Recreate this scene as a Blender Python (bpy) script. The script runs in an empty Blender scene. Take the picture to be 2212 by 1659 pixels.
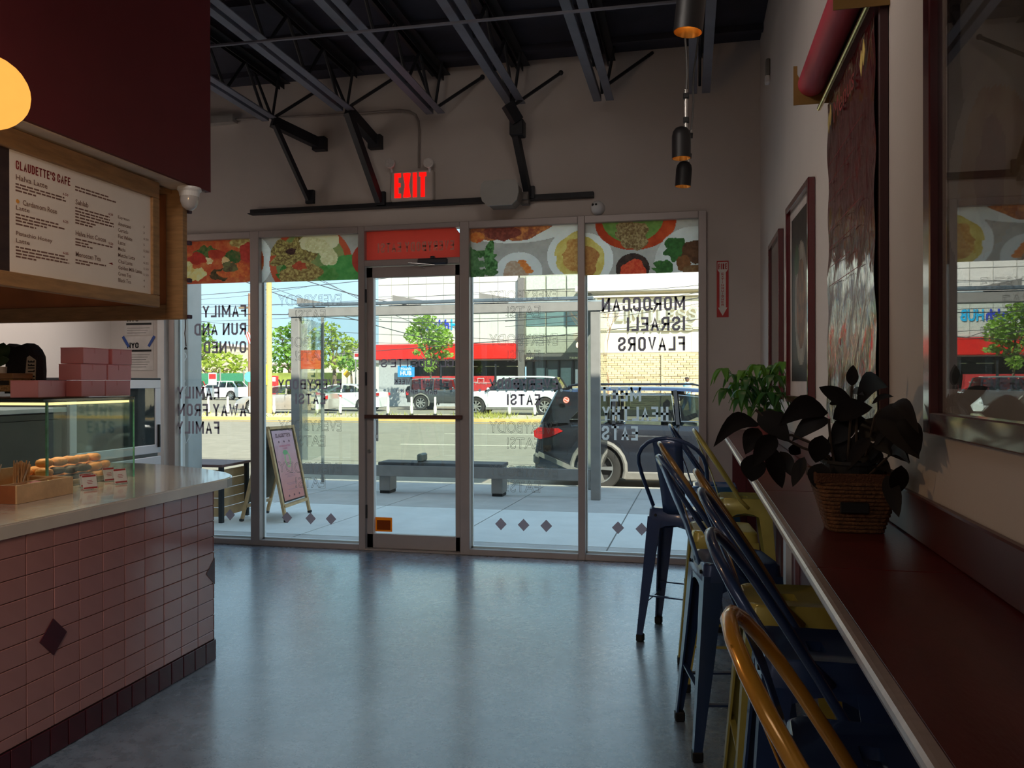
import bpy, math, random
import numpy as np
from mathutils import Vector, Matrix
D=bpy.data; COL=bpy.context.scene.collection; SC=bpy.context.scene
R=math.radians; PI=math.pi
rnd=random.Random(7)
# ---------------------------------------------------------------- camera
FPX=1740.0; YAW=R(12.45); EYE=1.52; PITCH=R(0.15); ROLL=R(0.12)
_f=Vector((-math.sin(YAW)*math.cos(PITCH),math.cos(YAW)*math.cos(PITCH),-math.sin(PITCH)))
_r0=Vector((math.cos(YAW),math.sin(YAW),0)); _u0=_r0.cross(_f)
_r=_r0*math.cos(ROLL)-_u0*math.sin(ROLL); _u=_u0*math.cos(ROLL)+_r0*math.sin(ROLL)
EYEV=Vector((0,0,EYE))
cam=D.objects.new('camera',D.cameras.new('camera')); COL.objects.link(cam)
cam.data.sensor_width=36; cam.data.lens=FPX/2212*36; cam.data.clip_start=.05; cam.data.clip_end=600
m=Matrix((_r,_u,-_f)).transposed().to_4x4(); m.translation=EYEV; cam.matrix_world=m
SC.camera=cam
def ray(px,py): return _f+_r*((px-1106)/FPX)-_u*((py-829.5)/FPX)
def atY(px,py,Y): d=ray(px,py); return EYEV+d*(Y/d.y)
def atX(px,py,X): d=ray(px,py); return EYEV+d*(X/d.x)
def atZ(px,py,Z): d=ray(px,py); return EYEV+d*((Z-EYE)/d.z)
# ---------------------------------------------------------------- world, sun, exposure
SC.view_settings.view_transform='Standard'; SC.view_settings.look='None'
SC.view_settings.gamma=1; SC.view_settings.use_curve_mapping=False; SC.view_settings.exposure=0.35
SUN_DIR=Vector((-.52,.60,-.61)).normalized()
w=D.worlds.new('sky'); SC.world=w; w.use_nodes=True; nt=w.node_tree; nt.nodes.clear()
o=nt.nodes.new('ShaderNodeOutputWorld'); b=nt.nodes.new('ShaderNodeBackground'); tc=nt.nodes.new('ShaderNodeTexCoord'); sx=nt.nodes.new('ShaderNodeSeparateXYZ'); rp=nt.nodes.new('ShaderNodeValToRGB')
rp.color_ramp.elements[0].position=0; rp.color_ramp.elements[0].color=(.60,.84,1.0,1); rp.color_ramp.elements[1].position=.8; rp.color_ramp.elements[1].color=(.40,.62,.88,1)
nz_=nt.nodes.new('ShaderNodeTexNoise'); nz_.inputs['Scale'].default_value=2.2; nz_.inputs['Detail'].default_value=6; mp_=nt.nodes.new('ShaderNodeMapping'); mp_.inputs['Scale'].default_value=(1,1,5)
cr=nt.nodes.new('ShaderNodeValToRGB'); cr.color_ramp.elements[0].position=.5; cr.color_ramp.elements[1].position=.75; cr.color_ramp.elements[0].color=(0,0,0,1); cr.color_ramp.elements[1].color=(.55,.55,.55,1)
mx_=nt.nodes.new('ShaderNodeMix'); mx_.data_type='RGBA'; mx_.inputs[7].default_value=(.86,.93,.98,1)
nt.links.new(tc.outputs['Generated'],sx.inputs[0]); nt.links.new(sx.outputs['Z'],rp.inputs[0]); nt.links.new(tc.outputs['Generated'],mp_.inputs[0]); nt.links.new(mp_.outputs[0],nz_.inputs['Vector']); nt.links.new(nz_.outputs['Fac'],cr.inputs[0])
nt.links.new(cr.outputs[0],mx_.inputs[0]); nt.links.new(rp.outputs[0],mx_.inputs[6]); nt.links.new(mx_.outputs[2],b.inputs[0]); b.inputs['Strength'].default_value=1.12; nt.links.new(b.outputs[0],o.inputs[0])
sun=D.objects.new('sun',D.lights.new('sun','SUN')); COL.objects.link(sun)
sun.data.energy=8.5; sun.data.color=(1,.93,.80); sun.data.angle=R(.6)
sun.rotation_euler=SUN_DIR.to_track_quat('-Z','Y').to_euler()
def area(name,loc,size,energy,col,rot=(0,0,0),sy=None):
    l=D.lights.new(name,'AREA'); l.shape='RECTANGLE'; l.size=size; l.size_y=sy or size; l.energy=energy; l.color=col; o=D.objects.new(name,l); o.location=loc; o.rotation_euler=rot; COL.objects.link(o); return o
# unseen fill lights added out of view to brighten the dim room
def fill_spot(loc,aim,energy,deg):   # added fill spots without fixtures, aimed at the counter and walls
    l_=D.lights.new('fill_spot_light','SPOT'); l_.energy=energy; l_.color=(1,.90,.82); l_.shadow_soft_size=.45; l_.spot_size=R(deg); l_.spot_blend=.8; o_=D.objects.new('fill_spot_light',l_); o_.location=loc; COL.objects.link(o_)
    o_.rotation_euler=(Vector(aim)-Vector(loc)).to_track_quat('-Z','Y').to_euler()
fill_spot((.2,1.5,4.15),(-3.2,6.87,3.2),75,62); fill_spot((-1.4,-1.5,4.1),(-2.6,6.87,1.6),90,60); fill_spot((-2.6,.2,4.15),(.2,6.87,1.1),170,38); fill_spot((-.9,-1.2,4.1),(-2.8,2.6,.7),250,62); fill_spot((-4.9,-.5,4.1),(-4.6,2.5,1.0),40,80)
fill_spot((-4.0,5.1,4.05),(-5.55,5.2,1.75),330,75); fill_spot((-2.0,1.2,4.15),(.565,3.6,2.75),250,48)
area('fill_area_light',(-2.2,-2.6,4.1),2.2,40,(1,.9,.82))  # added soft overhead fill behind the camera, no fixture modelled
pt_=area('window_portal',(-2.35,6.83,1.5),4.9,1,(1,1,1),(R(90),0,PI),2.8); pt_.data.cycles.is_portal=True
SC.cycles.max_bounces=14; SC.cycles.diffuse_bounces=7; SC.cycles.transparent_max_bounces=24
FY=6.87; WX=.565; CEIL=4.31
# ---------------------------------------------------------------- materials
def C(r,g,b):
    f=lambda v:(v/255/12.92) if v/255<=.04045 else ((v/255+.055)/1.055)**2.4
    return (f(r),f(g),f(b),1)
MATS={}
def mat(name,col,rough=.5,metal=0,var=.12,scale=8,bump=0,bscale=60,coat=0,spec=.5,emit=None,estr=0,stretch=None,sheen=0):
    if name in MATS: return MATS[name]
    m=D.materials.new(name); MATS[name]=m; m.use_nodes=True; nt=m.node_tree; p=nt.nodes['Principled BSDF']
    p.inputs['Roughness'].default_value=rough; p.inputs['Metallic'].default_value=metal
    p.inputs['Coat Weight'].default_value=coat; p.inputs['Specular IOR Level'].default_value=spec
    p.inputs['Coat Roughness'].default_value=.08
    tc=nt.nodes.new('ShaderNodeTexCoord'); mp=nt.nodes.new('ShaderNodeMapping'); nt.links.new(tc.outputs['Object'],mp.inputs[0])
    if stretch: mp.inputs['Scale'].default_value=stretch
    n=nt.nodes.new('ShaderNodeTexNoise'); n.inputs['Scale'].default_value=scale; n.inputs['Detail'].default_value=5; nt.links.new(mp.outputs[0],n.inputs['Vector'])
    r=nt.nodes.new('ShaderNodeValToRGB'); c=Vector(col[:3])
    r.color_ramp.elements[0].position=.3; r.color_ramp.elements[1].position=.7
    r.color_ramp.elements[0].color=(*(c*(1-var)),1); r.color_ramp.elements[1].color=(*[min(1,x*(1+var)) for x in c],1)
    nt.links.new(n.outputs['Fac'],r.inputs[0]); nt.links.new(r.outputs[0],p.inputs['Base Color'])
    if bump:
        n2=nt.nodes.new('ShaderNodeTexNoise'); n2.inputs['Scale'].default_value=bscale; n2.inputs['Detail'].default_value=4; nt.links.new(mp.outputs[0],n2.inputs['Vector'])
        bp=nt.nodes.new('ShaderNodeBump'); bp.inputs['Strength'].default_value=bump; bp.inputs['Distance'].default_value=.01
        nt.links.new(n2.outputs['Fac'],bp.inputs['Height']); nt.links.new(bp.outputs[0],p.inputs['Normal'])
    if emit: p.inputs['Emission Color'].default_value=emit; p.inputs['Emission Strength'].default_value=estr
    return m
def glass(name,tint=(.93,.97,.96),rough=0.0,ior=1.5,add=0.0):
    if name in MATS: return MATS[name]
    m=D.materials.new(name); MATS[name]=m; m.use_nodes=True; nt=m.node_tree; nt.nodes.clear()
    o=nt.nodes.new('ShaderNodeOutputMaterial'); t=nt.nodes.new('ShaderNodeBsdfTransparent'); g=nt.nodes.new('ShaderNodeBsdfGlossy'); x=nt.nodes.new('ShaderNodeMixShader'); gm=nt.nodes.new('ShaderNodeNewGeometry'); dt=nt.nodes.new('ShaderNodeVectorMath'); dt.operation='DOT_PRODUCT'; ab=nt.nodes.new('ShaderNodeMath'); ab.operation='ABSOLUTE'; om=nt.nodes.new('ShaderNodeMath'); om.operation='SUBTRACT'; om.inputs[0].default_value=1; pw=nt.nodes.new('ShaderNodeMath'); pw.operation='POWER'; pw.inputs[1].default_value=5; f=nt.nodes.new('ShaderNodeMath'); f.operation='MULTIPLY_ADD'; f.inputs[1].default_value=.96; f.inputs[2].default_value=.04
    nt.links.new(gm.outputs['Incoming'],dt.inputs[0]); nt.links.new(gm.outputs['Normal'],dt.inputs[1]); nt.links.new(dt.outputs['Value'],ab.inputs[0]); nt.links.new(ab.outputs[0],om.inputs[1]); nt.links.new(om.outputs[0],pw.inputs[0]); nt.links.new(pw.outputs[0],f.inputs[0])
    n=nt.nodes.new('ShaderNodeTexNoise'); n.inputs['Scale'].default_value=3
    r=nt.nodes.new('ShaderNodeValToRGB'); r.color_ramp.elements[0].color=(*[v*.985 for v in tint],1); r.color_ramp.elements[1].color=(*tint,1)
    nt.links.new(n.outputs['Fac'],r.inputs[0]); nt.links.new(r.outputs[0],t.inputs[0])
    g.inputs['Roughness'].default_value=rough
    a=nt.nodes.new('ShaderNodeMath'); a.operation='ADD'; a.inputs[1].default_value=add; a.use_clamp=True
    nt.links.new(f.outputs[0],a.inputs[0]); nt.links.new(a.outputs[0],x.inputs[0]); nt.links.new(t.outputs[0],x.inputs[1]); nt.links.new(g.outputs[0],x.inputs[2]); nt.links.new(x.outputs[0],o.inputs[0])
    return m
def printmat(name,trans=.5,rough=.45,gloss=.15,gain=1.0):
    """flat printed film or paper: colours come from the print's own colour attribute"""
    if name in MATS: return MATS[name]
    m=D.materials.new(name); MATS[name]=m; m.use_nodes=True; nt=m.node_tree; nt.nodes.clear()
    o=nt.nodes.new('ShaderNodeOutputMaterial'); a=nt.nodes.new('ShaderNodeVertexColor'); a.layer_name='Col'
    n=nt.nodes.new('ShaderNodeTexNoise'); n.inputs['Scale'].default_value=40
    mx=nt.nodes.new('ShaderNodeMix'); mx.data_type='RGBA'; mx.blend_type='MULTIPLY'; mx.inputs[0].default_value=.12
    nt.links.new(a.outputs[0],mx.inputs[6]); nt.links.new(n.outputs['Color'],mx.inputs[7])
    p=nt.nodes.new('ShaderNodeBsdfPrincipled'); p.inputs['Roughness'].default_value=rough; p.inputs['Specular IOR Level'].default_value=gloss
    t=nt.nodes.new('ShaderNodeBsdfTranslucent'); x=nt.nodes.new('ShaderNodeMixShader'); x.inputs[0].default_value=trans
    nt.links.new(mx.outputs[2],p.inputs['Base Color']); nt.links.new(mx.outputs[2],t.inputs[0])
    nt.links.new(p.outputs[0],x.inputs[1]); nt.links.new(t.outputs[0],x.inputs[2]); nt.links.new(x.outputs[0],o.inputs[0])
    return m
def film(name,col,trans=.4,alpha=0):
    if name in MATS: return MATS[name]
    m=D.materials.new(name); MATS[name]=m; m.use_nodes=True; nt=m.node_tree; nt.nodes.clear()
    o=nt.nodes.new('ShaderNodeOutputMaterial'); d=nt.nodes.new('ShaderNodeBsdfDiffuse'); t=nt.nodes.new('ShaderNodeBsdfTranslucent'); x=nt.nodes.new('ShaderNodeMixShader')
    n=nt.nodes.new('ShaderNodeTexNoise'); n.inputs['Scale'].default_value=30; r=nt.nodes.new('ShaderNodeValToRGB')
    r.color_ramp.elements[0].color=(*[v*.93 for v in col[:3]],1); r.color_ramp.elements[1].color=(*col[:3],1); nt.links.new(n.outputs['Fac'],r.inputs[0])
    nt.links.new(r.outputs[0],d.inputs[0]); nt.links.new(r.outputs[0],t.inputs[0]); x.inputs[0].default_value=trans
    nt.links.new(d.outputs[0],x.inputs[1]); nt.links.new(t.outputs[0],x.inputs[2])
    if alpha:
        tr=nt.nodes.new('ShaderNodeBsdfTransparent'); y=nt.nodes.new('ShaderNodeMixShader'); y.inputs[0].default_value=alpha
        nt.links.new(x.outputs[0],y.inputs[1]); nt.links.new(tr.outputs[0],y.inputs[2]); x=y
    nt.links.new(x.outputs[0],o.inputs[0]); return m
def emis(name,col,strength):
    if name in MATS: return MATS[name]
    m=D.materials.new(name); MATS[name]=m; m.use_nodes=True; nt=m.node_tree; nt.nodes.clear()
    o=nt.nodes.new('ShaderNodeOutputMaterial'); e=nt.nodes.new('ShaderNodeEmission'); n=nt.nodes.new('ShaderNodeTexNoise'); n.inputs['Scale'].default_value=6
    r=nt.nodes.new('ShaderNodeValToRGB'); r.color_ramp.elements[0].color=(*[v*.92 for v in col[:3]],1); r.color_ramp.elements[1].color=(*col[:3],1)
    nt.links.new(n.outputs['Fac'],r.inputs[0]); nt.links.new(r.outputs[0],e.inputs[0]); e.inputs[1].default_value=strength; nt.links.new(e.outputs[0],o.inputs[0]); return m
# ---------------------------------------------------------------- mesh helper
class MB:
    def __init__(s): s.v=[]; s.f=[]; s.mi=[]; s.cur=0
    def add(s,vs,fs,mi=None):
        n=len(s.v); s.v+= [tuple(v) for v in vs]; s.f+=[tuple(i+n for i in f) for f in fs]; s.mi+=[s.cur if mi is None else mi]*len(fs); return s
    def box(s,a,b,bev=0,mi=None):
        x0,x1=sorted((a[0],b[0])); y0,y1=sorted((a[1],b[1])); z0,z1=sorted((a[2],b[2]))
        if bev<=0:
            vs=[(x,y,z) for z in (z0,z1) for y in (y0,y1) for x in (x0,x1)]
            return s.add(vs,[(0,2,3,1),(4,5,7,6),(0,1,5,4),(2,6,7,3),(0,4,6,2),(1,3,7,5)],mi)
        e=min(bev,(x1-x0)*.45,(y1-y0)*.45,(z1-z0)*.45); vs=[]; idx={}
        for ix,x in ((0,x0),(1,x1)):
            for iy,y in ((0,y0),(1,y1)):
                for iz,z in ((0,z0),(1,z1)):
                    sx,sy,sz=(1-2*ix)*e,(1-2*iy)*e,(1-2*iz)*e
                    for k,p in enumerate(((x,y+sy,z+sz),(x+sx,y,z+sz),(x+sx,y+sy,z))): idx[ix,iy,iz,k]=len(vs); vs.append(p)
        I=lambda *a: idx[a]
        fs=[]
        for v in (0,1):
            fs.append([I(v,0,0,0),I(v,1,0,0),I(v,1,1,0),I(v,0,1,0)]); fs.append([I(0,v,0,1),I(1,v,0,1),I(1,v,1,1),I(0,v,1,1)]); fs.append([I(0,0,v,2),I(1,0,v,2),I(1,1,v,2),I(0,1,v,2)])
        for a_ in (0,1):
            for b_ in (0,1):
                fs.append([I(a_,b_,0,0),I(a_,b_,1,0),I(a_,b_,1,1),I(a_,b_,0,1)])
                fs.append([I(a_,0,b_,0),I(a_,1,b_,0),I(a_,1,b_,2),I(a_,0,b_,2)])
                fs.append([I(0,a_,b_,1),I(1,a_,b_,1),I(1,a_,b_,2),I(0,a_,b_,2)])
                for c_ in (0,1): fs.append([I(a_,b_,c_,0),I(a_,b_,c_,1),I(a_,b_,c_,2)])
        return s.add(vs,fs,mi)
    def bar(s,p,q,w,h=None,up=(0,0,1),w2=None,h2=None,mi=None):
        """rectangular bar from p to q"""
        p=Vector(p); q=Vector(q); h=h or w; w2=w2 or w; h2=h2 or h; d=(q-p).normalized(); u=Vector(up)
        if abs(d.dot(u))>.98: u=Vector((0,1,0)) if abs(d.y)<.9 else Vector((1,0,0))
        sd=d.cross(u).normalized(); u=sd.cross(d)
        vs=[p+sd*a*w/2+u*b*h/2 for a,b in ((-1,-1),(1,-1),(1,1),(-1,1))]+[q+sd*a*w2/2+u*b*h2/2 for a,b in ((-1,-1),(1,-1),(1,1),(-1,1))]
        return s.add(vs,[(0,3,2,1),(4,5,6,7),(0,1,5,4),(1,2,6,5),(2,3,7,6),(3,0,4,7)],mi)
    def tube(s,pts,r,n=8,cap=True,closed=False,mi=None):
        pts=[Vector(p) for p in pts]; N=len(pts); rs=r if isinstance(r,(list,tuple)) else [r]*N; vs=[]; prev=None
        for i,p in enumerate(pts):
            a=pts[(i-1)%N] if (i>0 or closed) else p; b=pts[(i+1)%N] if (i<N-1 or closed) else p
            d=(b-a).normalized()
            if prev is None:
                u=Vector((0,0,1)) if abs(d.z)<.9 else Vector((1,0,0)); u=(u-d*u.dot(d)).normalized()
            else: u=(prev-d*prev.dot(d)).normalized()
            prev=u; v=d.cross(u)
            vs+=[p+(u*math.cos(2*PI*k/n)+v*math.sin(2*PI*k/n))*rs[i] for k in range(n)]
        fs=[]
        for i in range(N if closed else N-1):
            j=(i+1)%N
            for k in range(n): fs.append((i*n+k,i*n+(k+1)%n,j*n+(k+1)%n,j*n+k))
        if cap and not closed: fs.append(tuple(range(n))[::-1]); fs.append(tuple((N-1)*n+k for k in range(n)))
        return s.add(vs,fs,mi)
    def cyl(s,p,q,r,r2=None,n=16,mi=None): return s.tube([p,q],[r,r if r2 is None else r2],n=n,mi=mi)
    def lathe(s,c,prof,n=20,axis='z',mi=None):
        """prof: list of (radius,height) round an axis through c"""
        vs=[];c=Vector(c)
        for r_,h in prof:
            for k in range(n):
                a=2*PI*k/n; x,y=r_*math.cos(a),r_*math.sin(a)
                vs.append(c+Vector({'z':(x,y,h),'y':(x,h,y),'x':(h,x,y)}[axis]))
        fs=[(i*n+k,i*n+(k+1)%n,(i+1)*n+(k+1)%n,(i+1)*n+k) for i in range(len(prof)-1) for k in range(n)]
        return s.add(vs,fs,mi)
    def prism(s,poly,z0,z1,axis='z',mi=None):
        n=len(poly); M={'z':lambda a,b,c:(a,b,c),'y':lambda a,b,c:(a,c,b),'x':lambda a,b,c:(c,a,b)}[axis]
        vs=[M(a,b,z0) for a,b in poly]+[M(a,b,z1) for a,b in poly]
        return s.add(vs,[tuple(range(n))[::-1],tuple(range(n,2*n))]+[(i,(i+1)%n,(i+1)%n+n,i+n) for i in range(n)],mi)
    def poly(s,pts,mi=None): return s.add(pts,[tuple(range(len(pts)))],mi)
    def ell(s,c,r,n=10,m=7,mi=None,rot=None):
        c=Vector(c); vs=[];
        for i in range(1,m):
            t=PI*i/m
            for k in range(n): a=2*PI*k/n; p=Vector((r[0]*math.sin(t)*math.cos(a),r[1]*math.sin(t)*math.sin(a),r[2]*math.cos(t))); vs.append(c+(rot@p if rot else p))
        tp=Vector((0,0,r[2])); vs+= [c+(rot@tp if rot else tp),c-(rot@tp if rot else tp)]
        fs=[(i*n+k,(i+1)*n+k,(i+1)*n+(k+1)%n,i*n+(k+1)%n) for i in range(m-2) for k in range(n)]
        T=len(vs)-2; fs+=[(T,k,(k+1)%n) for k in range(n)]+[(T+1,(m-2)*n+(k+1)%n,(m-2)*n+k) for k in range(n)]
        return s.add(vs,fs,mi)
    def text(s,t,O,U,V,bold=.012,outline=0,off=0,mi=None):
        vs,fs=text_geom(t,bold,outline); O=Vector(O);U=Vector(U);V=Vector(V); N=U.cross(V).normalized()
        return s.add([O+U*x+V*y+N*(off+z) for x,y,z in vs],fs,mi)
    def build(s,name,mats,parent=None,smooth=False,base=True,solid=0,local=False):
        if not isinstance(mats,(list,tuple)): mats=[mats]
        if local: o_=Vector((0,0,0))
        elif parent is not None: o_=wloc(parent)
        elif base and s.v:
            a=np.array(s.v); o_=Vector(((a[:,0].min()+a[:,0].max())/2,(a[:,1].min()+a[:,1].max())/2,a[:,2].min()))
        else: o_=Vector((0,0,0))
        me=D.meshes.new(name); me.from_pydata([tuple(Vector(v)-o_) for v in s.v],[],s.f)
        for m_ in mats: me.materials.append(m_)
        if len(mats)>1: me.polygons.foreach_set('material_index',s.mi)
        if smooth is True: me.polygons.foreach_set('use_smooth',[True]*len(s.f))
        elif smooth: me.set_sharp_from_angle(angle=R(smooth)); 
        me.update(); ob=D.objects.new(name,me); COL.objects.link(ob)
        if parent is not None: ob.parent=parent
        elif not local: ob.location=o_
        if solid: md=ob.modifiers.new('thick','SOLIDIFY'); md.thickness=solid
        return ob
def wloc(o):
    l=Vector(o.location)
    while o.parent: o=o.parent; l+=Vector(o.location)
    return l
_TG={}
def text_geom(t,bold,outline):
    k=(t,bold,outline)
    if k in _TG: return _TG[k]
    cu=D.curves.new('t','FONT'); cu.body=t; cu.resolution_u=2 if not outline else 3; cu.offset=bold if not outline else 0
    if outline: cu.fill_mode='NONE'; cu.bevel_depth=outline; cu.bevel_resolution=0
    ob=D.objects.new('t',cu); COL.objects.link(ob); dg=bpy.context.evaluated_depsgraph_get(); me=D.meshes.new_from_object(ob.evaluated_get(dg))
    a=np.array([v.co[:] for v in me.vertices]) if len(me.vertices) else np.zeros((1,3)); lo=a.min(0); hi=a.max(0); sp=np.maximum(hi-lo,1e-6)
    vs=[((x-lo[0])/sp[0],(y-lo[1])/sp[1],z*.02) for x,y,z in a]; fs=[tuple(p.vertices) for p in me.polygons]
    D.objects.remove(ob); D.meshes.remove(me); D.curves.remove(cu); _TG[k]=(vs,fs); return _TG[k]
def thing(name,label,cat,loc=(0,0,0),rz=0,group=None,kind=None):
    o=D.objects.new(name,None); COL.objects.link(o); o.location=loc; o.rotation_euler=(0,0,rz); o.empty_display_size=.1
    return tag(o,label,cat,group,kind)
def tag(o,label=None,cat=None,group=None,kind=None):
    if label: o['label']=label
    if cat: o['category']=cat
    if group: o['group']=group
    if kind: o['kind']=kind
    return o
def struct(o,label=None): o['kind']='structure'; 
def dup(o,loc=None,rz=None,label=None,group=None,parent=None):
    c=o.copy(); COL.objects.link(c)
    if parent is not None: c.parent=parent
    if loc is not None: c.location=loc
    if rz is not None: c.rotation_euler=(0,0,rz)
    if label: c['label']=label
    if group: c['group']=group
    for ch in list(o.children): dup(ch,parent=c)
    return c
def S(o,label=None):
    o['kind']='structure'
    if label: o['label']=label
    return o
# noise / prints
def vnoise(x,y,seed=0):
    xi=np.floor(x).astype(int); yi=np.floor(y).astype(int); fx=x-xi; fy=y-yi; fx=fx*fx*(3-2*fx); fy=fy*fy*(3-2*fy)
    h=lambda a,b:(np.sin(a*127.1+b*311.7+seed*74.7)*43758.5453)%1.0
    return (h(xi,yi)*(1-fx)+h(xi+1,yi)*fx)*(1-fy)+(h(xi,yi+1)*(1-fx)+h(xi+1,yi+1)*fx)*fy
def fbm(x,y,seed=0): return .5*vnoise(x,y,seed)+.3*vnoise(x*2.1,y*2.1,seed+3)+.2*vnoise(x*4.3,y*4.3,seed+5)
def print_grid(name,O,U,V,W,H,step,fn,material,parent,w2=None):
    """flat print: W x H picture units sampled on a grid, fn(X,Y)->rgb (sRGB 0-255), y downwards; O = top left, U right, V down"""
    nx=max(2,int(W/step)); ny=max(2,int(H/step)); xs=(np.arange(nx)+.5)*W/nx; ys=(np.arange(ny)+.5)*H/ny
    X,Y=np.meshgrid(xs,ys); rgb=np.clip(fn(X,Y),0,255)/255.0
    lin=np.where(rgb<=.04045,rgb/12.92,((rgb+.055)/1.055)**2.4)
    O=Vector(O);U=Vector(U);V=Vector(V); o_=wloc(parent) if parent else Vector((0,0,0))
    vs=[tuple(O-o_+U*(i/nx)+V*(j/ny)) for j in range(ny+1) for i in range(nx+1)]
    fs=[(j*(nx+1)+i,(j+1)*(nx+1)+i,(j+1)*(nx+1)+i+1,j*(nx+1)+i+1) for j in range(ny) for i in range(nx)]
    me=D.meshes.new(name); me.from_pydata(vs,[],fs); at=me.color_attributes.new('Col','FLOAT_COLOR','CORNER')
    c=np.ones((ny*nx,4,4)); c[:,:,:3]=lin.reshape(-1,1,3); at.data.foreach_set('color',c.astype(np.float32).ravel())
    me.materials.append(material); ob=D.objects.new(name,me); COL.objects.link(ob)
    if parent: ob.parent=parent
    return ob
def painter(bg,shapes,seed=0,ns=.06):
    """shapes: (cx,cy,rx,ry,rgb_a,rgb_b,noise_scale[,wobble]) painted in order"""
    def fn(X,Y):
        n=fbm(X*ns,Y*ns,seed)[...,None]; out=np.array(bg[0])*(1-n)+np.array(bg[1])*n
        for k,sh in enumerate(shapes):
            cx,cy,rx,ry,a,b_,sc=sh[:7]; wob=sh[7] if len(sh)>7 else 0
            ang=np.arctan2(Y-cy,X-cx); rr=np.sqrt(((X-cx)/rx)**2+((Y-cy)/ry)**2)*(1+wob*(vnoise(ang*2.2+9+k,X*0+k,seed+k)-.5))
            m_=(rr<1)[...,None]; n=np.clip((fbm(X*sc,Y*sc,seed+k*7)-.5)*2.2+.5,0,1)[...,None]; out=np.where(m_,np.array(a)*(1-n)+np.array(b_)*n,out)
        return out
    return fn

_n=lambda *p:[tuple(q) for q in p]
GL={'A':[[(0,0),(.5,1),(1,0)],[(.2,.3),(.8,.3)]],'B':[[(0,0),(0,1),(.7,1),(1,.87),(1,.66),(.8,.53),(0,.53)],[(.8,.53),(1,.38),(1,.14),(.75,0),(0,0)]],
'C':[[(1,.7),(1,.86),(.75,1),(.25,1),(0,.86),(0,.14),(.25,0),(.75,0),(1,.14),(1,.3)]],'D':[[(0,0),(0,1),(.65,1),(1,.84),(1,.16),(.65,0),(0,0)]],
'E':[[(1,1),(0,1),(0,0),(1,0)],[(0,.52),(.82,.52)]],'F':[[(1,1),(0,1),(0,0)],[(0,.5),(.85,.5)]],'G':[[(1,.7),(1,.86),(.75,1),(.25,1),(0,.86),(0,.14),(.25,0),(.75,0),(1,.14),(1,.45),(.55,.45)]],
'H':[[(0,0),(0,1)],[(1,0),(1,1)],[(0,.5),(1,.5)]],'I':[[(0,0),(0,1)]],'J':[[(1,1),(1,.14),(.75,0),(.25,0),(0,.14),(0,.3)]],'K':[[(0,0),(0,1)],[(1,1),(0,.42)],[(.35,.6),(1,0)]],'L':[[(0,1),(0,0),(1,0)]],
'M':[[(0,0),(0,1)],[(0,1),(.5,.25),(1,1)],[(1,1),(1,0)]],'N':[[(0,0),(0,1)],[(0,1),(1,0)],[(1,0),(1,1)]],'O':[[(.28,0),(0,.15),(0,.85),(.28,1),(.72,1),(1,.85),(1,.15),(.72,0),(.28,0)]],
'P':[[(0,0),(0,1),(.7,1),(1,.86),(1,.6),(.7,.46),(0,.46)]],'R':[[(0,0),(0,1),(.7,1),(1,.86),(1,.62),(.7,.48),(0,.48)],[(.5,.48),(1,0)]],
'S':[[(1,.77),(1,.86),(.75,1),(.25,1),(0,.86),(0,.69),(.12,.6),(.88,.40),(1,.31),(1,.14),(.75,0),(.25,0),(0,.14),(0,.23)]],'T':[[(0,1),(1,1)],[(.5,1),(.5,0)]],
'U':[[(0,1),(0,.15),(.28,0),(.72,0),(1,.15),(1,1)]],'V':[[(0,1),(.5,0),(1,1)]],'W':[[(0,1),(.25,0),(.5,.85),(.75,0),(1,1)]],'X':[[(0,0),(1,1)],[(0,1),(1,0)]],'Y':[[(0,1),(.5,.45),(1,1)],[(.5,.45),(.5,0)]],'Z':[[(0,1),(1,1),(0,0),(1,0)]],
'7':[[(0,1),(1,1),(.35,0)]],'8':[[(.2,.53),(0,.66),(0,.88),(.25,1),(.75,1),(1,.88),(1,.66),(.8,.53),(.2,.53),(0,.38),(0,.12),(.25,0),(.75,0),(1,.12),(1,.38),(.8,.53)]],"'":[[(0,1),(0,.72)]],'!':[[(0,1),(0,.28)],[(0,.08),(0,0)]],'-':[[(0,.48),(1,.48)]]}
WD={'I':0,"'":0,'!':0,'M':1.45,'W':1.6,' ':.35,'-':.6,'L':.85,'E':.85,'F':.85,'N':1.08}
def ribbon(pts,th):
    n=len(pts); closed=(pts[0]==pts[-1] and n>2); P_=[Vector(p) for p in pts]; out=[]
    for i in range(n):
        a=P_[i-1] if i>0 else (P_[n-2] if closed else None); b=P_[i+1] if i<n-1 else (P_[1] if closed else None)
        d1=(P_[i]-a).normalized() if a is not None else None; d2=(b-P_[i]).normalized() if b is not None else None
        if d1 is None: d1=d2
        if d2 is None: d2=d1
        n1=Vector((-d1.y,d1.x)); n2=Vector((-d2.y,d2.x)); m_=(n1+n2); m_=m_.normalized() if m_.length>1e-4 else n1; k=th/2/max(.5,m_.dot(n1)); out.append((P_[i]+m_*k,P_[i]-m_*k))
    return out
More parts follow.
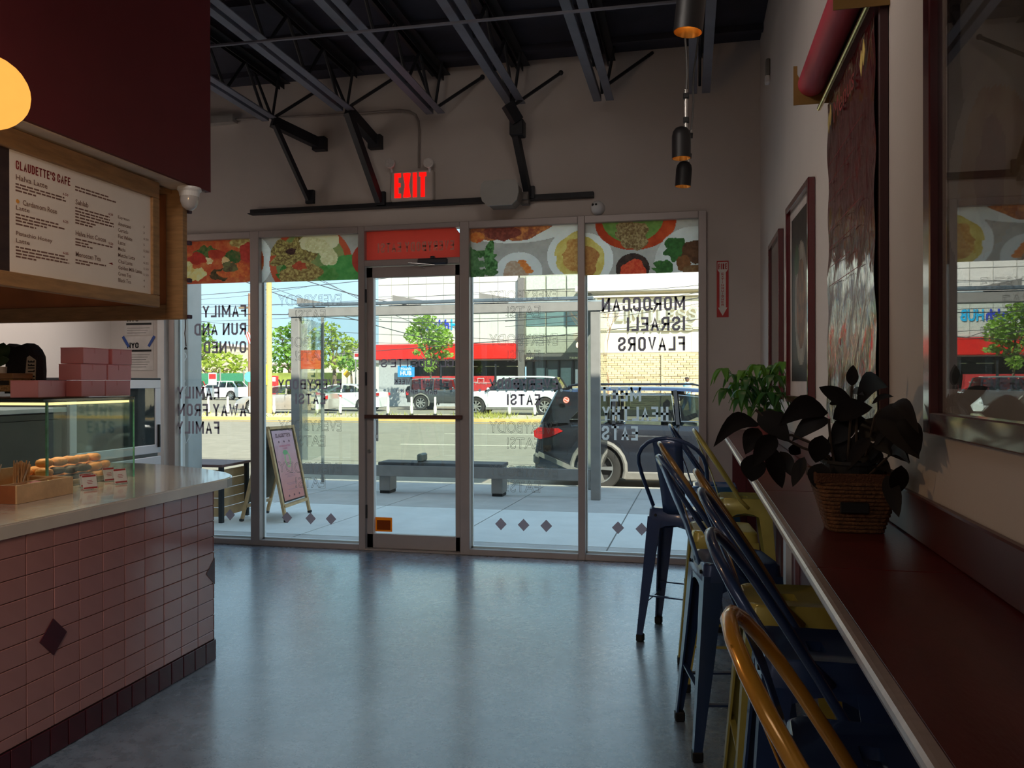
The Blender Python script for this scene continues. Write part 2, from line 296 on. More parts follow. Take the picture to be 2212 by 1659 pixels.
def block_text(mb,s_,O,U,V,th=.2,gap=.16,off=0):
    """condensed gothic capitals drawn as flat ribbons, fitted to the parallelogram O,U,V"""
    O=Vector(O);U=Vector(U);V=Vector(V); H_=V.length; W_=U.length; t=th*H_; g=gap*H_; N_=U.cross(V).normalized(); u=U.normalized(); v=V.normalized()
    k=sum(WD.get(c,1) for c in s_); free=W_-g*(len(s_)-1)-t*sum(1 for c in s_ if c!=' '); cw=max(.02*H_,free/max(.01,k))
    if free/max(.01,k)<t*.6: t*=.8; free=W_-g*(len(s_)-1)-t*sum(1 for c in s_ if c!=' '); cw=free/k
    x=0
    for c in s_:
        if c==' ': x+=cw*WD[' ']+g; continue
        w_=cw*WD.get(c,1)
        for line in GL.get(c,[]):
            rb=ribbon([(x+t/2+a*w_,t/2+b*(H_-t)) if (len(line)>1) else (0,0) for a,b in line],t)
            ex=[]; vs=[]
            for i,(a,b) in enumerate(rb): vs+=[a,b]
            # square off stroke ends
            if line[0]!=line[-1]:
                for i0,i1,j in ((0,1,0),(len(line)-1,len(line)-2,-1)):
                    p0=Vector((x+t/2+line[i0][0]*w_,t/2+line[i0][1]*(H_-t))); p1=Vector((x+t/2+line[i1][0]*w_,t/2+line[i1][1]*(H_-t))); d=(p0-p1).normalized()*t/2
                    kk=0 if j==0 else len(vs)-2; vs[kk]=vs[kk]+d; vs[kk+1]=vs[kk+1]+d
            def cl(q): return Vector((q.x,min(H_,max(0,q.y))))
            mb.add([O+u*cl(q).x+v*cl(q).y+N_*off for q in vs],[(2*i,2*i+1,2*i+3,2*i+2) for i in range(len(rb)-1)])
        x+=w_+t+g
    return mb
# ================================================================ materials used widely
m_wall=mat('warm_white_paint',C(205,196,190),.75,var=.03,scale=2,bump=.05,bscale=90)
m_ceil=mat('black_ceiling_paint',C(58,58,70),.9,var=.2,scale=3)
m_alu=mat('grey_anodised_aluminium',C(176,166,162),.42,metal=.25,var=.05,scale=4)
m_darkmetal=mat('black_painted_steel',C(34,36,42),.55,var=.15)
m_joist=mat('bounce_grey_steel',C(120,122,134),.55,var=.12,scale=5)  # grey raised so the chords carry light bounced up from the floor
m_glass=glass('window_glass')
m_black=mat('black_rubber',C(18,18,20),.6)
m_burg=mat('burgundy_paint',C(92,26,32),.6,var=.06)
m_burggloss=mat('burgundy_gloss_lacquer',C(74,16,22),.22,coat=.6,var=.08)
m_white=mat('white_paint',C(228,228,228),.5,var=.03)
m_wood=mat('oak_wood',C(150,112,72),.5,var=.22,scale=9,stretch=(1,1,8),bump=.15,bscale=50)
m_woody=mat('oak_wood_along_y',C(150,112,72),.5,var=.22,scale=9,stretch=(6,1,6),bump=.15,bscale=50)
m_letter=film('grey_vinyl_letter',C(158,140,146),.45)
m_letterl=film('pale_grey_vinyl_letter',C(226,226,226),.6)
m_outline=film('clear_outline_vinyl',C(190,186,180),.5)
# ---------------------------------------------------------------- floor : polished concrete
def concrete_floor():
    m=D.materials.new('polished_concrete'); m.use_nodes=True; nt=m.node_tree; p=nt.nodes['Principled BSDF']
    tc=nt.nodes.new('ShaderNodeTexCoord')
    def N(sc,det=6,rough=.6):
        n=nt.nodes.new('ShaderNodeTexNoise'); n.inputs['Scale'].default_value=sc; n.inputs['Detail'].default_value=det; n.inputs['Roughness'].default_value=rough; nt.links.new(tc.outputs['Object'],n.inputs['Vector']); return n
    def Rm(n,a,b,p0=.35,p1=.65):
        r=nt.nodes.new('ShaderNodeValToRGB'); r.color_ramp.elements[0].position=p0; r.color_ramp.elements[1].position=p1; r.color_ramp.elements[0].color=a; r.color_ramp.elements[1].color=b; nt.links.new(n.outputs['Fac'],r.inputs[0]); return r
    a=Rm(N(1.6),C(104,122,142),C(142,162,184)); b=Rm(N(14,8,.7),(.72,.72,.72,1),(1.15,1.15,1.15,1))
    mx=nt.nodes.new('ShaderNodeMix'); mx.data_type='RGBA'; mx.blend_type='MULTIPLY'; mx.inputs[0].default_value=1; nt.links.new(a.outputs[0],mx.inputs[6]); nt.links.new(b.outputs[0],mx.inputs[7])
    v=nt.nodes.new('ShaderNodeTexVoronoi'); v.inputs['Scale'].default_value=5; v.feature='F1'; nt.links.new(tc.outputs['Object'],v.inputs['Vector'])
    sp=nt.nodes.new('ShaderNodeValToRGB'); sp.color_ramp.elements[0].position=.035; sp.color_ramp.elements[1].position=.05; sp.color_ramp.elements[0].color=(.35,.35,.36,1); sp.color_ramp.elements[1].color=(1,1,1,1); nt.links.new(v.outputs['Distance'],sp.inputs[0])
    m2=nt.nodes.new('ShaderNodeMix'); m2.data_type='RGBA'; m2.blend_type='MULTIPLY'; m2.inputs[0].default_value=.8; nt.links.new(mx.outputs[2],m2.inputs[6]); nt.links.new(sp.outputs[0],m2.inputs[7]); nt.links.new(m2.outputs[2],p.inputs['Base Color'])
    rr=Rm(N(7,8,.75),(.20,)*3+(1,),(.36,)*3+(1,)); nt.links.new(rr.outputs[0],p.inputs['Roughness']); p.inputs['Specular IOR Level'].default_value=1.0; p.inputs['Coat Weight'].default_value=1; p.inputs['Coat Roughness'].default_value=.22; p.inputs['Coat IOR'].default_value=1.7
    bp=nt.nodes.new('ShaderNodeBump'); bp.inputs['Strength'].default_value=.35; bp.inputs['Distance'].default_value=.012; nt.links.new(N(22,9,.7).outputs['Fac'],bp.inputs['Height']); nt.links.new(bp.outputs[0],p.inputs['Normal'])
    return m
m_floor=concrete_floor()
S(MB().box((-5.55,-5,-.15),(WX,FY+.06,0)).build('floor',m_floor),'polished blue-grey concrete floor with worn patches and small dark scuffs')
S(MB().box((-8.2,-5.2,CEIL),(WX+.15,FY,CEIL+.2)).build('ceiling',m_ceil),'black painted roof deck ceiling')
S(MB().box((WX,-5.2,0),(WX+.15,FY,CEIL)).build('wall_right',m_wall),'pale wall along the bar counter')
S(MB().box((-5.7,-5.2,0),(-5.55,FY,CEIL)).build('wall_left',m_wall)); S(MB().box((-5.7,-5.2,0),(WX,-5,CEIL)).build('wall_back',m_wall))
XL=[-4.805,-4.008,-3.917,-2.929,-2.867,-1.974,-1.889,-.931,-.871,.071,.135]
ZT=2.93
m_ext=mat('grey_stucco_facade',C(150,146,140),.85,var=.06,bump=.2)
wf=MB().box((-8.2,FY,0),(-4.87,FY+.2,CEIL+1.4)).box((.135,FY,0),(WX+.15,FY+.2,CEIL+1.4)).box((-4.87,FY,ZT),(.135,FY+.2,CEIL+1.4))
S(wf.build('wall_front',m_wall),'warm white wall above and beside the shop window')
S(MB().box((-40,FY,0),(-8.2,FY+.2,CEIL+1.4)).box((WX+.15,FY,0),(24,FY+.2,CEIL+1.4)).box((-40,FY-12,CEIL+.2),(24,FY,CEIL+.3)).build('facade_neighbours',m_ext),'row of neighbouring shop fronts beside the café')
# deck ribs
for k in range(9):
    y=6.55-k*.62
    if y>1.4: S(MB().box((-5.55,y,CEIL-.05),(WX,y+.06,CEIL)).build('trim_%d'%(k+1),m_ceil))
# ---------------------------------------------------------------- storefront
def wz(px,py): return atY(px,py,FY).z
def frame_mb(bars):
    m_=MB()
    for a,b in bars: m_.box(a,b,.004)
    return m_
YA,YB=FY-.055,FY+.06
def window(n,x0,x1,mull,label,stile_extra=None):
    w_=thing('window_%d'%n,label,None,((x0+x1)/2,FY,0),kind='structure')
    zb=.052; zt=2.868
    S(frame_mb([((mull[0],YA,0),(mull[1],YB,ZT))]+([((x1,YA,0),(stile_extra,YB,ZT))] if stile_extra else [])+[((x0,YA,0),(x1,YB,zb)),((x0,YA,zt),(x1,YB,ZT))]).build('window_frame',m_alu,w_))
    MB().box((x0,FY+.004,zb),(x1,FY+.014,zt)).build('glass_pane',m_glass,w_)
    # pale glazing bead on the lit side
    MB().box((x0,FY+.02,zb),(x0+.012,FY+.05,zt)).box((x0,FY+.02,zb),(x1,FY+.05,zb+.014)).build('glazing_bead',m_white,w_)
    return w_
W1=window(1,XL[0],XL[1],(-4.87,XL[0]),'leftmost tall shop window pane with pizza print, lettering and one visible diamond')
W2=window(2,XL[2],XL[3],(XL[1],XL[2]),'tall shop window pane left of the door with salad bowl print')
W3=window(3,XL[6],XL[7],(XL[5],XL[6]),'tall shop window pane right of the door with small plates print')
W4=window(4,XL[8],XL[9],(XL[7],XL[8]),'rightmost tall shop window pane with red tagine print',XL[10])
def wtext(par,t,x0,y0,x1,y1,material=None,outline=0,bold=.014,Y=FY-.001,label=None,name='lettering',th=.17):
    a=atY(x1,y1,Y); b=atY(x0,y1,Y); c=atY(x1,y0,Y); zc=(a.z+b.z)/2; a.z=b.z=zc
    V=Vector((0,0,c.z-atY(x1,y1,Y).z)); ob=(MB().text(t,a,b-a,V,bold=0,outline=outline) if outline else block_text(MB(),t,a,b-a,V,th)).build(name,material or m_letter,par)
    ob['label']=label or ('grey mirrored shop name lettering on the door glass' if 'CLAU' in t else 'grey mirrored window lettering reading '+t); return ob
for t,*q in (("FAMILY",438,659,532,685),("RUN AND",420,698,532,724),("OWNED",440,737,532,763),("FAMILY",383,835,474,861),("AWAY FROM",382,872,532,899),("FAMILY",382,910,474,937)): wtext(W1,t,*q)
OT=dict(material=m_outline,outline=.011,label='thin outlined mirrored window lettering')
for y0,y1,y2,y3,sol in ((636,660,669,693,0),(727,750,757,779,0),(819,841,850,873,1),(907,931,940,964,0),(998,1022,1031,1054,0)):
    kw={} if sol else OT
    wtext(W2,"EVERYBODY",601,y0,738,y1,**kw); wtext(W2,"EATS!",638,y2,703,y3,**kw)
for y0,y1,y2,y3,sol in ((626,648,661,687,0),(721,747,756,781,0),(818,841,851,875,1),(910,936,945,970,0),(1005,1030,1038,1064,0)):
    kw={} if sol else OT
    wtext(W3,"EVERYBODY",1057,y0,1205,y1,**kw); wtext(W3,"EATS!",1095,y2,1167,y3,**kw)
for t,*q in (("MOROCCAN",1300,641,1480,672),("ISRAELI",1354,684,1480,715),("FLAVORS",1335,727,1480,758)): wtext(W4,t,*q)
for t,*q in (("MEET",1297,836,1385,867),("HEALTHY",1301,878,1444,909),("EATS",1300,920,1378,951)): wtext(W4,t,*q,material=m_letterl,label='pale grey mirrored window lettering reading '+t)
def diamond(par,px,py,h=.052):
    c=atY(px,py,FY-.001); MB().poly([c+Vector((-h,0,0)),c+Vector((0,0,-h*1.05)),c+Vector((h,0,0)),c+Vector((0,0,h*1.05))]).build('diamond_decal',m_letter,par)
for p,l in ((W1,((497,1112),)),(W2,((620,1118),(671,1120),(715,1121))),(W3,((1082,1132),(1131,1134),(1180,1136))),(W4,((1335,1140),(1386,1143),(1437,1146)))):
    for q in l: diamond(p,*q)
# food photographs printed on film across the top of the panes
m_print=printmat('printed_window_film',trans=.6)
def strip(par,x0,x1,zlo,zhi,px0,px1,py0,py1,fn,label):
    W_=px1-px0; H_=py1-py0
    ob=print_grid('food_print',(x0,FY-.0015,zhi),(x1-x0,0,0),(0,0,zlo-zhi),W_,H_,1.5,lambda X,Y:fn(X+px0,Y+py0),m_print,par); ob['label']=label
RED=(196,78,50); TOM=(170,58,44); GRN=(92,128,66); DGR=(60,90,48); CRM=(226,208,150); PLT=(232,224,212); TBL=((172,160,148),(196,184,172)); BRN=(120,84,52); PEP=(222,172,110)
sh=[(430,560,185,72,PLT,(245,240,232),.05),(425,562,165,64,RED,(214,120,70),.09,.1)]
for i,(x,y,rx,ry,c1,c2) in enumerate(((440,540,26,13,DGR,(110,110,60)),(505,552,24,13,DGR,(120,100,60)),(418,590,22,16,CRM,(232,196,120)),(447,560,9,8,PEP,(240,210,160)),(485,562,9,12,PEP,(236,190,140)),(470,592,22,14,(110,76,50),(70,60,40)),(520,520,26,12,(214,190,120),(160,120,70)),(420,552,20,14,TOM,(200,60,50)),(462,545,20,10,TOM,(190,70,50)),(510,585,36,16,(226,120,62),(200,80,50)),(535,545,16,22,TOM,(200,70,60)),(395,580,14,20,CRM,(220,170,90)),(498,575,18,10,(120,110,70),(90,70,50)))): sh.append((x,y,rx,ry,c1,c2,.15,.5))
strip(W1,XL[0],XL[1],2.462,2.868,371,550,514,612,painter(TBL,sh,3),'printed film with tomato pizza photo')
sh=[(505,560,86,76,PLT,(245,240,232),.05),(498,560,74,66,RED,(214,120,70),.1),(670,567,86,82,RED,(206,98,66),.03),(670,567,72,74,(124,140,84),(150,150,90),.08),(640,590,36,24,GRN,(60,110,50),.08,.6),(735,585,34,34,(104,160,84),(80,140,70),.08,.5),(705,600,24,20,(110,150,80),(80,130,60),.1,.5),(636,548,46,34,(110,84,50),(196,170,100),.3,.5),(656,590,46,24,(130,96,56),(200,168,100),.3,.5),(690,520,42,24,(226,208,160),(236,222,180),.05,.2)]
for i in range(7): sh.append((672+i*7,532-6+i*2+ (i>3)*(i-3)*7,13,17,(238,224,176),(216,196,140),.2,.1))
sh+= [(704,560,13,15,(238,224,176),(216,196,140),.2),(648,574,14,9,(200,90,60),(170,70,50),.2,.5),(630,540,10,8,(90,60,50),(60,40,40),.2,.5),(794,565,38,40,(176,64,52),(200,80,60),.05)]
strip(W2,XL[2],XL[3],2.455,2.868,567,773,508,610,painter(TBL,sh,11),'printed film with red salad bowl photo')
sh=[(1120,466,150,62,PLT,(240,232,220),.03),(1105,470,112,52,(150,80,60),(222,140,80),.12,.3),(1035,512,16,12,(226,140,70),(200,90,50),.1),(1090,505,40,16,(150,76,62),(120,60,50),.2,.4),(1125,592,50,44,(226,218,208),(236,228,218),.03),(1118,592,26,24,(206,176,150),(190,150,120),.2,.2),(1260,560,75,66,PLT,(240,232,222),.03),(1260,560,58,56,(232,206,120),(216,180,90),.1,.15),(1256,560,38,40,(196,130,70),(222,170,100),.25,.3)]
sh+=[(1036,548,22,9,(110,140,84),DGR,.2,.8),(1062,560,14,30,(110,150,90),DGR,.2,.8),(1030,575,16,26,(84,110,70),(110,140,90),.2,.9),(1048,590,30,8,DGR,(100,130,80),.2,.8)]
sh+=[(1132+i*5,570+i*7,9,5,(238,150,80),(226,120,60),.2,.2) for i in range(4)]
strip(W3,XL[6],XL[7],2.445,2.868,1021,1250,493,600,painter(TBL,sh,17),'printed film with houmous plate and herbs photo')
sh=[(1262,560,66,60,PLT,(240,232,222),.03),(1258,562,50,54,(232,206,120),(216,180,90),.1,.15),(1270,562,24,30,(176,110,64),(200,140,80),.25,.4),(1376,482,88,60,(206,84,46),(176,62,36),.04),(1370,470,68,56,(130,150,80),(100,130,60),.08),(1368,500,38,22,(176,146,100),(110,80,50),.3,.6),(1375,512,26,26,(180,150,104),(110,80,50),.3,.5),(1370,582,37,33,(56,44,40),(80,60,52),.1),(1370,588,29,24,(206,66,46),(226,96,62),.25,.3),(1500,572,82,76,(206,196,184),(222,214,204),.03),(1465,540,26,24,(70,110,56),DGR,.15,.7),(1440,582,22,18,(80,120,60),DGR,.15,.7),(1500,550,24,26,(110,72,50),(86,56,40),.12,.3),(1480,575,15,18,(140,90,56),(120,74,46),.15,.2),(1505,592,30,14,(140,104,70),(120,80,50),.15,.3)]
strip(W4,XL[8],XL[9],2.43,2.868,1266,1511,481,594,painter(TBL,sh,23),'printed film with red tagine and carrot bowl photo')
# ---------------------------------------------------------------- door
DR=thing('door_1','glass shop door in the middle of the front with push bar and mirrored opening hours',None,((XL[4]+XL[5])/2,FY,0),kind='structure')
x0,x1=XL[4],XL[5]
S(frame_mb([((XL[3],YA,0),(x0,YB,ZT)),((x0,YA,2.565),(x1,YB,2.62)),((x0,YA,2.885),(x1,YB,ZT)),((x0,YA,0),(x1,YB,.018))]).build('door_frame',m_alu,DR))
MB().box((x0,FY+.004,2.62),(x1,FY+.014,2.885)).build('glass_pane',m_glass,DR)
m_redfilm=film('red_window_film',C(214,70,56),.62)
MB().poly([(x0,FY-.002,2.62),(x1,FY-.002,2.62),(x1,FY-.002,2.82),(x1-.05,FY-.002,2.885),(x0,FY-.002,2.885)]).build('red_transom_film',m_redfilm,DR)
wtext(DR,"EVERYBODY EATS!",816,522,981,543,material=film('cream_vinyl',C(236,206,190),.5),Y=FY-.004,label='cream mirrored lettering on red transom film')
a,b=x0+.008,x1-.006
leaf=frame_mb([((a,FY-.03,.022),(a+.062,FY+.02,2.558)),((b-.045,FY-.03,.022),(b,FY+.02,2.558)),((a,FY-.03,2.462),(b,FY+.02,2.558)),((a,FY-.03,.022),(b,FY+.02,.15))]).build('door_leaf',m_alu,DR)
MB().box((a+.062,FY+.004,.15),(b-.045,FY+.012,2.462)).build('door_glass',m_glass,DR)
MB().box((a+.062,FY-.03,.15),(a+.07,FY+.02,2.46)).build('glazing_bead',m_white,DR)
zp=1.21
MB().box((a-.0,FY-.09,zp-.018),(b+.035,FY-.072,zp+.018),.004).box((a+.01,FY-.075,zp-.014),(a+.05,FY-.028,zp+.014)).box((b-.04,FY-.075,zp-.014),(b-.005,FY-.028,zp+.014)).build('push_bar',mat('bronze_aluminium',C(96,66,60),.4,metal=.5),DR)['label']='brownish push bar'
h0=atY(808,893,FY+.06); h1=atY(817,953,FY+.06)
MB().box((h0.x,FY+.05,h1.z),(h1.x,FY+.07,h0.z),.004).box((h0.x-.01,FY+.012,h1.z+.03),(h1.x,FY+.05,h1.z+.06)).box((h0.x-.01,FY+.012,h0.z-.06),(h1.x,FY+.05,h0.z-.03)).build('pull_handle',m_alu,DR)
l=atY(798,975,FY-.035); MB().lathe(l,((.0,-.012),(.016,-.012),(.02,.006)),14,'y').build('lock_cylinder',mat('brushed_steel',C(190,190,190),.3,metal=1),DR)
MB().box((-2.36,FY-.085,2.56),(-2.08,FY-.03,2.615),.012).box((-2.24,FY-.075,2.61),(-2.2,FY-.035,2.635),.006).build('closer_body',mat('gun_metal',C(92,94,100),.35,metal=.7),DR)['label']='grey door closer body'
MB().bar((-2.2,FY-.07,2.555),(-2.42,FY-.14,2.57),.018,.006).bar((-2.42,FY-.14,2.565),(-2.3,FY-.035,2.535),.016,.006).build('closer_arm',mat('brushed_steel',C(190,190,190),.3,metal=1),DR)
def rectY(px0,py0,px1,py1,Y): a=atY(px0,py0,Y); b=atY(px1,py1,Y); return a.x,b.x,b.z,a.z
q=rectY(811,1117,847,1149,FY-.003)
MB().box((q[0],FY-.003,q[2]),(q[1],FY-.001,q[3])).build('sticker',film('orange_sticker_border',C(250,170,60),.6),DR)['label']='orange sticker low on door'
MB().box((q[0]+.015,FY-.005,q[2]+.015),(q[1]-.015,FY-.0035,q[3]-.025)).build('sticker_panel',film('brown_sticker',C(170,86,40),.4),DR)
for t,*k in (("CLAUDETTE'S",823,775,980,793),("7 DAYS A WEEK",852,818,948,830),("8AM - 8PM",876,841,944,852),("DAILY",855,841,873,848)): wtext(DR,t,*k)
# mullion hinges
for z in (.35,1.55,2.3): MB().cyl((x0+.004,FY-.036,z-.06),(x0+.004,FY-.036,z+.06),.011,n=8).build('door_hinge',m_darkmetal,DR)
# ---------------------------------------------------------------- joists and roof steel
JX=[-3.64,-2.885,-2.155,-1.425,-.695,.08]
def joist(x,yend,label):
    t=thing('roof_joist',label,'joist',(x,yend,3.85),group='open web steel joists under the roof')
    for s in (-1,1):
        MB().box((x+s*.052-.032,-4.8,3.85),(x+s*.052+.032,yend,3.857)).box((x+s*.022-.003,-4.8,3.857),(x+s*.022+.003,yend,3.9)).build('bottom_chord',m_joist,t)
        MB().box((x+s*.052-.032,-4.8,4.243),(x+s*.052+.032,yend+.2,4.25)).box((x+s*.022-.003,-4.8,4.2),(x+s*.022+.003,yend+.2,4.243)).build('top_chord',m_darkmetal,t)
    y=yend-.12; k=0
    while y>1.2:
        MB().tube([(x,y,3.87),(x,y-.3,4.22)],.013,6).build('web_rod',m_darkmetal,t)
        MB().tube([(x,y-.3,4.22),(x,y-.6,3.87)],.013,6).build('web_rod',m_darkmetal,t); y-=.6
    return t
for x,ye,l in ((JX[0],6.55,'leftmost roof joist, mostly hidden by the dark red soffit'),(JX[1],6.45,'roof joist whose end carries the brace left of the EXIT sign'),(JX[2],6.70,'roof joist ending in the air above the EXIT sign'),(JX[3],6.62,'roof joist above the white wall speaker'),(JX[4],6.70,'roof joist right of the speaker with a blunt double end'),(JX[5],6.70,'short looking roof joist directly behind the pendant spotlights')): joist(x,ye,l)
# fan rods between joist ends and the deck
def fan(x,y,z,label,knob=True):
    t=thing('fan_brace',label,'brace',(x,y,z),group='fans of thin rods at the joist ends')
    MB().tube([(x,y,z),(x-.17,y+.0,4.27)],.013,6).build('rod',m_darkmetal,t); MB().tube([(x,y,z),(x+.06,y+.02,4.27)],.013,6).build('rod',m_darkmetal,t)
    MB().tube([(x,y,z),(x+.36,y+.24,z+.33)],.014,6).build('rod',m_darkmetal,t)
    if knob: MB().ell((x+.36,y+.24,z+.33),(.022,.022,.022)).build('rod_end',m_darkmetal,t)
fan(-3.60,6.5,3.85,'fan of thin rods on the joist nearest the red soffit'); fan(-2.87,6.45,3.87,'fan of thin rods above the thick brace left of the EXIT sign'); fan(-2.13,6.6,3.86,'fan of thin rods right above the conduit bend'); fan(-1.42,6.5,3.8,'fan of thin rods above the speaker brace'); fan(-.66,6.62,3.95,'short fan of rods at the blunt joist end',False)
# wall rail and braces
rl=MB().box((-4.01,FY-.05,3.085),(-.795,FY,3.135),.004).box((-4.01,FY-.09,3.085),(-.795,FY-.05,3.093))
tag(rl.build('wall_ledger',m_darkmetal),'long black steel angle bolted across the wall under the EXIT sign','beam')
def brace(p,q,w,label,foot=True):
    t=thing('diagonal_brace',label,'brace',q); MB().bar(p,q,w,w).build('strut',m_darkmetal,t)
    if foot: MB().box((q[0]-.03,FY-.09,q[2]-.03),(q[0]+.05,FY-.052,q[2]+.09)).build('foot_plate',m_darkmetal,t)
P=lambda px,py,Y: tuple(atY(px,py,Y))
brace(P(594,270,6.47),P(667,432,FY-.08),.04,'thin slanting black brace at the left end of the wall angle')
brace(P(752,243,6.42),P(820,436,FY-.08),.06,'slanting black brace just left of the EXIT sign')
brace(P(1113,285,6.55),P(1142,425,FY-.08),.055,'slanting black brace right behind the white speaker')
for a_,b_,l in ((P(588,262,6.5),P(692,312,6.84),'thick black square stub left of the EXIT conduit, ending in a wall block'),(P(752,240,6.45),P(812,308,6.84),'thick black square stub above the EXIT sign, ending in a wall block')):
    t=thing('beam_stub',l,'beam',b_); MB().bar(a_,b_,.075,.09).build('tube_section',m_darkmetal,t); MB().box((b_[0]-.06,FY-.08,b_[2]-.06),(b_[0]+.06,FY-.002,b_[2]+.06)).build('wall_block',m_darkmetal,t)
t=thing('joist_seat','black steel bracket block under the joist end beside the speaker','bracket',P(1113,290,6.5))
MB().box(P(1100,292,6.5),tuple(Vector(P(1130,255,6.5))+Vector((0,.12,0))),.008).build('block',m_darkmetal,t); MB().bar(P(1096,225,6.45),P(1118,262,6.5),.07,.09).build('upper_block',m_darkmetal,t)
tag(MB().tube([P(440,101,4.9),P(1470,3,4.9),P(1700,-22,4.9)],.011,6).build('bridging_rod',m_joist),'thin straight rod crossing under all the roof joists','rod')
tag(MB().tube([atY(x,y,6.83) for x,y in ((505,258),(600,254),(700,249),(800,243),(862,238),(884,240),(898,248),(904,262),(906,285),(905,330),(905,362))],.011,8).build('conduit',mat('painted_conduit',C(150,140,134),.6)),'thin painted conduit bending down the wall to the EXIT sign','pipe')
q=rectY(440,255,508,263,6.82); tag(MB().box((q[0],6.78,q[2]-.01),(q[1],6.86,q[3])).build('surface_raceway',mat('galvanised',C(200,196,190),.35,metal=.6)),'short bright metal raceway on the wall by the red soffit','conduit')
# EXIT sign
t=thing('exit_sign','white EXIT sign with glowing red letters and two lamp heads above','sign',tuple(atY(888,432,6.83)))
q=rectY(843,371,935,431,6.79); MB().box((q[0],6.79,q[2]),(q[1],FY-.001,q[3]),.01).build('housing',mat('white_plastic',C(206,196,188),.5,var=.03),t)
a_=atY(852,428,6.788); b_=atY(921,425,6.788); v_=Vector((0,0,atY(852,375,6.788).z-a_.z))
block_text(MB(),"EXIT",a_,b_-a_,v_,.17,.10,off=.001).build('letters',emis('red_glow',C(255,18,14),1.3),t)['label']='glowing red letters'
for px,py,tilt in ((843,353,-.5),(926,352,.15)):
    c=atY(px,py,6.76); MB().lathe(c,((0,.05),(.03,.045),(.045,.01),(.046,-.012),(.038,-.016),(0,-.016)),16,'y').build('lamp_head',mat('clear_lamp_plastic',C(214,208,204),.25,var=.1,scale=60),t)
    MB().cyl(c+Vector((0,.02,-.03)),c+Vector((0,.04,-.07)),.012,n=8).build('lamp_neck',m_white,t)
# speaker
t=thing('wall_speaker','white wall speaker with rounded cabinet above the window','speaker',tuple(atY(1080,440,6.5)))
q=rectY(1037,391,1120,441,6.5); cx=(q[0]+q[1])/2; cz=(q[2]+q[3])/2; w_=(q[1]-q[0])/2; h_=(q[3]-q[2])/2
pr=[(cx-w_*.96,cz+h_*.7),(cx-w_*.8,cz+h_),(cx+w_*.8,cz+h_),(cx+w_*.96,cz+h_*.7),(cx+w_,cz),(cx+w_*.9,cz-h_*.6),(cx+w_*.62,cz-h_),(cx-w_*.62,cz-h_),(cx-w_*.9,cz-h_*.6),(cx-w_,cz)]
MB().prism(pr,6.5,6.52,'y').build('grille',mat('pale_grille',C(176,176,172),.7,var=.05),t)
pb=[(cx+(x-cx)*.95,cz+(z-cz)*.95) for x,z in pr]; MB().prism(pb,6.52,6.7,'y').build('cabinet',mat('speaker_shell',C(120,112,106),.6),t)
MB().box((cx+.06,6.7,cz-.02),(cx+.2,6.73,cz+.02)).box((cx+.13,6.73,cz-.05),(cx+.2,FY-.055,cz+.05)).build('wall_bracket',mat('speaker_shell',C(120,112,106),.6),t)
t=thing('security_camera','small white twin-lens dome camera on the wall above the right pane','camera',tuple(atY(1290,447,6.84)))
c=atY(1290,447,6.8); MB().lathe(c,((0,-.05),(.03,-.045),(.05,-.02),(.055,.02),(.06,.068)),18,'y').build('dome',m_white,t,smooth=True)
for dx in (-.022,.006): MB().lathe(c+Vector((dx-.01,-.047,.012)),((0,-.006),(.009,-.006),(.012,.01)),10,'y').build('lens',m_black,t)
# fire extinguisher sign
t=thing('fire_extinguisher_sign','red and white FIRE EXTINGUISHER arrow sign on the wall','sign',(.265,FY-.002,2.046))
MB().box((.218,FY-.004,2.05),(.313,FY-.001,2.515)).build('red_plate',mat('sign_red',C(190,40,40),.5),t)
MB().prism([(.225,2.505),(.225,2.44),(.24,2.42),(.24,2.13),(.228,2.13),(.265,2.062),(.303,2.13),(.291,2.13),(.291,2.42),(.306,2.44),(.306,2.505)],FY-.0055,FY-.004,'y').build('white_arrow',mat('sign_white',C(226,220,214),.5),t)
sr=mat('sign_red',C(190,40,40),.5); mb=block_text(MB(),"FIRE",(.231,FY-.0065,2.445),(.068,0,0),(0,0,.048),.17,.14)
for i,ch in enumerate("EXTINGUISHER"): block_text(mb,ch,(.2555 if ch!='I' else .2635,FY-.0065,2.398-i*.0232),(.019,0,0) if ch!='I' else (.004,0,0),(0,0,.0185),.2,.1)
mb.build('lettering',sr,t)
# ================================================================ LEFT : tiled counter
CX=-2.555; CE=3.965
ct=thing('service_counter','long tiled service counter with pink-brown tiles and concrete top','counter',(-3.0,3.0,0))
m_tile=mat('glazed_dusty_pink_tile',C(166,118,114),.14,var=.07,scale=5,coat=.5,bump=.04,bscale=12)
m_btile=mat('glazed_burgundy_tile',C(72,26,36),.25,var=.2,scale=7,coat=.1,spec=.35,bump=.06,bscale=14)
m_grout=mat('dark_grout',C(96,62,60),.9)
CH=(-2.95,4.40)  # end of the corner chamfer
body=[(CX-.008,.6),(CX-.008,CE),(CH[0]-.004,CH[1]-.006),(-3.7,CH[1]-.006),(-3.7,.6)]
MB().prism(body,0.0,.925).build('counter_core',m_grout,ct)
zs=[.1115,.1595]+[.1595+.086*k for k in range(1,9)]+[.925]
def tilemesh(w,h,m_,name='tile'):
    b=MB().box((-.007,-w/2+.0012,-h/2+.0012),(.002,w/2-.0012,h/2-.0012),.0022)
    me=D.meshes.new(name); me.from_pydata(b.v,[],b.f); me.materials.append(m_); return me
_tm={}
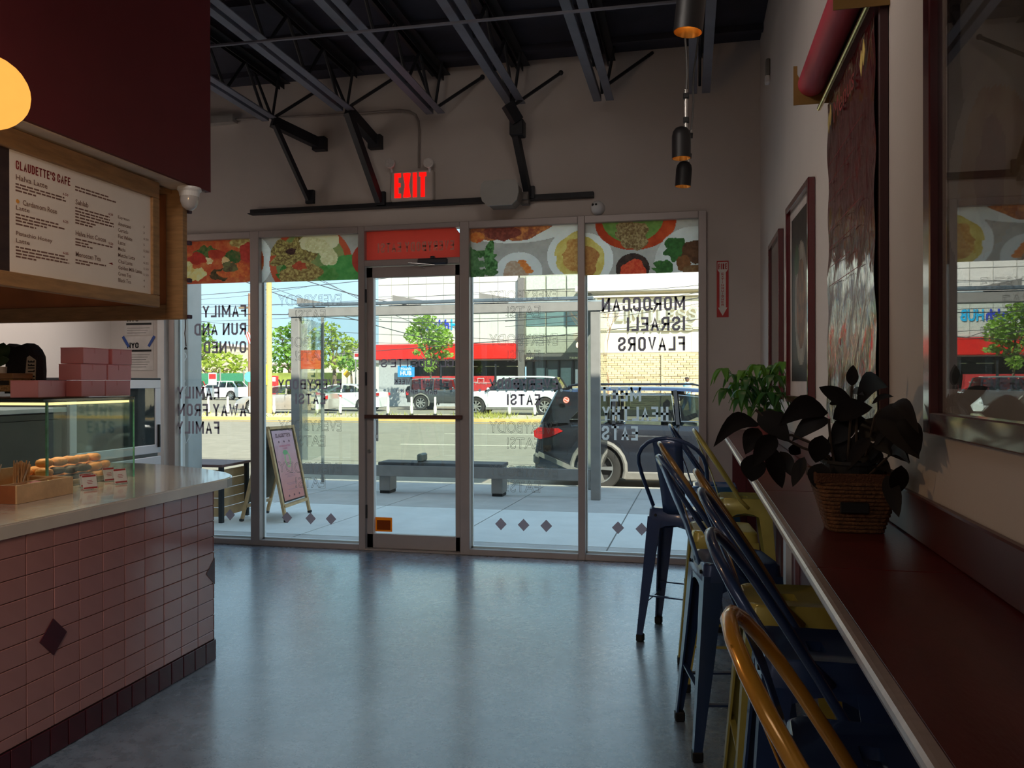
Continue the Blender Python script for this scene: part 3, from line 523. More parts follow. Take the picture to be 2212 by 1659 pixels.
def tile(y,z,w,h,m_,x=CX,rz=0,name='tile'):
    k=(round(w,4),round(h,4),m_.name)
    if k not in _tm: _tm[k]=tilemesh(w,h,m_,name)
    o=D.objects.new(name,_tm[k]); COL.objects.link(o); o.parent=ct; o.location=Vector((x+rnd.uniform(-.0006,.0006),y,z))-Vector(ct.location); o.rotation_euler=(rnd.uniform(-.002,.002),rnd.uniform(-.006,.006),rz+rnd.uniform(-.006,.006)); return o
ys=[CE-.008]+[CE-.15-.1415*k for k in range(0,14)]
for a_,b_ in zip(ys,ys[1:]):
    for z0,z1 in zip(zs,zs[1:]): tile((a_+b_)/2,(z0+z1)/2,a_-b_,z1-z0,m_tile)
ang=math.atan2(CH[1]-CE,CH[0]-CX)-PI/2; L=math.hypot(CH[1]-CE,CH[0]-CX)
for i in range(3):
    for z0,z1 in zip(zs,zs[1:]):
        s_=(i+.5)/3; tile(CE+(CH[1]-CE)*s_,(z0+z1)/2,L/3,z1-z0,m_tile,x=CX+(CH[0]-CX)*s_,rz=ang)
y=CE+.004
for i in range(21):
    w_=.098; 
    if y-w_<.7: break
    tile(y-w_/2,.056,w_-.002,.111,m_btile,x=CX+.010,name='base_tile'); y-=w_
for i in range(4):
    s_=(i+.5)/4; tile(CE+(CH[1]-CE)*s_,.056,L/4,.111,m_btile,x=CX+(CH[0]-CX)*s_+.008,rz=ang,name='base_tile')
def dia(y,x=CX,rz=0):
    o=MB().prism([(-.072,0),(0,-.075),(.072,0),(0,.075)],0,.004,'x').build('diamond_tile',m_btile,local=True); o.parent=ct; o.location=Vector((x+.002,y,.478))-Vector(ct.location); o.rotation_euler=(0,0,rz); o['label']='dark burgundy diamond tile'
dia(CE-1.147); dia(CE-1.147-1.07); 
MB().add([(CX+.005,CE-.078,.485),(CX+.005,CE+.002,.41),(CX+.005,CE+.002,.56),(CX-.055,CE+.066,.485)],[(0,1,2),(1,3,2)]).build('diamond_tile',m_btile,ct)
top=[(-2.545,.6),(-2.545,3.98),(-2.55,4.09),(-2.575,4.18),(-2.63,4.27),(-2.72,4.36),(-2.84,4.44),(-3.02,4.54),(-3.3,4.66),(-3.6,4.74),(-3.85,4.74),(-3.85,.6)]
m_conc=mat('sealed_concrete_top',C(208,196,184),.24,var=.1,scale=4,bump=.05,bscale=30,spec=.8,coat=.8)
MB().prism(top,.925,.974).prism([(x+(.006 if x<-3 else -.006),y_-.006) for x,y_ in top],.974,.98).build('worktop',m_conc,ct)['label']='thick rounded concrete worktop'
# ---- glass display case
x0,x1,y0,y1,z0,z1=-3.66,-3.12,3.41,4.055,.981,1.424
t=thing('display_case','glass pastry display case with dark top standing on the counter','display case',((x0+x1)/2,(y0+y1)/2,z0))
m_cg=glass('greenish_case_glass',(.86,.93,.90)); m_edge=mat('green_glass_edge',C(92,168,140),.1,var=.3,scale=30,spec=.8)
MB().box((x1-.008,y0,z0),(x1,y1,z1)).build('front_glass',m_cg,t); MB().box((x0,y0,z0),(x1-.01,y0+.008,z1)).build('side_glass',m_cg,t); MB().box((x0,y1-.008,z0),(x1-.01,y1,z1)).build('side_glass',m_cg,t)
MB().box((x1-.009,y0-.001,z0),(x1+.001,y0+.009,z1)).build('corner_edge',m_edge,t); MB().box((x1-.007,y1-.004,z0),(x1+.001,y1+.001,z1)).build('corner_edge',m_edge,t)
MB().box((x0-.02,y0-.03,z1),(x1+.004,y1+.004,z1+.018),.003).build('top_slab',mat('dark_glass_top',C(30,44,42),.08,spec=.8),t)
MB().box((x0-.02,y0+.01,z1+.0185),(x1-.05,y1-.3,z1+.022)).build('brown_mat',mat('brown_paper',C(120,84,64),.8),t)
MB().box((x0-.3,y0-.03,z1+.0),(x0-.021,y1,z1+.018),.003).build('rear_slab',mat('dark_glass_top',C(30,44,42),.08),t)
MB().box((x0+.02,y0+.02,z1-.016),(x1-.03,y0+.032,z1-.004)).box((x1-.03,y0+.035,z1-.016),(x1-.018,y1-.02,z1-.004)).build('case_light_strip',emis('warm_led_strip',C(255,206,130),2.2),t)['label']='thin warm light strip under the case top'
cl_=D.lights.new('case_light','AREA'); cl_.shape='RECTANGLE'; cl_.size=.3; cl_.size_y=.55; cl_.energy=2.4; cl_.color=(1,.74,.46); co_=D.objects.new('case_light',cl_); COL.objects.link(co_); co_.parent=t; co_.location=Vector(((x0+x1)/2,(y0+y1)/2,z1-.02))-Vector(t.location)
# wooden trays with pastries inside
t=thing('pastry_tray','pale wooden tray of pastries inside the glass case','tray',(-3.35,3.73,.982))
MB().box((-3.6,3.45,.982),(-3.16,4.03,.99)).box((-3.18,3.45,.99),(-3.16,4.03,1.01)).box((-3.6,4.01,.99),(-3.18,4.03,1.01)).build('tray',m_woody,t)
m_past=mat('golden_pastry_crust',C(226,156,92),.5,var=.22,scale=30,bump=.3,bscale=90); m_pd=mat('dark_chocolate_crust',C(66,42,32),.5,var=.3,scale=30,bump=.3,bscale=90)
def pastry(loc,r,dark,rz,label,i):
    b=MB(); n=16
    if dark:
        b.ell((0,0,.5*r),(1.25*r,.8*r,.5*r),12,8)
    else:
        b.tube([(math.cos(a)*r*.52,math.sin(a)*r*.52,r*.5) for a in [2*PI*k/n for k in range(n)]],r*.5,8,closed=True)
    o=b.build('pastry',m_pd if dark else m_past,local=True,smooth=True); o.location=loc; o.rotation_euler=(rnd.uniform(-.1,.1),rnd.uniform(-.1,.1),rz)
    tag(o,label,'pastry','pastries in the display case')
k=0
for row,(zz,n_,xx) in enumerate(((.992,6,-3.225),(.992,6,-3.325),(.992,6,-3.425),(1.036,6,-3.25),(1.036,6,-3.36),(1.08,5,-3.29))):
    for i in range(n_):
        yy=3.52+i*.086+(row%2)*.012; dk=(row in (0,3) and i in (1,2,3))
        if yy>3.99: continue
        pastry((xx+rnd.uniform(-.008,.008),yy+(.05 if row==5 else 0),zz),.043,dk,rnd.uniform(0,3),('dark chocolate pastry lying among the golden ones behind the glass' if dk else 'golden ring pastry in the pile behind the case glass'),k); k+=1
# cards in acrylic holders
m_acr=glass('clear_acrylic',(.95,.97,.98),add=.05); m_card=mat('white_card',C(226,222,218),.6); m_cardr=mat('red_card_print',C(170,60,60),.6)
def card(px,py,w,h,rz,label,blue=False):
    p=atZ(px,py,.9805); t=thing('price_card',label,'card',p,rz,group='small cards on the counter in front of the case')
    V=Vector((0,-.0,0)); 
    # leaning stand, local: faces +x, leans back
    b=MB().box((-.001,-w/2,0),(.001,w/2,h)).box((-.045,-w/2,0),(-.001,w/2,.002)); M_=Matrix.Rotation(R(-16),4,'Y')
    b.v=[tuple(M_@Vector(v)) if i<8 else v for i,v in enumerate(b.v)]; b.build('holder',m_acr,t,local=True)
    c=MB().box((.0012,-w/2+.006,.004),(.0022,w/2-.006,h-.003)); c.v=[tuple(M_@Vector(v)) for v in c.v]; c.build('card',mat('pale_blue_card',C(196,204,236),.6) if blue else m_card,t,local=True)
    c=MB()
    if not blue: c.box((.0024,-w/2+.008,.006),(.0028,w/2-.008,.014)).box((.0024,-w/2+.008,h-.014),(.0028,w/2-.008,h-.005))
    for j in range(3 if not blue else 4): c.box((.0024,-.012-.003*(j%2),h*.38+j*.008),(.0028,.012+.004*(j%2),h*.38+j*.008+.0025))
    c.v=[tuple(M_@Vector(v)) for v in c.v]; c.build('print',m_cardr if not blue else mat('blue_ink',C(120,130,190),.6),t,local=True)
    for o_ in t.children: o_.location=(0,0,.0)
card(188,1053,.075,.075,R(-22),'small red-banded card behind the front card of the near pair'); card(196,1058,.085,.08,R(-22),'frontmost small red-banded card near the wooden box')
card(238,1040,.075,.08,R(-20),'small red-banded card behind the bluish card'); card(262,1045,.08,.085,R(-24),'small bluish white card at the right end of the case')
# wooden box of stirrers
A=atZ(37,1090,.98); B=atZ(158,1066,.98); dv=(B-A).normalized(); nv=Vector((-dv.y,dv.x,0)); L=(B-A).length; W_=.33; HH=.083
def boxp(s,tt,z): return A+dv*s+nv*tt+Vector((0,0,z-0))
t=thing('condiment_box','wooden condiment box with stirrers and sugar packets on the counter','box',(A.x,A.y,.9805))
m_bx=mat('pale_bamboo',C(206,164,118),.5,var=.16,scale=12,bump=.1); m_bx_shade=mat('shaded_bamboo',C(150,84,44),.5,var=.16,scale=12)  # second bamboo is darker: shade on the near end put into the colour
def slab(s0,t0,s1,t1,z0,z1,m_,name): 
    c=[boxp(s0,t0,0),boxp(s1,t0,0),boxp(s1,t1,0),boxp(s0,t1,0)]
    return MB().add([p+Vector((0,0,z0)) for p in c]+[p+Vector((0,0,z1)) for p in c],[(3,2,1,0),(4,5,6,7),(0,1,5,4),(1,2,6,5),(2,3,7,6),(3,0,4,7)]).build(name,m_,t)
slab(0,0,L,.009,.001,HH,m_bx,'side_panel'); slab(0,W_-.009,L,W_,.001,HH*1.5,m_bx,'side_panel'); slab(0,.0092,.009,W_-.0092,.001,HH,m_bx_shade,'end_panel'); slab(L-.009,.0092,L,W_-.0092,.001,HH*1.0,m_bx,'end_panel'); slab(.0095,.0095,L-.0095,W_-.0095,.001,.01,m_bx,'bottom_panel')
slab(.0095,.105,L-.0095,.112,.01,HH*.95,m_bx,'divider'); slab(L*.5,.0095,L*.5+.006,.1045,.01,HH*.9,m_bx,'divider')
m_stick=mat('birch_stick',C(214,172,124),.6,var=.1); m_pap=mat('paper_sleeve',C(196,180,160),.5)
for bi,(s0,t0,n_) in enumerate(((.04,.19,36),(L*.60,.17,40))):
    for i in range(n_):
        p=boxp(s0+rnd.uniform(-.024,.024),t0+rnd.uniform(-.022,.03),.011); q=p+Vector((rnd.uniform(-.02,.022)+ (.02 if bi else 0),rnd.uniform(-.02,.03),rnd.uniform(.135,.165)))
        tag(MB().bar(p,q,.0075,.0016,up=(.3,1,0)).build('stir_stick',m_stick if i%4 else m_pap),('wooden stir stick in the %s bundle of the condiment box'%('left' if bi==0 else 'right')),'stir stick','stir sticks standing in the condiment box')
def packet(s_,t_,z,rz,m_,label):
    b=MB().box((-.03,-.018,0),(.03,.018,.004),.0015); o=b.build('sugar_packet',m_,local=True); o.location=boxp(s_,t_,z); o.rotation_euler=(rnd.uniform(-.3,.3),rnd.uniform(-.3,.3),rz); tag(o,label,'packet','sugar packets in the condiment box')
mp=mat('pink_packet',C(198,66,96),.5,var=.1); mwp=mat('white_packet',C(226,216,214),.4); myp=mat('yellow_packet',C(214,176,62),.5)
for i in range(9): packet(L*.42+rnd.uniform(-.02,.03)+i*.004,.055+rnd.uniform(-.02,.025),.03+i*.0052,rnd.uniform(-.5,.5),mp,'pink sugar packet in the heap of the condiment box')
for i in range(7): packet(L*.18+rnd.uniform(-.02,.02),.055+rnd.uniform(-.015,.02),.03+i*.006,rnd.uniform(-.5,.5),mwp,'white sugar packet at the near end of the condiment box')
for i in range(6): packet(L*.84+rnd.uniform(-.01,.01),.06+rnd.uniform(-.02,.03),.035+i*.0065,rnd.uniform(-.3,.3)+1.2,myp,'yellow sweetener packet at the far end of the condiment box')
# ---- pink cake boxes on the case
m_pink=mat('pink_cardboard',C(250,176,190),.55,var=.05,scale=3)
XF=-3.17; ZT0=z1+.0225
def pbox(pxa,pxb,level,dx,wx,rz,label,front=XF,h=.0865):
    a_=atX(pxa,840,front).y; b_=atX(pxb,840,front).y; w_=b_-a_
    t=thing('pink_cake_box',label,'box',(front-wx/2+dx,(a_+b_)/2,ZT0+level*(h+.002)),rz,group='pink cake boxes stacked on the display case')
    MB().box((-wx/2,-w_/2,0),(wx/2,w_/2,h-.003),.002).build('carton',m_pink,t,local=True)
    MB().box((-wx/2-.001,-w_/2-.001,h-.003),(wx/2+.001,w_/2+.001,h),.001).build('lid',m_pink,t,local=True)
    MB().box((wx/2+.0005,-.012,h-.03),(wx/2+.002,.012,h-.004)).build('tab',m_pink,t,local=True)
pbox(78,158,0,-.03,.14,.22,'large pink cake box lying alone at the left of the bottom row')
pbox(176,227,0,0,.14,.0,'pink cake box in the middle of the bottom row'); pbox(229,281,0,.002,.14,-.02,'pink cake box at the right end of the bottom row')
pbox(175,231,1,.0,.14,.0,'pink cake box on the left of the middle row'); pbox(232,284,1,.0,.14,.03,'pink cake box on the right of the middle row')
pbox(180,237,2,-.004,.14,.02,'pink cake box on the top left of the stack'); pbox(242,283,2,.006,.12,-.03,'pink cake box on the top right of the stack')
# tote bag and basket at the left edge
t=thing('tote_bag','black cloth tote with white vertical lettering behind the pink boxes','bag',tuple(atY(48,850,3.66)))
sil=[(16,850),(20,742),(42,747),(58,741),(68,752),(76,768),(78,800),(76,850)]
pf=[atY(x,y_,3.64) for x,y_ in sil]
vs=[];n=len(pf)
for dy,sc in ((-.03,.9),(0,1),(.05,1),(.08,.9)):
    cx_=sum(p.x for p in pf)/n; cz_=sum(p.z for p in pf)/n
    vs+=[(cx_+(p.x-cx_)*sc,3.64+dy,cz_+(p.z-cz_)*(sc if p.z>cz_ else 1)) for p in pf]
MB().add(vs,[tuple(range(n))]+[tuple(range(3*n,4*n))[::-1]]+[(k*n+i,(k+1)*n+i,(k+1)*n+(i+1)%n,k*n+(i+1)%n) for k in range(3) for i in range(n)]).build('cloth_bag',mat('black_canvas',C(30,28,34),.9,bump=.5,bscale=200),t)
b=MB(); a_=atY(54,845,3.602); c_=atY(54,775,3.602); e_=atY(74,843,3.602)
MB().poly([atY(51,848,3.606),atY(76,848,3.606),atY(78,778,3.606),atY(64,768,3.606),atY(58,772,3.606)]).build('pale_panel',mat('cream_cloth',C(206,198,188),.9),t)
block_text(b,"SWEET LIFE",atY(75,848,3.604),Vector((0,0,.17)),Vector((-.042,0,0)),.2); b.build('lettering',m_black,t)['label']='black vertical lettering'
t=thing('counter_basket','small wooden-rimmed basket at the left edge on the case top','basket',tuple(atY(4,846,3.44)))
bx0=atY(-60,846,3.44); bx1=atY(27,846,3.44); bz1=atY(20,806,3.44).z
MB().box((bx0.x,3.44,bx0.z),(bx1.x,3.56,bz1-.03),.004).build('wicker_body',mat('wicker',C(176,140,96),.8,var=.5,scale=90,bump=.8,bscale=120),t)
MB().box((bx0.x,3.435,bz1-.029),(bx1.x+.006,3.565,bz1),.002).build('rim',m_wood,t); q=rectY(-10,822,18,832,3.43); MB().box((q[0],3.432,q[2]),(q[1],3.4345,q[3])).build('tag_plate',mat('dark_tag',C(40,36,34),.6),t)
t=thing('leafy_pot_plant','dark green leafy plant at the left edge behind the basket','plant',tuple(atY(2,806,3.50)))
MB().cyl(atY(0,806,3.50),atY(0,792,3.50),.03,.032).build('pot',m_white,t)
def leafmesh(L_,W_,droop=.25,fold=.15,n=8):
    vs=[];fs=[]
    for i in range(n+1):
        u=i/n; wd=W_/2*math.sin(PI*min(1,u**.85))**.8*(1 if u<.97 else .1); x=L_*u; z=-droop*L_*u*u
        for j,sx in enumerate((-1,-.5,0,.5,1)): vs.append((x,wd*sx,z+fold*wd*abs(sx)))
    for i in range(n):
        for j in range(4): fs.append((i*5+j,(i+1)*5+j,(i+1)*5+j+1,i*5+j+1))
    return vs,fs
def leaf_obj(B_,T_,W_,m_,parent,side=None,droop=.2,fold=.2,name='leaf',roll=0):
    B_=Vector(B_);T_=Vector(T_); d=T_-B_; L_=d.length; x=d.normalized(); v=(B_-EYEV).normalized() if side is None else Vector(side)
    y=x.cross(v); y.normalize(); z=x.cross(y).normalized(); 
    if z.z<0 and abs(z.z)>.25: pass
    Mx=Matrix((x,y,z)).transposed()@Matrix.Rotation(roll,3,'X'); vs,fs=leafmesh(L_,W_,0,fold)
    o_=wloc(parent); me=D.meshes.new(name); out=[]
    for vx,vy,vz in vs:
        u=vx/L_; out.append(tuple(B_-o_+Mx@Vector((vx,vy,vz))+Vector((0,0,droop*L_*math.sin(PI*u)))))
    me.from_pydata(out,[],fs); me.materials.append(m_); me.polygons.foreach_set('use_smooth',[True]*len(fs)); ob=D.objects.new(name,me); COL.objects.link(ob); ob.parent=parent
    return ob
m_gleaf=mat('dark_green_leaf',C(40,64,36),.4,var=.2)
for bx,by,tx,ty,w_ in ((0,792,8,740,.05),(2,792,18,745,.05),(-4,792,-20,735,.05),(2,790,20,775,.04)): leaf_obj(atY(bx,by,3.50),atY(tx,ty,3.47),w_,m_gleaf,t)
# ---- soffit
S(MB().box((-4.6,.2,2.5),(-2.41,3.722,CEIL)).build('trim_20',m_burg),'dark red boxed-in soffit hanging over the counter')
S(MB().box((-4.6,.2,2.494),(-2.43,3.70,2.5)).build('trim_21',mat('cream_soffit_board',C(214,200,184),.6)))
# ---- menu canopy of timber
t=thing('timber_canopy','timber cabinet hanging under the soffit behind the menu board','cabinet',(-2.49,3.6,1.84))
zc=1.84; zt_=2.492
MB().box((-2.585,3.60,zc),(-2.49,3.64,zt_),.003).box((-3.9,3.60,zc),(-2.585,3.64,zc+.075),.003).build('end_frame',m_wood,t)
MB().box((-3.9,3.625,zc+.075),(-2.585,3.638,zt_)).build('end_panel',mat('orange_stained_ply',C(176,104,54),.5,var=.2,scale=5),t)
MB().box((-3.9,1.2,zt_-.02),(-2.55,3.6,zt_-.002)).build('top_board',m_wood,t)
for z in (1.845,2.03,2.22,2.38): MB().box((-2.50,3.64,z),(-2.478,3.665,z+.02),.003).build('hook',mat('dark_hook',C(60,40,60),.6),t)
t=thing('menu_board','framed white café menu board hanging above the counter','menu board',(-2.5,2.5,1.88))
y0,y1=1.3,3.43; za,zb=1.883,2.484; yi=3.378; zi0,zi1=1.94,2.404
MB().box((-2.53,y0,zi1),(-2.495,y1,zb),.003).box((-2.53,y0,za),(-2.495,y1,zi0),.003).box((-2.53,yi,zi0),(-2.495,y1,zi1),.003).build('board_frame',m_woody,t)
MB().box((-2.525,2.563,zi0),(-2.508,yi,zi1)).build('menu_sheet',mat('menu_paper',C(232,222,214),.55,var=.02),t)
pf_=painter(((50,40,44),(70,56,54)),[(60,120,110,95,(190,180,190),(160,150,160),.03),(60,120,95,80,(96,40,36),(130,60,44),.1,.2),(180,40,30,26,(60,90,50),(40,70,40),.1,.5),(150,220,60,30,(80,90,90),(60,60,60),.1,.4)],5)
print_grid('food_photo',(-2.508,y0,zi1),(0,2.563-y0,0),(0,0,zi0-zi1),250,260,3,pf_,printmat('print_paper',trans=0,rough=.4),t)
mt=mat('menu_red_ink',C(130,24,30),.6); mk=mat('menu_dark_ink',C(116,84,76),.6)
S0=atX(25.5,323.5,-2.506); Wm=(3.378-2.563); Hm=.464
def mtext(s_,u0,v0,u1,v1,ink=mk,bold=.0,mbx=None):
    (mbx or MBX[ink.name]).text(s_,(-2.5065,2.563+u0*Wm,zi1-v1*Hm),(0,(u1-u0)*Wm,0),(0,0,(v1-v0)*Hm),bold=bold)
MBX={mt.name:MB(),mk.name:MB()}
block_text(MBX[mt.name],"CLAUDETTE'S CAFE",(-2.5065,2.563+.035*Wm,zi1-.148*Hm),(0,.34*Wm,0),(0,0,.073*Hm),.16,.12)
L1=(("Halva Latte",.19,.235,.19),("Cardamom Rose",.385,.43,.25),("Latte",.445,.48,.08),("Pistachio Honey",.655,.70,.22),("Latte",.715,.75,.08))
for s_,v0,v1,wd in L1: mtext(s_,.035+(.04 if 'Card' in s_ else 0),v0,.035+wd,v1,mk,.01)
for s_,v0,v1,wd in (("Sahlab",.25,.295,.09),("Halva Hot Cocoa",.53,.575,.22),("Moroccan Tea",.72,.765,.18)): mtext(s_,.41,v0,.41+wd,v1,mk,.01)
for i,(s_,pr_) in enumerate((("Espresso","3"),("Americano","3"),("Cortado","4.50"),("Flat White","5"),("Latte","5.50"),("Mocha","6"),("Matcha Latte","6.25"),("Chai Latte","5.50"),("Golden Milk Latte","5.50"),("Green Tea","4"),("Black Tea","4"))):
    v0=.285+i*.0605; mtext(s_,.725,v0,.725+.0115*len(s_),v0+.036,mk,.005); mtext(pr_,.935,v0+.03,.935+.011*len(pr_),v0+.052,mk,0)
for u,rows in ((.035,((.262,.30),(.287,.31),(.315,.12),(.51,.26),(.537,.30),(.562,.19),(.59,.12),(.78,.3),(.807,.32),(.833,.33),(.858,.12))),(.41,((.32,.25),(.348,.25),(.374,.28),(.402,.28),(.43,.15),(.455,.12),(.60,.27),(.628,.09),(.652,.12),(.79,.22),(.815,.1))),(.41,((.13,.24),(.158,.3)))):
    for v,wd in rows:
        s0_=u
        while s0_<u+wd:  # rows of small unreadable words
            ww=rnd.uniform(.015,.04); MBX[mk.name].box((-2.508,2.563+s0_*Wm,zi1-(v+.013)*Hm),(-2.507,2.563+min(s0_+ww,u+wd)*Wm,zi1-v*Hm)); s0_+=ww+.007
for pr_,u,v in (("6.50",.325,.225),("6.25",.325,.465),("6.25",.325,.745),("6.50",.65,.285),("5.50",.65,.565),("4",.65,.755)): mtext(pr_,u,v,u+.035,v+.022,mt,.01)
for k_,b_ in MBX.items(): b_.build('menu_text',MATS[k_],t)['kind']='stuff'
MB().ell((-2.5065,2.563+.045*Wm,zi1-.41*Hm),(.001,.008,.008)).build('star',mat('orange_ink',C(220,150,60),.6),t)
# pull cord
t=thing('pull_cord','thin beaded cord with small bell weight hanging at the window','cord',tuple(atY(400,755,3.66)))
MB().tube([atY(x,y_,3.66) for x,y_ in ((401,668),(400,690),(401,705),(399,720),(401,738),(402,748))],.0025,6).build('cord',mat('brown_cord',C(70,44,40),.8),t)
c=atY(401,755,3.66); MB().lathe(c,((0,.014),(.004,.012),(.0085,0),(0,0)),12).build('bell',m_black,t)
# dome camera under soffit
t=thing('dome_camera','white stepped dome camera fixed under the red soffit corner','camera',tuple(atZ(412,408,2.499)))
c=atZ(409,406,2.493); MB().lathe(c,((0,0),(.056,0),(.058,-.012),(.05,-.022),(.046,-.045)),24).build('mount',m_white,t); MB().lathe(c,((.046,-.045),(.044,-.07),(.034,-.095),(.016,-.11),(0,-.113)),24).build('dome',mat('smoked_white_dome',C(190,186,184),.15,coat=.5),t,smooth=True)
# globe lamp
t=thing('globe_pendant','glowing orange glass globe pendant lamp at the left edge','lamp',(-1.62,1.6,2.21))
c=atY(-34,201,1.6); r_=.0915; prof=[(math.sin(a)*r_*1.05,-math.cos(a)*r_*(.92 if a<PI/2 else 1)) for a in [PI*i/16 for i in range(17)]]
MB().lathe(c,prof,28).build('glass_globe',emis('amber_glow',C(255,170,76),1.05),t,smooth=True)
MB().lathe(c,((.03,r_*.97),(.032,r_*1.2),(.012,r_*1.3),(.004,r_*1.4)),16).cyl(c+Vector((0,0,r_*1.3)),c+Vector((0,0,CEIL-c.z-.03)),.003,n=6).build('lamp_holder',m_black,t)
pl=D.objects.new('globe_light',D.lights.new('globe_light','POINT')); COL.objects.link(pl); pl.parent=t; pl.location=c+Vector((0,0,-r_-.04))-Vector(t.location); pl.data.energy=10; pl.data.color=(1,.62,.3); pl.data.shadow_soft_size=.05
# ---- glass-door fridge and things near the front wall
fx=-4.6; fy1=6.33; fy0=5.25
t=thing('glass_door_fridge','white-framed glass-door fridge against the front wall','fridge',(-5.0,5.8,0))
mf=mat('white_enamel',C(222,224,232),.3,var=.02,coat=.3)
MB().box((-5.3,fy0,.0),(fx-.03,fy1,1.54),.006).build('fridge_body',mat('fridge_grey',C(120,122,124),.5),t)
def dframe(z0_,z1_,w_=.075):
    return MB().box((fx-.03,fy0,z0_),(fx,fy1,z0_+w_),.004).box((fx-.03,fy0,z1_-w_),(fx,fy1,z1_),.004).box((fx-.03,fy0,z0_+w_),(fx,fy0+w_,z1_-w_),.004).box((fx-.03,fy1-w_,z0_+w_),(fx,fy1,z1_-w_),.004)
dd=dframe(.90,1.545).build('upper_door',mf,t); MB().box((fx-.014,fy0+.075,.975),(fx-.008,fy1-.075,1.47)).build('door_glass',mat('dark_fridge_glass',C(54,66,68),.03,spec=1,var=.2),dd)
dd=dframe(.05,.87).build('lower_door',mf,t); MB().box((fx-.014,fy0+.075,.125),(fx-.008,fy1-.075,.795)).build('door_glass',mat('dark_fridge_glass',C(54,66,68),.03,spec=1),dd)
MB().box((fx+.001,fy1-.05,.95),(fx+.02,fy1-.035,1.15)).build('handle',m_black,t)
MB().box((-5.3,fy0,1.541),(fx+.0,fy1,1.56),.003).build('top_tray',mat('black_tray',C(36,34,40),.5),t)
t=thing('wicker_tray_basket','small cream basket with dark interior on top of the fridge','basket',(-4.75,5.9,1.5605))
MB().box((-5.0,5.7,1.561),(-4.66,5.96,1.60),.003).build('black_base',m_black,t); MB().box((-4.98,5.72,1.6005),(-4.68,5.95,1.70),.02).build('basket_body',mat('cream_wicker',C(186,176,144),.7,var=.3,scale=60,bump=.5),t)
MB().box((-4.679,5.77,1.615),(-4.674,5.85,1.69)).build('opening',mat('dark_brown',C(60,44,36),.8),t)
t=thing('leaning_white_card','white card leaning on the fridge top beside the basket','card',(-4.72,5.66,1.561))
MB().bar((-4.7,5.45,1.60),(-4.7,5.68,1.562),.18,.004).build('card_sheet',mat('white_card',C(226,222,218),.6),t)
for k_,(ty,by,lab) in enumerate(((668,724.5,'upper white city notice taped to the wall with blue tape'),(726,800,'lower white city notice taped to the wall beside the window'))):
    a_=atY(269,by,FY-.004); b_=atY(331,ty,FY-.004); t=thing('city_notice',lab,'notice',(a_.x,FY-.003,a_.z))
    MB().box((a_.x,FY-.004,a_.z),(b_.x,FY-.002,b_.z)).build('paper',mat('notice_paper',C(206,200,196),.7),t)
    W2_=b_.x-a_.x; Hn=b_.z-a_.z
    mb=block_text(MB(),"NYC",(a_.x+.03,FY-.0055,b_.z-.115),(.13,0,0),(0,0,.055),.26,.08); mb.box((a_.x+.02,FY-.0055,b_.z-.15),(b_.x-.02,FY-.0045,b_.z-.13))
    for i in range(7):
        if b_.z-.19-i*.024>a_.z: mb.box((a_.x+.03,FY-.0055,b_.z-.18-i*.024),(b_.x-.04-.02*(i%3),FY-.0045,b_.z-.177-i*.024))
    mb.build('print',m_black,t)
    for x_,s_ in ((a_.x+.0,-1),(b_.x,1)): MB().bar((x_-s_*.05,FY-.0065,b_.z-.1),(x_+s_*.015,FY-.0065,b_.z-.0),.028,.001,up=(0,1,0)).build('blue_tape',mat('blue_tape',C(50,80,150),.6),t)
# white boxed column beside the window and back units behind the counter
S(MB().box((-4.955,FY-.10,0),(-4.885,FY,ZT)).build('trim_22',m_white),'white boxed trim beside the leftmost window')
t=thing('back_counter_unit','dark stainless back counter unit seen through the display case','cabinet',(-4.9,4.4,0))
MB().box((-5.4,2.2,0),(-4.62,5.2,1.30),.01).build('unit_body',mat('dark_stainless',C(70,68,66),.35,metal=.6,var=.1),t)
for i in range(3): MB().box((-4.618,2.3+i*.97,.1),(-4.60,3.2+i*.97,1.25),.004).build('unit_door',mat('dark_stainless',C(70,68,66),.35,metal=.6),t)
MB().box((-5.42,2.2,1.301),(-4.58,5.2,1.335),.004).build('unit_top',mat('pale_unit_top',C(190,196,198),.3),t)
# ================================================================ RIGHT : bar, stools, plants, pictures
BZ=1.125; BX=.262
m_bar=mat('dark_red_stained_board',C(88,28,27),.34,var=.16,scale=5,stretch=(4,1,4),spec=.5,bump=.06,bscale=40)
m_redpanel=mat('oxblood_panel',C(98,28,34),.5,var=.08)
seams=[-1.2,.35]+sorted([atZ(1760,1225,BZ).y,atZ(1650,1059,BZ).y,atZ(1606,997,BZ).y])+[FY-.002]
t=thing('bar_counter','long narrow dark red bar counter along the right wall with silver edge','bar counter',(.41,3,0))
for a_,b_ in zip(seams,seams[1:]): MB().box((BX,a_+.0015,BZ-.032),(WX-.001,b_-.0015,BZ),.003).build('top_board',m_bar,t)
e=[(BX-.012+.012*math.cos(a),BZ-.012+.013*math.sin(a)) for a in [PI*.5+PI*k/6 for k in range(7)]]+[(BX,BZ-.026),(BX,BZ+.001)]
for a_,b_ in zip(seams,seams[1:]): MB().prism([(x,z) for x,z in e],a_+.001,b_-.001,'y').build('edge_strip',mat('brushed_aluminium_edge',C(206,190,184),.32,metal=.65,var=.06,stretch=(1,8,1)),t)
MB().box((WX-.02,-1.2,BZ+.001),(WX-.001,FY-.002,BZ+.112),.004).build('backsplash',mat('dark_stained_upstand',C(82,38,36),.3,var=.25,scale=4),t)
MB().box((.45,FY-.03,0.002),(WX-.04,FY-.004,BZ-.034)).build('end_panel',m_redpanel,t); MB().box((.34,FY-.03,0.002),(.448,FY-.004,BZ-.034)).build('end_panel',m_redpanel,t)
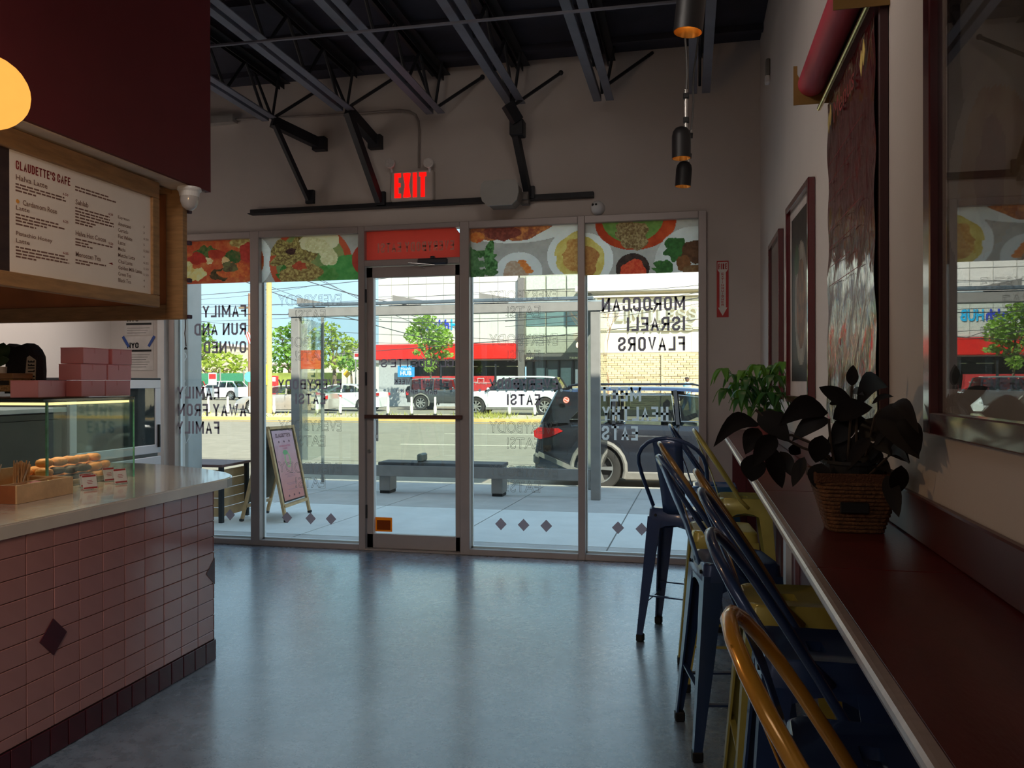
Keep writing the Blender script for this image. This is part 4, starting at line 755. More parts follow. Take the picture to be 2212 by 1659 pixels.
S(MB().box((WX-.012,-4.9,0),(WX-.001,FY-.031,BZ-.034)).build('trim_30',m_redpanel),'oxblood wainscot panel below the bar')
for px,w_,d_,mm in ((1700,.13,.03,m_white),(1661,.03,.02,mat('pinkish_trim',C(150,106,110),.5)),(1718,.04,.02,mat('pinkish_trim',C(150,106,110),.5)),(1872,.05,.03,mat('pinkish_trim',C(150,106,110),.5)),(1940,.03,.02,m_white)):
    y=atX(px,1200,WX-.03).y; MB().box((WX-.013-d_,y-w_/2,.002),(WX-.0125,y+w_/2,BZ-.033)).build('support_post',mm,t)
# ---- stools
def stool_mats(kind):
    return {'navy':mat('gloss_navy_metal',C(44,68,112),.34,metal=.25,coat=.6,var=.1),'blue':mat('gloss_blue_metal',C(40,92,146),.3,metal=.25,coat=.5,var=.1),
            'yellow':mat('gloss_yellow_metal',C(186,174,88),.33,metal=.15,coat=.4,var=.1),'backlit':mat('backlit_yellow_metal',C(150,116,62),.28,metal=.3,coat=.5,var=.12),'gold':mat('gloss_golden_metal',C(210,150,52),.25,metal=.25,coat=.6,var=.12)}[kind]  # dark hoop metal: yellow with the shade of back light put into its colour
SH=.78
def make_stool(kind,back,label,grp='metal bar stools with hoop backs along the bar',low=False):
    m_=stool_mats(kind); mb_=stool_mats(back); t=thing('bar_stool',label,'bar stool',group=grp)
    s=MB(); h=.155
    # seat pan with slot: ring of quads round the slot, raised edge and skirt
    def rr(r_,z,c=.03): 
        out=[]
        for sx,sy in ((1,1),(-1,1),(-1,-1),(1,-1)):
            for k in range(4):
                a=math.atan2(sy,sx)-PI/4+PI/2*k/3; out.append((sx*(r_-c)+c*math.cos(a),sy*(r_-c)+c*math.sin(a),z))
        return out
    rings=[[(x*.022/.155*1,y*.045/.155,SH-.008) for x,y,z in rr(.155,0)],rr(.11,SH-.008,.04),rr(.13,SH-.002,.04),rr(.148,SH,.035),rr(.155,SH-.008,.03),rr(.160,SH-.075,.028)]
    n=16; vs=[(x,y,SH-.035) for x,y,_ in rings[0]]; 
    for r_ in rings: vs+=r_
    fs=[(i*n+(k+1)%n,(i+1)*n+(k+1)%n,(i+1)*n+k,i*n+k) for i in range(len(rings)) for k in range(n)]
    s.add(vs,fs); s.add([(v[0]*.985,v[1]*.985,v[2]-.003) for v in vs[n:]],[f[::-1] for f in [(i*n+(k+1)%n,(i+1)*n+(k+1)%n,(i+1)*n+k,i*n+k) for i in range(1,len(rings)-1) for k in range(n)]])
    # arched apron between the legs
    for ax in range(4):
        a=ax*PI/2; pts=[(-.13,0),(-.10,-.055),(-.05,-.03),(0,-.022),(.05,-.03),(.10,-.055),(.13,0)]
        M_=Matrix.Rotation(a,3,'Z'); s.add([M_@Vector((.159,y,SH-.07+z)) for y,z in pts]+[M_@Vector((.156,y,SH-.07+z)) for y,z in pts],[tuple(range(7))[::-1],tuple(range(7,14))]+[(i,(i+1)%7,(i+1)%7+7,i+7) for i in range(7)])
    so=s.build('seat',m_,t,local=True,smooth=40)
    for sx in (1,-1):
        for sy in (1,-1):
            l=MB(); tp=[(.158,.158),(.158,.075),(.148,.075),(.148,.148),(.075,.148),(.075,.158)]; bt=[(.212,.212),(.212,.178),(.204,.178),(.204,.204),(.178,.204),(.178,.212)]
            md=[(.183,.183),(.183,.122),(.175,.122),(.175,.175),(.122,.175),(.122,.183)]
            vs=[(x*sx,y*sy,SH-.05) for x,y in tp]+[(x*sx,y*sy,SH*.5) for x,y in md]+[(x*sx,y*sy,.03) for x,y in bt]
            l.add(vs,[(i+6*j,(i+1)%6+6*j,(i+1)%6+6*(j+1),i+6*(j+1)) for j in range(2) for i in range(6)]+[tuple(range(6)),tuple(range(12,18))])
            lo=l.build('leg',m_,t,local=True)
            f=MB().box((min(sx*.172,sx*.215),min(sy*.172,sy*.215),0),(max(sx*.172,sx*.215),max(sy*.172,sy*.215),.045),.006); f.build('foot_cap',m_black,lo,local=True)
    for k,(a_,b_) in enumerate((((-.178,-.178,.27),(-.178,.178,.27)),((.178,-.178,.27),(.178,.178,.27)),((-.18,-.18,.22),(.18,-.18,.22)),((-.18,.18,.22),(.18,.18,.22)))): MB().bar(a_,b_,.02,.008).build('foot_rail',m_,t,local=True)
    MB().bar((-.15,-.15,SH-.13),(.15,.15,SH-.13),.016,.006).build('cross_brace',m_,t,local=True); MB().bar((-.15,.15,SH-.122),(.15,-.15,SH-.122),.016,.006).build('cross_brace',m_,t,local=True)
    # hoop back and splat
    def hoop(sy,u): return (-.02-.295*(u**1.05),sy,SH-.03+.452*u)
    pts=[(.02,-.158,SH-.06)]+[hoop(-.160,0.05),hoop(-.175,.25),hoop(-.192,.5),hoop(-.196,.66)]
    for k in range(1,10):
        a=PI*k/10; pts.append(hoop(-.196*math.cos(a),.66+.34*math.sin(a)))
    pts+=[hoop(.196,.66),hoop(.192,.5),hoop(.175,.25),hoop(.160,.05),(.02,.158,SH-.06)]
    P_=[Vector(p) for p in pts]
    MB().tube(P_,.0115,10).build('back_hoop',mb_,t,local=True,smooth=True)
    sp=MB(); vs=[]
    rows=[(-.152,-.066,SH-.02),(-.17,-.07,SH+.05)]+[(hoop(0,u)[0]-.002,-(.070+.018*u),hoop(0,u)[2]) for u in (.45,.65,.85,.985)]
    rows=[(-.150,.066,SH-.03),(-.165,.068,SH+.03),(-.20,.072,SH+.14),(-.25,.078,SH+.26),(-.29,.083,SH+.36),(-.312,.086,SH+.415)]
    for x,w_,z in rows: vs+=[(x,-w_,z),(x-.006,-w_*.4,z),(x-.006,w_*.4,z),(x,w_,z)]
    fs=[(i*4+j,i*4+j+1,(i+1)*4+j+1,(i+1)*4+j) for i in range(len(rows)-1) for j in range(3)]
    so=sp.add(vs,fs).build('back_splat',mb_,t,local=True,smooth=True,solid=.0025)
    MB().cyl((-.158,.11,SH-.04),(-.166,.11,SH-.04),.008,n=8).cyl((-.158,-.11,SH-.04),(-.166,-.11,SH-.04),.008,n=8).build('bolt',m_black,t,local=True)
    return t
spots=[('blue','navy',(.17,5.98),0,'blue-seated bar stool nearest the window, behind the others'),
 ('navy','navy',(-.052,4.907),R(90-13.7),'dark navy bar stool turned to face the window, standing apart from the row'),
 ('yellow','yellow',(.34,5.43),0,'pale yellow bar stool tucked in just before the far blue one'),
 ('yellow','backlit',(.16,4.24),R(4),'yellow bar stool standing directly behind the pulled-out navy stool, no slot visible'),
 ('navy','navy',(.18,3.53),R(11),'navy bar stool pulled out in mid row with its whole left leg pair showing'),
 ('yellow','backlit',(.335,2.93),R(2),'yellow-seated bar stool with hoop tinted as backlit in the middle of the row, slot visible'),
 ('navy','navy',(.345,2.40),R(0),'navy bar stool next to the yellow seat, second seat from the front'),
 ('navy','navy',(.355,1.72),R(-3),'nearest navy seat with slot at the bottom of the photo'),
 ('gold','gold',(.365,1.10),R(-2),'nearest bar stool, only its golden yellow hoop in the foreground')]
proto={}
for seat,back,(x,y),rz,lab in spots:
    k=(seat,back)
    if k not in proto: proto[k]=make_stool(seat,back,lab); o=proto[k]
    else: o=dup(proto[k],label=lab)
    o.location=(x,y,0); o.rotation_euler=(0,0,rz)
# ---- framed posters on the right wall
m_frame=m_burggloss; m_pg=glass('picture_glass',(.97,.98,.98),add=.07)
m_pp=printmat('poster_paper',trans=0,rough=.5)
def poster(y0,y1,z0,z1,label,fn,yaw=0,fw=.035,mat_w=.05,W=200,H=220,thk=.034,name='framed_poster',step=3):
    t=thing(name,label,'framed picture',(WX,(y0+y1)/2,z0)); xf=WX-thk
    MB().box((xf,y0,z0),(WX-.001,y0+fw,z1),.003).build('frame_side',m_frame,t); MB().box((xf,y1-fw,z0),(WX-.001,y1,z1),.003).build('frame_side',m_frame,t)
    MB().box((xf,y0+fw,z0),(WX-.001,y1-fw,z0+fw),.003).build('frame_rail',m_frame,t); MB().box((xf,y0+fw,z1-fw),(WX-.001,y1-fw,z1),.003).build('frame_rail',m_frame,t)
    MB().box((WX-.012,y0+fw,z0+fw),(WX-.010,y1-fw,z1-fw)).build('mount_card',mat('off_white_mount',C(190,180,176),.7),t)
    a=y1-fw-mat_w; b=y0+fw+mat_w; c=z1-fw-mat_w; d=z0+fw+mat_w*1.5
    print_grid('poster_print',(WX-.0125,a,c),(0,b-a,0),(0,0,d-c),W,H,step,fn,m_pp,t)
    if yaw: t.rotation_euler=(0,0,yaw); t.location.x-=.011
    MB().box((WX-.022,y0+fw,z0+fw),(WX-.019,y1-fw,z1-fw)).build('picture_glass',m_pg,t)
DK=((40,34,36),(66,56,54))
poster(5.19,5.86,1.41,2.46,'small framed dark poster nearest the window on the right wall',painter(((96,60,60),(120,84,80)),[(100,110,60,70,(150,110,90),(110,70,60),.05)],2))
poster(3.91,4.62,1.41,2.46,'second framed poster from the window, beside the red banner',painter(DK,[(110,120,70,80,(150,140,130),(110,96,90),.04),(110,120,50,58,(130,86,60),(90,60,50),.08),(60,60,30,20,(60,80,50),(50,60,44),.1)],6),yaw=R(1.7))
sh=[(150,210,120,150,(150,140,136),(176,166,160),.02),(190,200,56,120,(170,140,90),(120,90,60),.05,.3),(185,215,40,90,(110,70,56),(140,90,70),.05,.4),(90,330,90,80,(170,160,150),(186,176,166),.02),(85,330,60,58,(190,160,120),(160,110,70),.05,.2),(88,330,28,34,(150,84,56),(120,70,50),.06,.3),(260,300,60,50,(170,162,156),(180,170,160),.02),(280,80,60,110,(110,70,62),(84,54,50),.03,.5),(250,420,70,60,(160,152,146),(130,110,100),.03)]
poster(.50,2.02,1.40,2.9,'largest framed food picture with reflecting glass at the right edge',(lambda X,Y,f_=painter(DK,sh,8):f_(X,Y)*.72),fw=.05,mat_w=.035,W=460,H=480,thk=.04,name='large_framed_picture',step=3)
# ---- red paper banner, roll and brackets
t=thing('hanging_banner','glossy crinkled dark red paper banner hanging on the right wall','banner',(.54,2.93,1.36))
def crinkle():
    m=D.materials.new('crinkled_red_plastic'); m.use_nodes=True; nt=m.node_tree; p=nt.nodes['Principled BSDF']; tc=nt.nodes.new('ShaderNodeTexCoord'); mp=nt.nodes.new('ShaderNodeMapping'); mp.inputs['Scale'].default_value=(3,7,1.6); nt.links.new(tc.outputs['Object'],mp.inputs[0])
    n=nt.nodes.new('ShaderNodeTexNoise'); n.inputs['Scale'].default_value=3; n.inputs['Detail'].default_value=3; n.inputs['Distortion'].default_value=.8; nt.links.new(mp.outputs[0],n.inputs['Vector'])
    b=nt.nodes.new('ShaderNodeBump'); b.inputs['Strength'].default_value=.55; b.inputs['Distance'].default_value=.02; nt.links.new(n.outputs['Fac'],b.inputs['Height']); nt.links.new(b.outputs[0],p.inputs['Normal'])
    r=nt.nodes.new('ShaderNodeValToRGB'); r.color_ramp.elements[0].color=C(66,14,18); r.color_ramp.elements[1].color=C(84,20,24); nt.links.new(n.outputs['Fac'],r.inputs[0]); nt.links.new(r.outputs[0],p.inputs['Base Color']); p.inputs['Roughness'].default_value=.09; p.inputs['Specular IOR Level'].default_value=.6; p.inputs['Coat Weight'].default_value=.25; p.inputs['Coat Roughness'].default_value=.04
    return m
ny,nz=24,60; vs=[];
for j in range(nz+1):
    for i in range(ny+1):
        u=i/ny; v=j/nz; y=3.345-(.825)*u; z=2.60-1.24*v
        vs.append((.528+.004*math.sin(u*9+v*5)*(v)+.0025*math.sin(u*23+v*31),y+(.006*math.sin(v*14) if i in (0,ny) else 0),z))
MB().add(vs,[(j*(ny+1)+i,j*(ny+1)+i+1,(j+1)*(ny+1)+i+1,(j+1)*(ny+1)+i) for j in range(nz) for i in range(ny)]).build('banner_sheet',crinkle(),t,smooth=True)
mbt=MB(); U=Vector((0,-1,0))
mr=mat('faded_red_ink',C(130,46,48),.5)
def bt(s_,y0_,y1_,z0_,z1_): mbt.text(s_,(.519,y0_,z0_),(0,y1_-y0_,0),(0,0,z1_-z0_),bold=.0)
bt("Menus",3.16,2.78,2.47,2.545)
for i in range(7):
    z=2.34-i*.07-(.04 if i>2 else 0); mbt.box((.5185,3.26,z),(.5195,2.66+.1*(i%3),z+.0022))
mbt.build('banner_print',mr,t)['label']='faded red writing and ruled lines'
for y_ in (3.25,2.66): 
    for k in (0,1): MB().prism([(y_-k*.035-.02,2.50-k*.0+.02*k),(y_-k*.035,2.46+.02*k),(y_-k*.035+.02,2.50+.02*k),(y_-k*.035,2.54+.02*k)],.5165,.518,'x').build('yellow_diamond',mat('yellow_ink',C(214,190,110),.5),t)
t=thing('paper_roll_holder','brass-bracketed holder with dark red paper roll above the banner','paper roll',(.49,2.96,2.63))
m_brass=mat('dull_brass_plate',C(122,92,46),.45,metal=.4,var=.08)
pl_=[(.41,2.633),(WX-.001,2.633),(WX-.001,2.79),(.45,2.79),(.45,2.755),(.443,2.742),(.432,2.742),(.425,2.755),(.425,2.79),(.41,2.79)]
for y_ in (3.42,2.5): MB().prism([(x_,z_-(.03 if y_<3 else 0)) for x_,z_ in pl_],y_,y_+.004,'y').build('bracket',m_brass,t)
MB().cyl((.478,3.419,2.715),(.478,2.505,2.715),.052,n=28).build('paper_roll',mat('dark_red_kraft_roll',C(176,56,74),.55,var=.05),t,smooth=40)
MB().cyl((.507,3.42,2.612),(.507,2.504,2.612),.0085,n=12).build('brass_rod',mat('polished_brass',C(206,190,140),.2,metal=1),t)
tag(MB().box((WX-.028,2.515,1.37),(WX-.001,3.37,2.80),.003).build('banner_backboard',mat('shadow_gap_board',C(50,15,17),.5)),'dark red board filling the shadow gap behind the banner','board')  # board colour darkened to stand for the shadow gap at the banner edge
t=thing('wall_sensor','tiny white sensor high on the right wall near the corner','sensor',(WX,6.06,3.7)); MB().box((WX-.03,6.02,3.72),(WX-.001,6.10,3.83),.006).build('sensor_body',mat('grey_plastic',C(130,128,122),.5),t); MB().box((WX-.034,6.03,3.66),(WX-.001,6.09,3.715),.006).build('sensor_foot',m_white,t)
# ---- pendant spotlights
m_gold=mat('warm_reflector',C(214,160,90),.25,metal=.9); m_stem=mat('chrome_stem',C(210,206,200),.25,metal=.9)
def pend(x,y,zb,label,tilt=0,H=.17,R_=.05,stem=True,energy=6):
    t=thing('pendant_spotlight',label,'spotlight',(x,y,zb),group='black pendant spotlights in line above the bar'); t.rotation_euler=(0,tilt,0)
    MB().lathe((0,0,0),((R_,0),(R_,H-.05),(R_*.9,H-.025),(R_*.65,H-.008),(R_*.3,H),(0,H)),24).build('shade',mat('matt_black_shade',C(24,22,24),.5),t,smooth=50,local=True)
    MB().lathe((0,0,0),((R_-.002,0.0),(R_*.72,.035),(R_*.6,.06)),24).build('reflector',m_gold,t,smooth=True,local=True)
    MB().lathe((0,0,0),((R_*.6,.045),(R_*.3,.038),(0,.036)),20).build('bulb',emis('warm_bulb',C(255,206,130),9),t,smooth=True,local=True)
    if stem:
        MB().cyl((.025,0,H-.02),(.025,0,H+.20),.009,n=8).build('stem',m_stem,t,local=True)
        for z in (H+.02,H+.15): MB().box((.010,-.014,z),(.041,.014,z+.03),.003).build('joint',m_black,t,local=True)
        MB().tube([(.025+.006*math.sin(k*1.3),.004*math.cos(k),H+.18+k*.1) for k in range(12)],.006,6).build('flex_cable',mat('grey_flex_conduit',C(110,108,106),.4,metal=.5),t,local=True)
    l=D.objects.new('spot_glow',D.lights.new('spot_glow','SPOT')); COL.objects.link(l); l.parent=t; l.location=(0,0,.02); l.data.energy=energy; l.data.spot_size=R(95); l.data.spot_blend=.6; l.data.color=(1,.74,.45); l.data.shadow_soft_size=.03
pend(-.005,2.85,2.725,'nearest black pendant spotlight, lit, at the top edge above the bar',R(6),H=.2,energy=3)
pend(-.043,4.45,2.725,'middle black pendant spotlight, lit, hanging on a chromed stem',energy=3)
pend(-.042,5.28,2.77,'farthest black pendant spotlight, directly below the lit one in view',R(4),stem=True,energy=2,H=.16)
# ---- rubber plant in basket
bc=Vector((.425,2.29,BZ)); t=thing('rubber_plant','large dark-leaved rubber plant in a woven basket on the bar counter','plant',tuple(bc))
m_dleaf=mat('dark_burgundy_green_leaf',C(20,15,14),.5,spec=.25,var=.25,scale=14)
m_dstem=mat('plant_stem',C(60,48,38),.7)
bk=MB(); rows_=13
for i in range(rows_):
    u=i/(rows_-1); hw=.066+.038*u; hd=.056+.034*u; z=.006+u*.125; n=36; pts=[]
    for k in range(n):
        a=2*PI*k/n; c_,s_=math.cos(a),math.sin(a); m_=max(abs(c_),abs(s_))**.8; wv=.0022*math.sin(k*PI+i*PI)
        pts.append(bc+Vector(((hw+wv)*c_/m_,(hd+wv)*s_/m_,z)))
    bk.tube(pts,.0062,6,closed=True)
tb=bk.build('woven_basket',mat('seagrass_weave',C(112,74,44),.8,var=.4,scale=70,bump=.8,bscale=160),t,smooth=True); tb['kind']='stuff'
r_=MB(); 
for (a_,b_) in (((-.108,-.094),(.108,-.088)),((-.108,.088),(.108,.094)),((-.108,-.088),(-.101,.088)),((.101,-.088),(.108,.088))): r_.box(bc+Vector((a_[0],a_[1],.132)),bc+Vector((b_[0],b_[1],.158)),.003)
r_.build('rope_rim',mat('rope_rim',C(92,54,30),.8,bump=.8,bscale=200),t)
q=rectY(1816,1086,1880,1112,2.20); MB().box((q[0],2.207,q[2]),(q[1],2.213,q[3]),.003).build('handle_slot',m_black,t)['label']='dark rectangular handle opening'
MB().lathe(bc,((.0,.02),(.06,.02),(.078,.186),(.084,.186),(.084,.178)),24).build('nursery_pot',m_black,t); MB().lathe(bc,((0,.17),(.077,.17)),20).build('soil',mat('dark_soil',C(40,32,28),.95,bump=.6,bscale=120),t)
def dY(px): 
    y=2.28
    if px>1850: y=2.28-.30*min(1,(px-1850)/135)
    return y
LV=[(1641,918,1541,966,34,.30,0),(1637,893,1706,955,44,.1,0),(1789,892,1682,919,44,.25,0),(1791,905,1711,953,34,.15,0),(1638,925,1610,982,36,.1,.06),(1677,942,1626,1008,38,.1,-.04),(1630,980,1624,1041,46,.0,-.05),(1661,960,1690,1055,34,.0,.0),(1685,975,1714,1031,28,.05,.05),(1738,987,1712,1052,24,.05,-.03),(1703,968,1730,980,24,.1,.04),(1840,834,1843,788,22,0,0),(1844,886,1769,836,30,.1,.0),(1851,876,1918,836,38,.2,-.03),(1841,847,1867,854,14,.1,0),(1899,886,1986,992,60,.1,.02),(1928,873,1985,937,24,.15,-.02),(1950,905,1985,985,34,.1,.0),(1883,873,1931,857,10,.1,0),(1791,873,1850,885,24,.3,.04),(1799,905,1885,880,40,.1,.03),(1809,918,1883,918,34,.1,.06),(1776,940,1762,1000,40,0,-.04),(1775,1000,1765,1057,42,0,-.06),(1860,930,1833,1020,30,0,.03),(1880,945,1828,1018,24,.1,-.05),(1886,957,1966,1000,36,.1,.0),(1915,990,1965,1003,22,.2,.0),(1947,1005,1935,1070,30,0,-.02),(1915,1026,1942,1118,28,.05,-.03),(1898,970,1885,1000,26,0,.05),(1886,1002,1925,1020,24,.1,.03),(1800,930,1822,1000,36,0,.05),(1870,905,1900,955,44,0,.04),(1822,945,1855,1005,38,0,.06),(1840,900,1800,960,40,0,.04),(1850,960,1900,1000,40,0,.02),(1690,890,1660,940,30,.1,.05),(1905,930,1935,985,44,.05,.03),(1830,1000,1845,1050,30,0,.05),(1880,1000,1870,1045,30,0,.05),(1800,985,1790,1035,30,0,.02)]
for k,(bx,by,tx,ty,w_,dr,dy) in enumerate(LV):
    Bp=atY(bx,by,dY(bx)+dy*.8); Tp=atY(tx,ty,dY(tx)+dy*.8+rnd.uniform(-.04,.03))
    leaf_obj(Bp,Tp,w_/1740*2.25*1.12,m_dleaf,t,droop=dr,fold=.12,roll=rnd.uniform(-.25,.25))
st=[[(1835,1055),(1832,980),(1838,900),(1840,834)],[(1820,1050),(1790,985),(1735,968),(1690,945),(1645,918)],[(1845,1050),(1872,980),(1890,900),(1900,886)],[(1830,1050),(1800,1000),(1760,960),(1711,940),(1672,940)],[(1850,1050),(1895,1010),(1915,990)],[(1838,1050),(1850,960),(1851,876),(1860,860)],[(1812,1050),(1795,960),(1790,905)],[(1690,945),(1650,900),(1632,885)]]
for s_ in st: MB().tube([atY(x,y,min(dY(x)+.01,2.28)) for x,y in s_],.0035,6).build('stem',m_dstem,t)
# ---- money tree behind it
pc=Vector((.40,4.75,BZ)); t=thing('money_tree','bright green palmate-leaved plant in a small dark red pot farther along the bar','plant',tuple(pc))
MB().lathe(pc,((0,0),(.06,0),(.078,.14),(.084,.14),(.084,.16),(.072,.16),(.07,.13),(0,.13)),20).build('pot',mat('dark_red_pot',C(110,50,48),.5),t,smooth=40)
m_pl=mat('fresh_green_leaf',C(84,132,52),.42,var=.3,scale=10); m_pl2=mat('deep_green_leaf',C(40,84,48),.35,var=.25,scale=10)
def translucent_leaf(m_):
    nt=m_.node_tree; p=nt.nodes['Principled BSDF']; o=nt.nodes['Material Output']; tr=nt.nodes.new('ShaderNodeBsdfTranslucent'); tr.inputs[0].default_value=C(120,170,60); x=nt.nodes.new('ShaderNodeMixShader'); x.inputs[0].default_value=.35
    nt.links.new(p.outputs[0],x.inputs[1]); nt.links.new(tr.outputs[0],x.inputs[2]); nt.links.new(x.outputs[0],o.inputs[0])
translucent_leaf(m_pl); translucent_leaf(m_pl2)
base=pc+Vector((0,0,.14)); crown=atY(1650,865,4.7)
MB().tube([base,base+(crown-base)*.5+Vector((.01,0,0)),crown],[.008,.007,.005],8).build('trunk',mat('plant_bark',C(120,100,70),.8),t)
CL=[(1562,797,0,1),(1566,842,1,1),(1608,803,0,0),(1625,852,0,1),(1675,790,1,0),(1700,785,0,0),(1655,800,0,0),(1590,830,1,0),(1612,835,1,1),(1640,820,1,0),(1665,835,1,0),(1690,815,0,0),(1645,860,0,0),(1672,870,1,0),(1600,862,1,0),(1635,790,0,0),(1628,880,0,1),(1660,850,1,1),(1585,812,1,0),(1685,850,1,0),(1650,885,1,0),(1618,815,1,0),(1640,845,1,0),(1668,812,1,0),(1605,845,1,0),(1676,886,0,0)]
for k,(px,py,dk,_) in enumerate(CL):
    c=atY(px,py,4.7+rnd.uniform(-.12,.12)); c.x=min(c.x,.50)
    MB().tube([crown+Vector((0,0,-.03)),(crown+c)/2+Vector((0,0,.02)),c],.0022,5).build('leaf_stalk',m_pl2,t)
    b=MB(); n=5; a0=rnd.uniform(0,6)
    for j in range(n):
        a=a0+2*PI*j/n; L_=rnd.uniform(.085,.125); dirv=Vector((math.cos(a),math.sin(a),-.75-rnd.uniform(0,.5))).normalized()*L_
        if c.x+dirv.x>.535: dirv.x=.535-c.x
        side=dirv.cross(Vector((0,0,1))).normalized(); up=side.cross(dirv).normalized(); vs=[]
        for i in range(6):
            u=i/5; wd=.021*math.sin(PI*min(1,u**.8))+.0008; p=c+dirv*u+Vector((0,0,.035*math.sin(PI*u)))
            vs+=[p-side*wd,p-up*.003,p+side*wd]
        b.add(vs,[(i*3+q_,(i+1)*3+q_,(i+1)*3+q_+1,i*3+q_+1) for i in range(5) for q_ in (0,1)])
    b.build('leaf',m_pl2 if dk else m_pl,t,smooth=True)
# ================================================================ EXTERIOR
CURB=13.0
def gz(Y): return -.002-.17*(Y-FY)/6.23
m_walk=mat('sidewalk_concrete_pale',C(226,224,220),.85,var=.05,scale=3,bump=.15,bscale=60); m_walk2=mat('sidewalk_concrete_grey',C(190,184,180),.85,var=.08,scale=3,bump=.15)
m_joint=mat('sidewalk_joint',C(120,118,114),.9)
sw=thing('sidewalk','concrete sidewalk of large slabs in front of the shop',None,(0,FY,0),kind='structure')
def quadbox(x0,x1,y0,y1,dz,th,m_,name,par,gap=.008):
    p=[(x0+gap,y0+gap),(x1-gap,y0+gap),(x1-gap,y1-gap),(x0+gap,y1-gap)]
    return MB().add([(x,y,gz(y)+dz-th) for x,y in p]+[(x,y,gz(y)+dz) for x,y in p],[(3,2,1,0),(4,5,6,7),(0,1,5,4),(1,2,6,5),(2,3,7,6),(3,0,4,7)]).build(name,m_,par)
quadbox(-40,20,FY+.21,CURB,-.006,.1,m_joint,'slab_bed',sw,0)
xs=[-3.85+1.555*k for k in range(-7,6)]
for a_,b_ in zip(xs,xs[1:]):
    quadbox(a_,b_,FY+.21,7.50,0,.05,m_walk2,'slab',sw)
    quadbox(a_,b_,7.50,9.85,0,.05,m_walk,'slab',sw)
    quadbox(a_,b_,9.85,11.4,0,.05,m_walk2,'slab',sw); quadbox(a_,b_,11.4,CURB-.16,0,.05,m_walk2,'slab',sw)
quadbox(-40,20,CURB-.15,CURB,.004,.25,mat('granite_kerb',C(176,170,160),.8,bump=.2),'kerb_stone',sw,0)
def road():
    m=mat('sunlit_asphalt',C(146,138,122),.9,var=.10,scale=3,bump=.25,bscale=70,spec=.2); return m
vs=[];prof=[(CURB-.1,-.34),(14,-.32),(22,-.20),(31,-.07),(34.8,-.06),(60,-.06),(260,-.06)]
for y,z in prof: vs+=[(-260,y,z),(200,y,z)]
S(MB().add(vs,[(2*i,2*i+1,2*i+3,2*i+2) for i in range(len(prof)-1)]).build('road',road()),'wide sunlit avenue in front of the shop')
def rz_(Y):
    for (a,za),(b,zb) in zip(prof,prof[1:]):
        if a<=Y<=b: return za+(zb-za)*(Y-a)/(b-a)
    return -.06
m_line=mat('white_road_paint',C(226,216,190),.8)
rl=thing('lane_marking','white lane lines painted across the avenue',None,(0,20,-.2),kind='structure')
for px0,px1,py in ((960,1230,936),(865,1160,959.5)):
    a=atZ(px0,py,-.2); Y=a.y; z=rz_(Y)+.003; a=atZ(px0,py,z); b=atZ(px1,py,z)
    MB().poly([(a.x,a.y-.07,rz_(a.y-.07)+.004),(b.x,a.y-.07,rz_(a.y-.07)+.004),(b.x,a.y+.07,rz_(a.y+.07)+.004),(a.x,a.y+.07,rz_(a.y+.07)+.004)]).build('lane_line',m_line,rl)
MB().poly([(-60,30.0,rz_(30)+.004),(30,30.0,rz_(30)+.004),(30,30.16,rz_(30.16)+.004),(-60,30.16,rz_(30.16)+.004)]).build('yellow_line',mat('yellow_road_paint',C(226,176,70),.8),rl)
for Y in (16.2,17.1): MB().poly([(-60,Y,rz_(Y)+.003),(30,Y,rz_(Y)+.003),(30,Y+.035,rz_(Y+.035)+.003),(-60,Y+.035,rz_(Y+.035)+.003)]).build('road_seam',mat('tar_seam',C(100,92,84),.9),rl)
md=thing('median','raised concrete median with worn yellow kerb',None,(0,33,-.06),kind='structure')
MB().box((-80,31,-.1),(40,31.25,.06),.02).build('kerb_stone',mat('worn_yellow_kerb',C(222,180,110),.85,var=.12,scale=2),md)
MB().box((-80,31.25,-.1),(40,35.2,.05)).build('median_top',mat('median_concrete',C(196,176,146),.9,var=.1,scale=2),md)
# weeds on median
mb=MB()
for i in range(420):
    x=rnd.choice((rnd.uniform(-9.6,-7.3),rnd.uniform(-24,-4))); y=rnd.uniform(31.3,34.5); h_=rnd.uniform(.05,.28); q=rnd.uniform(-.15,.15)
    mb.add([(x-.02,y,.05),(x+.02,y,.05),(x+q,y+rnd.uniform(-.1,.1),.05+h_)],[(0,1,2)])
tag(mb.build('median_weeds',mat('dry_weeds',C(150,150,70),.9,var=.3)),'dry weeds growing on the median','weeds',kind='stuff')
# delineator posts
m_post=mat('white_delineator',C(236,230,216),.6,var=.05)
names=['between the white car and the fence sign','behind the A-board lettering','in front of the silver sedan bonnet','at the silver sedan front door','in front of the silver sedan rear door','in front of the silver sedan tail','beside the white sedan wheel','left of the boxy dark car behind the door glass','in front of the boxy dark car spare wheel','at the boxy dark car front door','near the white SUV front wheel','near the white SUV rear wheel']
for i,px in enumerate((450,492,541,592,641,685,735,838,889,940,1100,1155)):
    p=atY(px,893,34.3); t=thing('delineator_post','white flexible lane post '+names[i],'post',(p.x,34.3,.05),group='white lane posts along the median')
    MB().lathe((p.x,34.3,.05),((.09,0),(.09,.04),(.045,.06)),10).build('base',m_black,t); MB().lathe((p.x,34.3,.05),((.045,.05),(.075,.2),(.07,.35),(.05,.42),(.05,.80),(.0,.81)),10).build('post_body',m_post,t)
